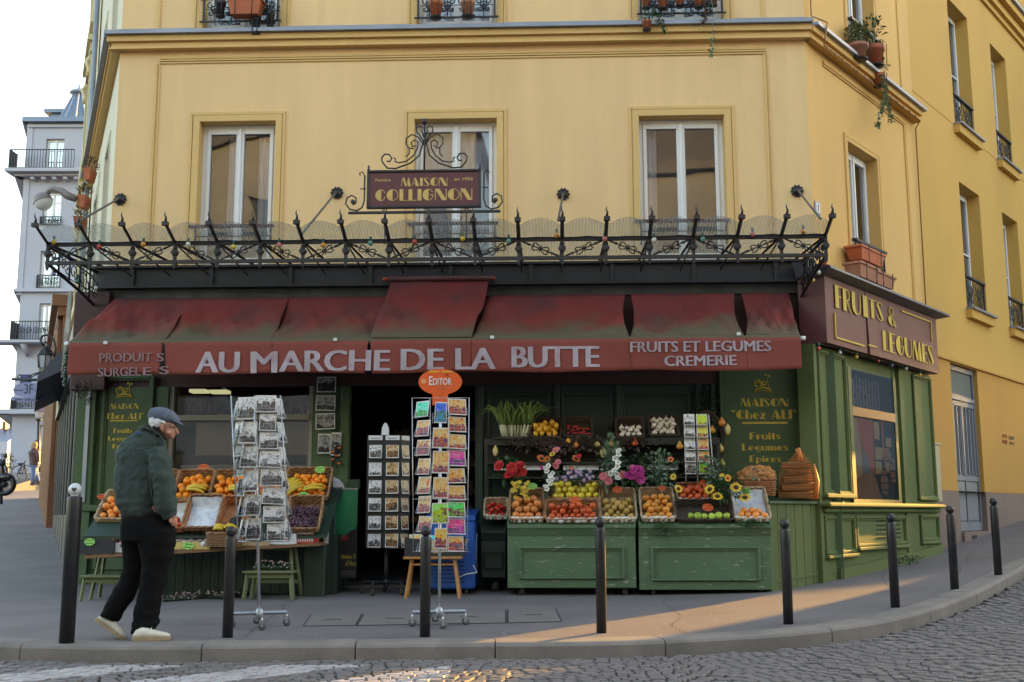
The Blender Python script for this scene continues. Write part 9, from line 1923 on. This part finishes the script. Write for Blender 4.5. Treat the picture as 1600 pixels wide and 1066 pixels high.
mb = MB(); mb.tube([wp(7, 757, Ym), wp(4, 742, Ym), wp(2, 728, Ym), wp(0, 718, Ym)], [.05, .06, .05, .03], 7); mb.tube([wp(4, 745, Ym), wp(-2, 752, Ym), wp(-10, 750, Ym), wp(-14, 740, Ym)], [.09, .1, .14, .15], 8); mb.ball(wp(8, 746, Ym), .16, 10, 7, (1.2, .6, .55)); mb.build('body', mat('scooter_black', (.015, .015, .018), .2, coat=.5), mo)
mb = MB(); mb.tube([wp(-4, 721, Ym), wp(2, 719, Ym), wp(7, 722, Ym)], .02, 6); mb.ball(wp(3, 724, Ym), .08, 8, 6); mb.tube([wp(5, 720, Ym), wp(8, 713, Ym)], .012, 4); mb.ball(wp(8.5, 712, Ym), .05, 6, 5, (1, .3, 1)); mb.build('handlebar', iron, mo)
pr_ = thing('iron_post', 'thin dark iron post at the left edge of the pavement', 'post', tuple(wp(2, 786, 27))); mb = MB(); mb.tube([wp(2, 788, 27), wp(3, 735, 27)], .035, 8); mb.ball(wp(3, 734, 27), .05, 8, 6); mb.build('shaft', iron, pr_)
# hanging bead garlands at the corner of the shop
for x, yt, yb, d_, l in ((104, 552, 602, -1.0, 'string of dark green glass balls hanging from the left end of the awning'),):
    t = thing('bead_string', l, 'garland', tuple(FR.w(*F(x, yt, d_)))); mb = MB(FR.M)
    for k in range(12): p = F(x-.5*k*.6, yt+(yb-yt)*k/11, d_); mb.ball(p+Vector((rr(-.01, .01), 0, 0)), .026, 8, 6)
    mb.build('balls', mat('ball_green', (.05, .09, .065), .25, var=.5, scale=20), t)
for x, yt, yb in ((122, 596, 622), (138, 596, 632)):
    t = thing('dry_garland', 'dark dried garland hanging behind the awning corner, %s' % ('shorter one' if x < 130 else 'longer one'), 'garland', tuple(FR.w(*F(x, yt, -.25)))); mb = MB(FR.M)
    for k in range(130): p = F(x+rr(-6, 6), yt+(yb-yt)*frnd.random(), -.25); leaf(mb, p, rv(), .035, .018)
    mb.build('leaves', mat('grey_leaf', (.05, .05, .045), .8, var=.3), t)
# painted board tilted at the end of the awning
eb2 = thing('end_board', 'worn white board set on edge beside the left end of the awning', 'board', tuple(FR.w(*F(103, 560, -.4)))); mb = MB(FR.M); P_ = [F(112, 455, -.3), F(108, 520, -.6), F(98, 590, -.6), F(95, 590, -.62), F(100, 520, -.62), F(107, 455, -.32)]; mb.add([tuple(p) for p in P_]+[tuple(p+Vector((0, .03, 0))) for p in P_], [(0, 1, 4, 5), (1, 2, 3, 4), (6, 11, 10, 7), (7, 10, 9, 8), (0, 5, 11, 6), (5, 4, 10, 11), (4, 3, 9, 10)]); mb.build('board', mat('worn_white', (.45, .43, .38), .7, var=.2, dirt=(.3, .2, .08), dscale=4, damt=.7), eb2)
for y_ in (270, 312, 345):
    x_ = 140-(y_-270)*.2; Yp = 18.3+.02*(y_-270); p, q = wp(x_-7, y_+14, Yp), wp(x_+7, y_-4, Yp); t = thing('window_planter', 'terracotta planter on a sill of the cream building, %s of three' % {270: 'upper', 312: 'middle', 345: 'lower'}[y_], 'planter', (p.x, Yp, p.z), 0, 'planters on the cream building'); mb = MB(); w_ = q.x-p.x
    mb.add([(p.x+.03, Yp-.12, p.z), (q.x-.03, Yp-.12, p.z), (q.x, Yp-.15, q.z), (p.x, Yp-.15, q.z), (p.x+.03, Yp+.12, p.z), (q.x-.03, Yp+.12, p.z), (q.x, Yp+.15, q.z), (p.x, Yp+.15, q.z)], [(0, 1, 2, 3), (4, 7, 6, 5), (0, 4, 5, 1), (1, 5, 6, 2), (0, 3, 7, 4), (3, 2, 6, 7)]); mb.build('box', terra, t); mb = MB()
    for k in range(60): v = rv(); leaf(mb, Vector((p.x+w_*.5+v.x*w_*.7, Yp+v.y*.15, q.z+.08+v.z*.12)), v+Vector((0, 0, .8)), .12, .02)
    mb.build('plants', dry, t)
# ================================================================ POTS AND PLANTERS ON THE SILLS
def pot(fr, x0, x1, yt, yb, y, label, m=terra, square=False, plant=None, cat='flower pot', tray_=True, W=None):
    a = fr.px(x0, yb, y); b = fr.px(x1, yt, y); cx = (a[0]+b[0])/2; a = (a[0], fr.px((x0+x1)/2, yb, y)[1]); b = (b[0], fr.px((x0+x1)/2, yt, y)[1]); r = (b[0]-a[0])/2*(.5 if fr is RW and not square else 1); h = b[1]-a[1]
    t = thing('flower_pot' if not square else 'window_box', label, cat, tuple(fr.w(cx, y, a[1])), 0, 'pots and boxes on the window guards'); mb = MB(fr.M)
    if square:
        r2 = r*.82; d0_, d1_ = .09, .12; mb.add([(cx-r2, y-d0_, a[1]), (cx+r2, y-d0_, a[1]), (cx+r, y-d1_, b[1]), (cx-r, y-d1_, b[1]), (cx-r2, y+d0_, a[1]), (cx+r2, y+d0_, a[1]), (cx+r, y+d1_, b[1]), (cx-r, y+d1_, b[1])], [(0, 1, 2, 3), (4, 7, 6, 5), (0, 4, 5, 1), (1, 5, 6, 2), (0, 3, 7, 4), (3, 2, 6, 7)]); mb.box(cx-r-.01, cx+r+.01, y-d1_-.01, y+d1_+.01, b[1]-.03, b[1]+.001)
    else: mb.lathe([(r*.68, 0), (r*.9, h*.72), (r*1.02, h*.74), (r*1.03, h), (r*.9, h), (r*.88, h*.85)], (cx, y, a[1]), 16)
    mb.build('pot', m, t)
    mb = MB(fr.M)
    if not square: mb.lathe([(r*.8, -.02), (r*.95, 0.0)], (cx, y, a[1]-.002), 12)
    for s in (-.5, .5): mb.tube([(cx+s*r, y-.13 if square else y-r*1.0, a[1]-.02), (cx+s*r, y-.14 if square else y-r*1.06, b[1]+.02)], .006, 4)
    mb.build('holder', iron, t)
    if plant:
        n, rad, hh, L_, W_, lm = plant; mb = MB(fr.M)
        for k in range(n):
            v = rv(); p = Vector((cx+v.x*rad, y+v.y*min(rad, .16), b[1]+hh*.45+v.z*hh*.5)); leaf(mb, p, v+rv()*.5+Vector((0, 0, .3)), L_*rr(.6, 1.1), W_)
            if k % 6 == 0: mb.tube([(cx, y, b[1]), (cx*.5+p.x*.5, y, (b[1]+p.z)/2+.02), p], .003, 3)
        mb.build('leaves', lm, t)
    return cx, b[1], t
def trail(fr, pts, y, parent, n=60, m=None):
    P_ = [Vector((fr.px(a_, b_, y)[0], y, fr.px(a_, b_, y)[1])) for a_, b_ in pts]; mb = MB(fr.M); mb.tube(P_, .004, 4)
    for k in range(n): i = frnd.randrange(len(P_)-1); p = P_[i].lerp(P_[i+1], frnd.random()); leaf(mb, p+rv()*.03, rv(), .06, .035)
    mb.build('trailing_stem', m or lf2, parent)
bp_ = mat('black_pot', (.025, .025, .028), .4); yg = Yw-.2
pot(FR, 336, 353, 2, 25, yg, 'black plastic pot on the left top window guard', bp_); pot(FR, 358, 411, 1, 26, yg, 'long terracotta window box on the left top window guard', terra, True); pot(FR, 392, 408, 26, 52, yg+.06, 'dark pot low behind the left top window guard', bp_); pot(FR, 416, 430, 18, 40, yg+.04, 'dark round pot at the right of the left top guard', bp_, plant=(40, .1, .12, .07, .03, lfd))
pot(FR, 670, 692, 3, 27, yg, 'glossy red terracotta pot left on the middle top guard', terra); pot(FR, 720, 742, 2, 25, yg, 'paler terracotta pot right on the middle top guard', terra2)
for i, (a_, b_, yb) in enumerate(((1002, 1017, 12), (1027, 1044, 13), (1054, 1070, 9), (1084, 1100, 11), (1110, 1121, 8))):
    c = pot(FR, a_, b_, -4, yb, yg, 'terracotta pot on the right top window guard, %s of five from the left' % ['first', 'second', 'third', 'fourth', 'fifth'][i], terra)
trail(FR, [(1112, 2), (1116, 25), (1113, 48), (1115, 62), (1112, 78), (1111, 88)], yg-.08, c[2], 34); trail(FR, [(1103, 0), (1102, 20), (1100, 38)], yg-.08, c[2], 50, dry)
pot(FR, 1003, 1018, 33, 46, yg, 'small terracotta pot with a white tag below the right top guard', terra, plant=(26, .12, .16, .06, .02, lf))
c = pot(FR, 1028, 1034, 20, 24, yg, 'tiny dark pot with a sprawling succulent on the right top guard', bp_); trail(FR, [(1019, 18), (1024, 22), (1030, 30), (1036, 40), (1037, 50)], yg-.05, c[2], 60, lf)
yr = -.16
fancy_rail(RW, HS2[0]-.02, HS2[1]+.02, HS2[2]+.1, HS2[2]+.62, -.05, bld); fancy_rail(RW, HS1[0]-.02, HS1[1]+.02, 4.3, 4.75, -.05, bld)
pot(RW, 1328, 1352, 71, 92, yr, 'wide terracotta pot with a bushy shrub on the upper side window', terra2, plant=(500, .2, .34, .06, .025, mat('shrub_leaf', (.13, .15, .05), .6, var=.35, scale=30)))
pot(RW, 1356, 1377, 74, 102, yr, 'terracotta pot with an upright leafy plant on the upper side window', terra, plant=(110, .14, .5, .11, .04, lf))
c = pot(RW, 1366, 1380, 117, 134, yr, 'small terracotta pot with a trailing vine on the upper side window', terra, plant=(60, .16, .25, .07, .035, lf2)); trail(RW, [(1378, 118), (1384, 140), (1380, 160), (1374, 178), (1370, 198)], yr-.1, c[2], 150); trail(RW, [(1384, 135), (1388, 170), (1394, 192)], yr-.1, c[2], 90)
pot(RW, 1334, 1370, 392, 412, yr, 'orange terracotta window box, upper of three on the lower side window', terra, True); pot(RW, 1332, 1361, 416, 438, yr-.1, 'middle terracotta window box behind iron bars on the side window', terra2, True); pot(RW, 1359, 1386, 430, 449, yr-.1, 'lowest terracotta window box standing just above the side sign', terra2, True)
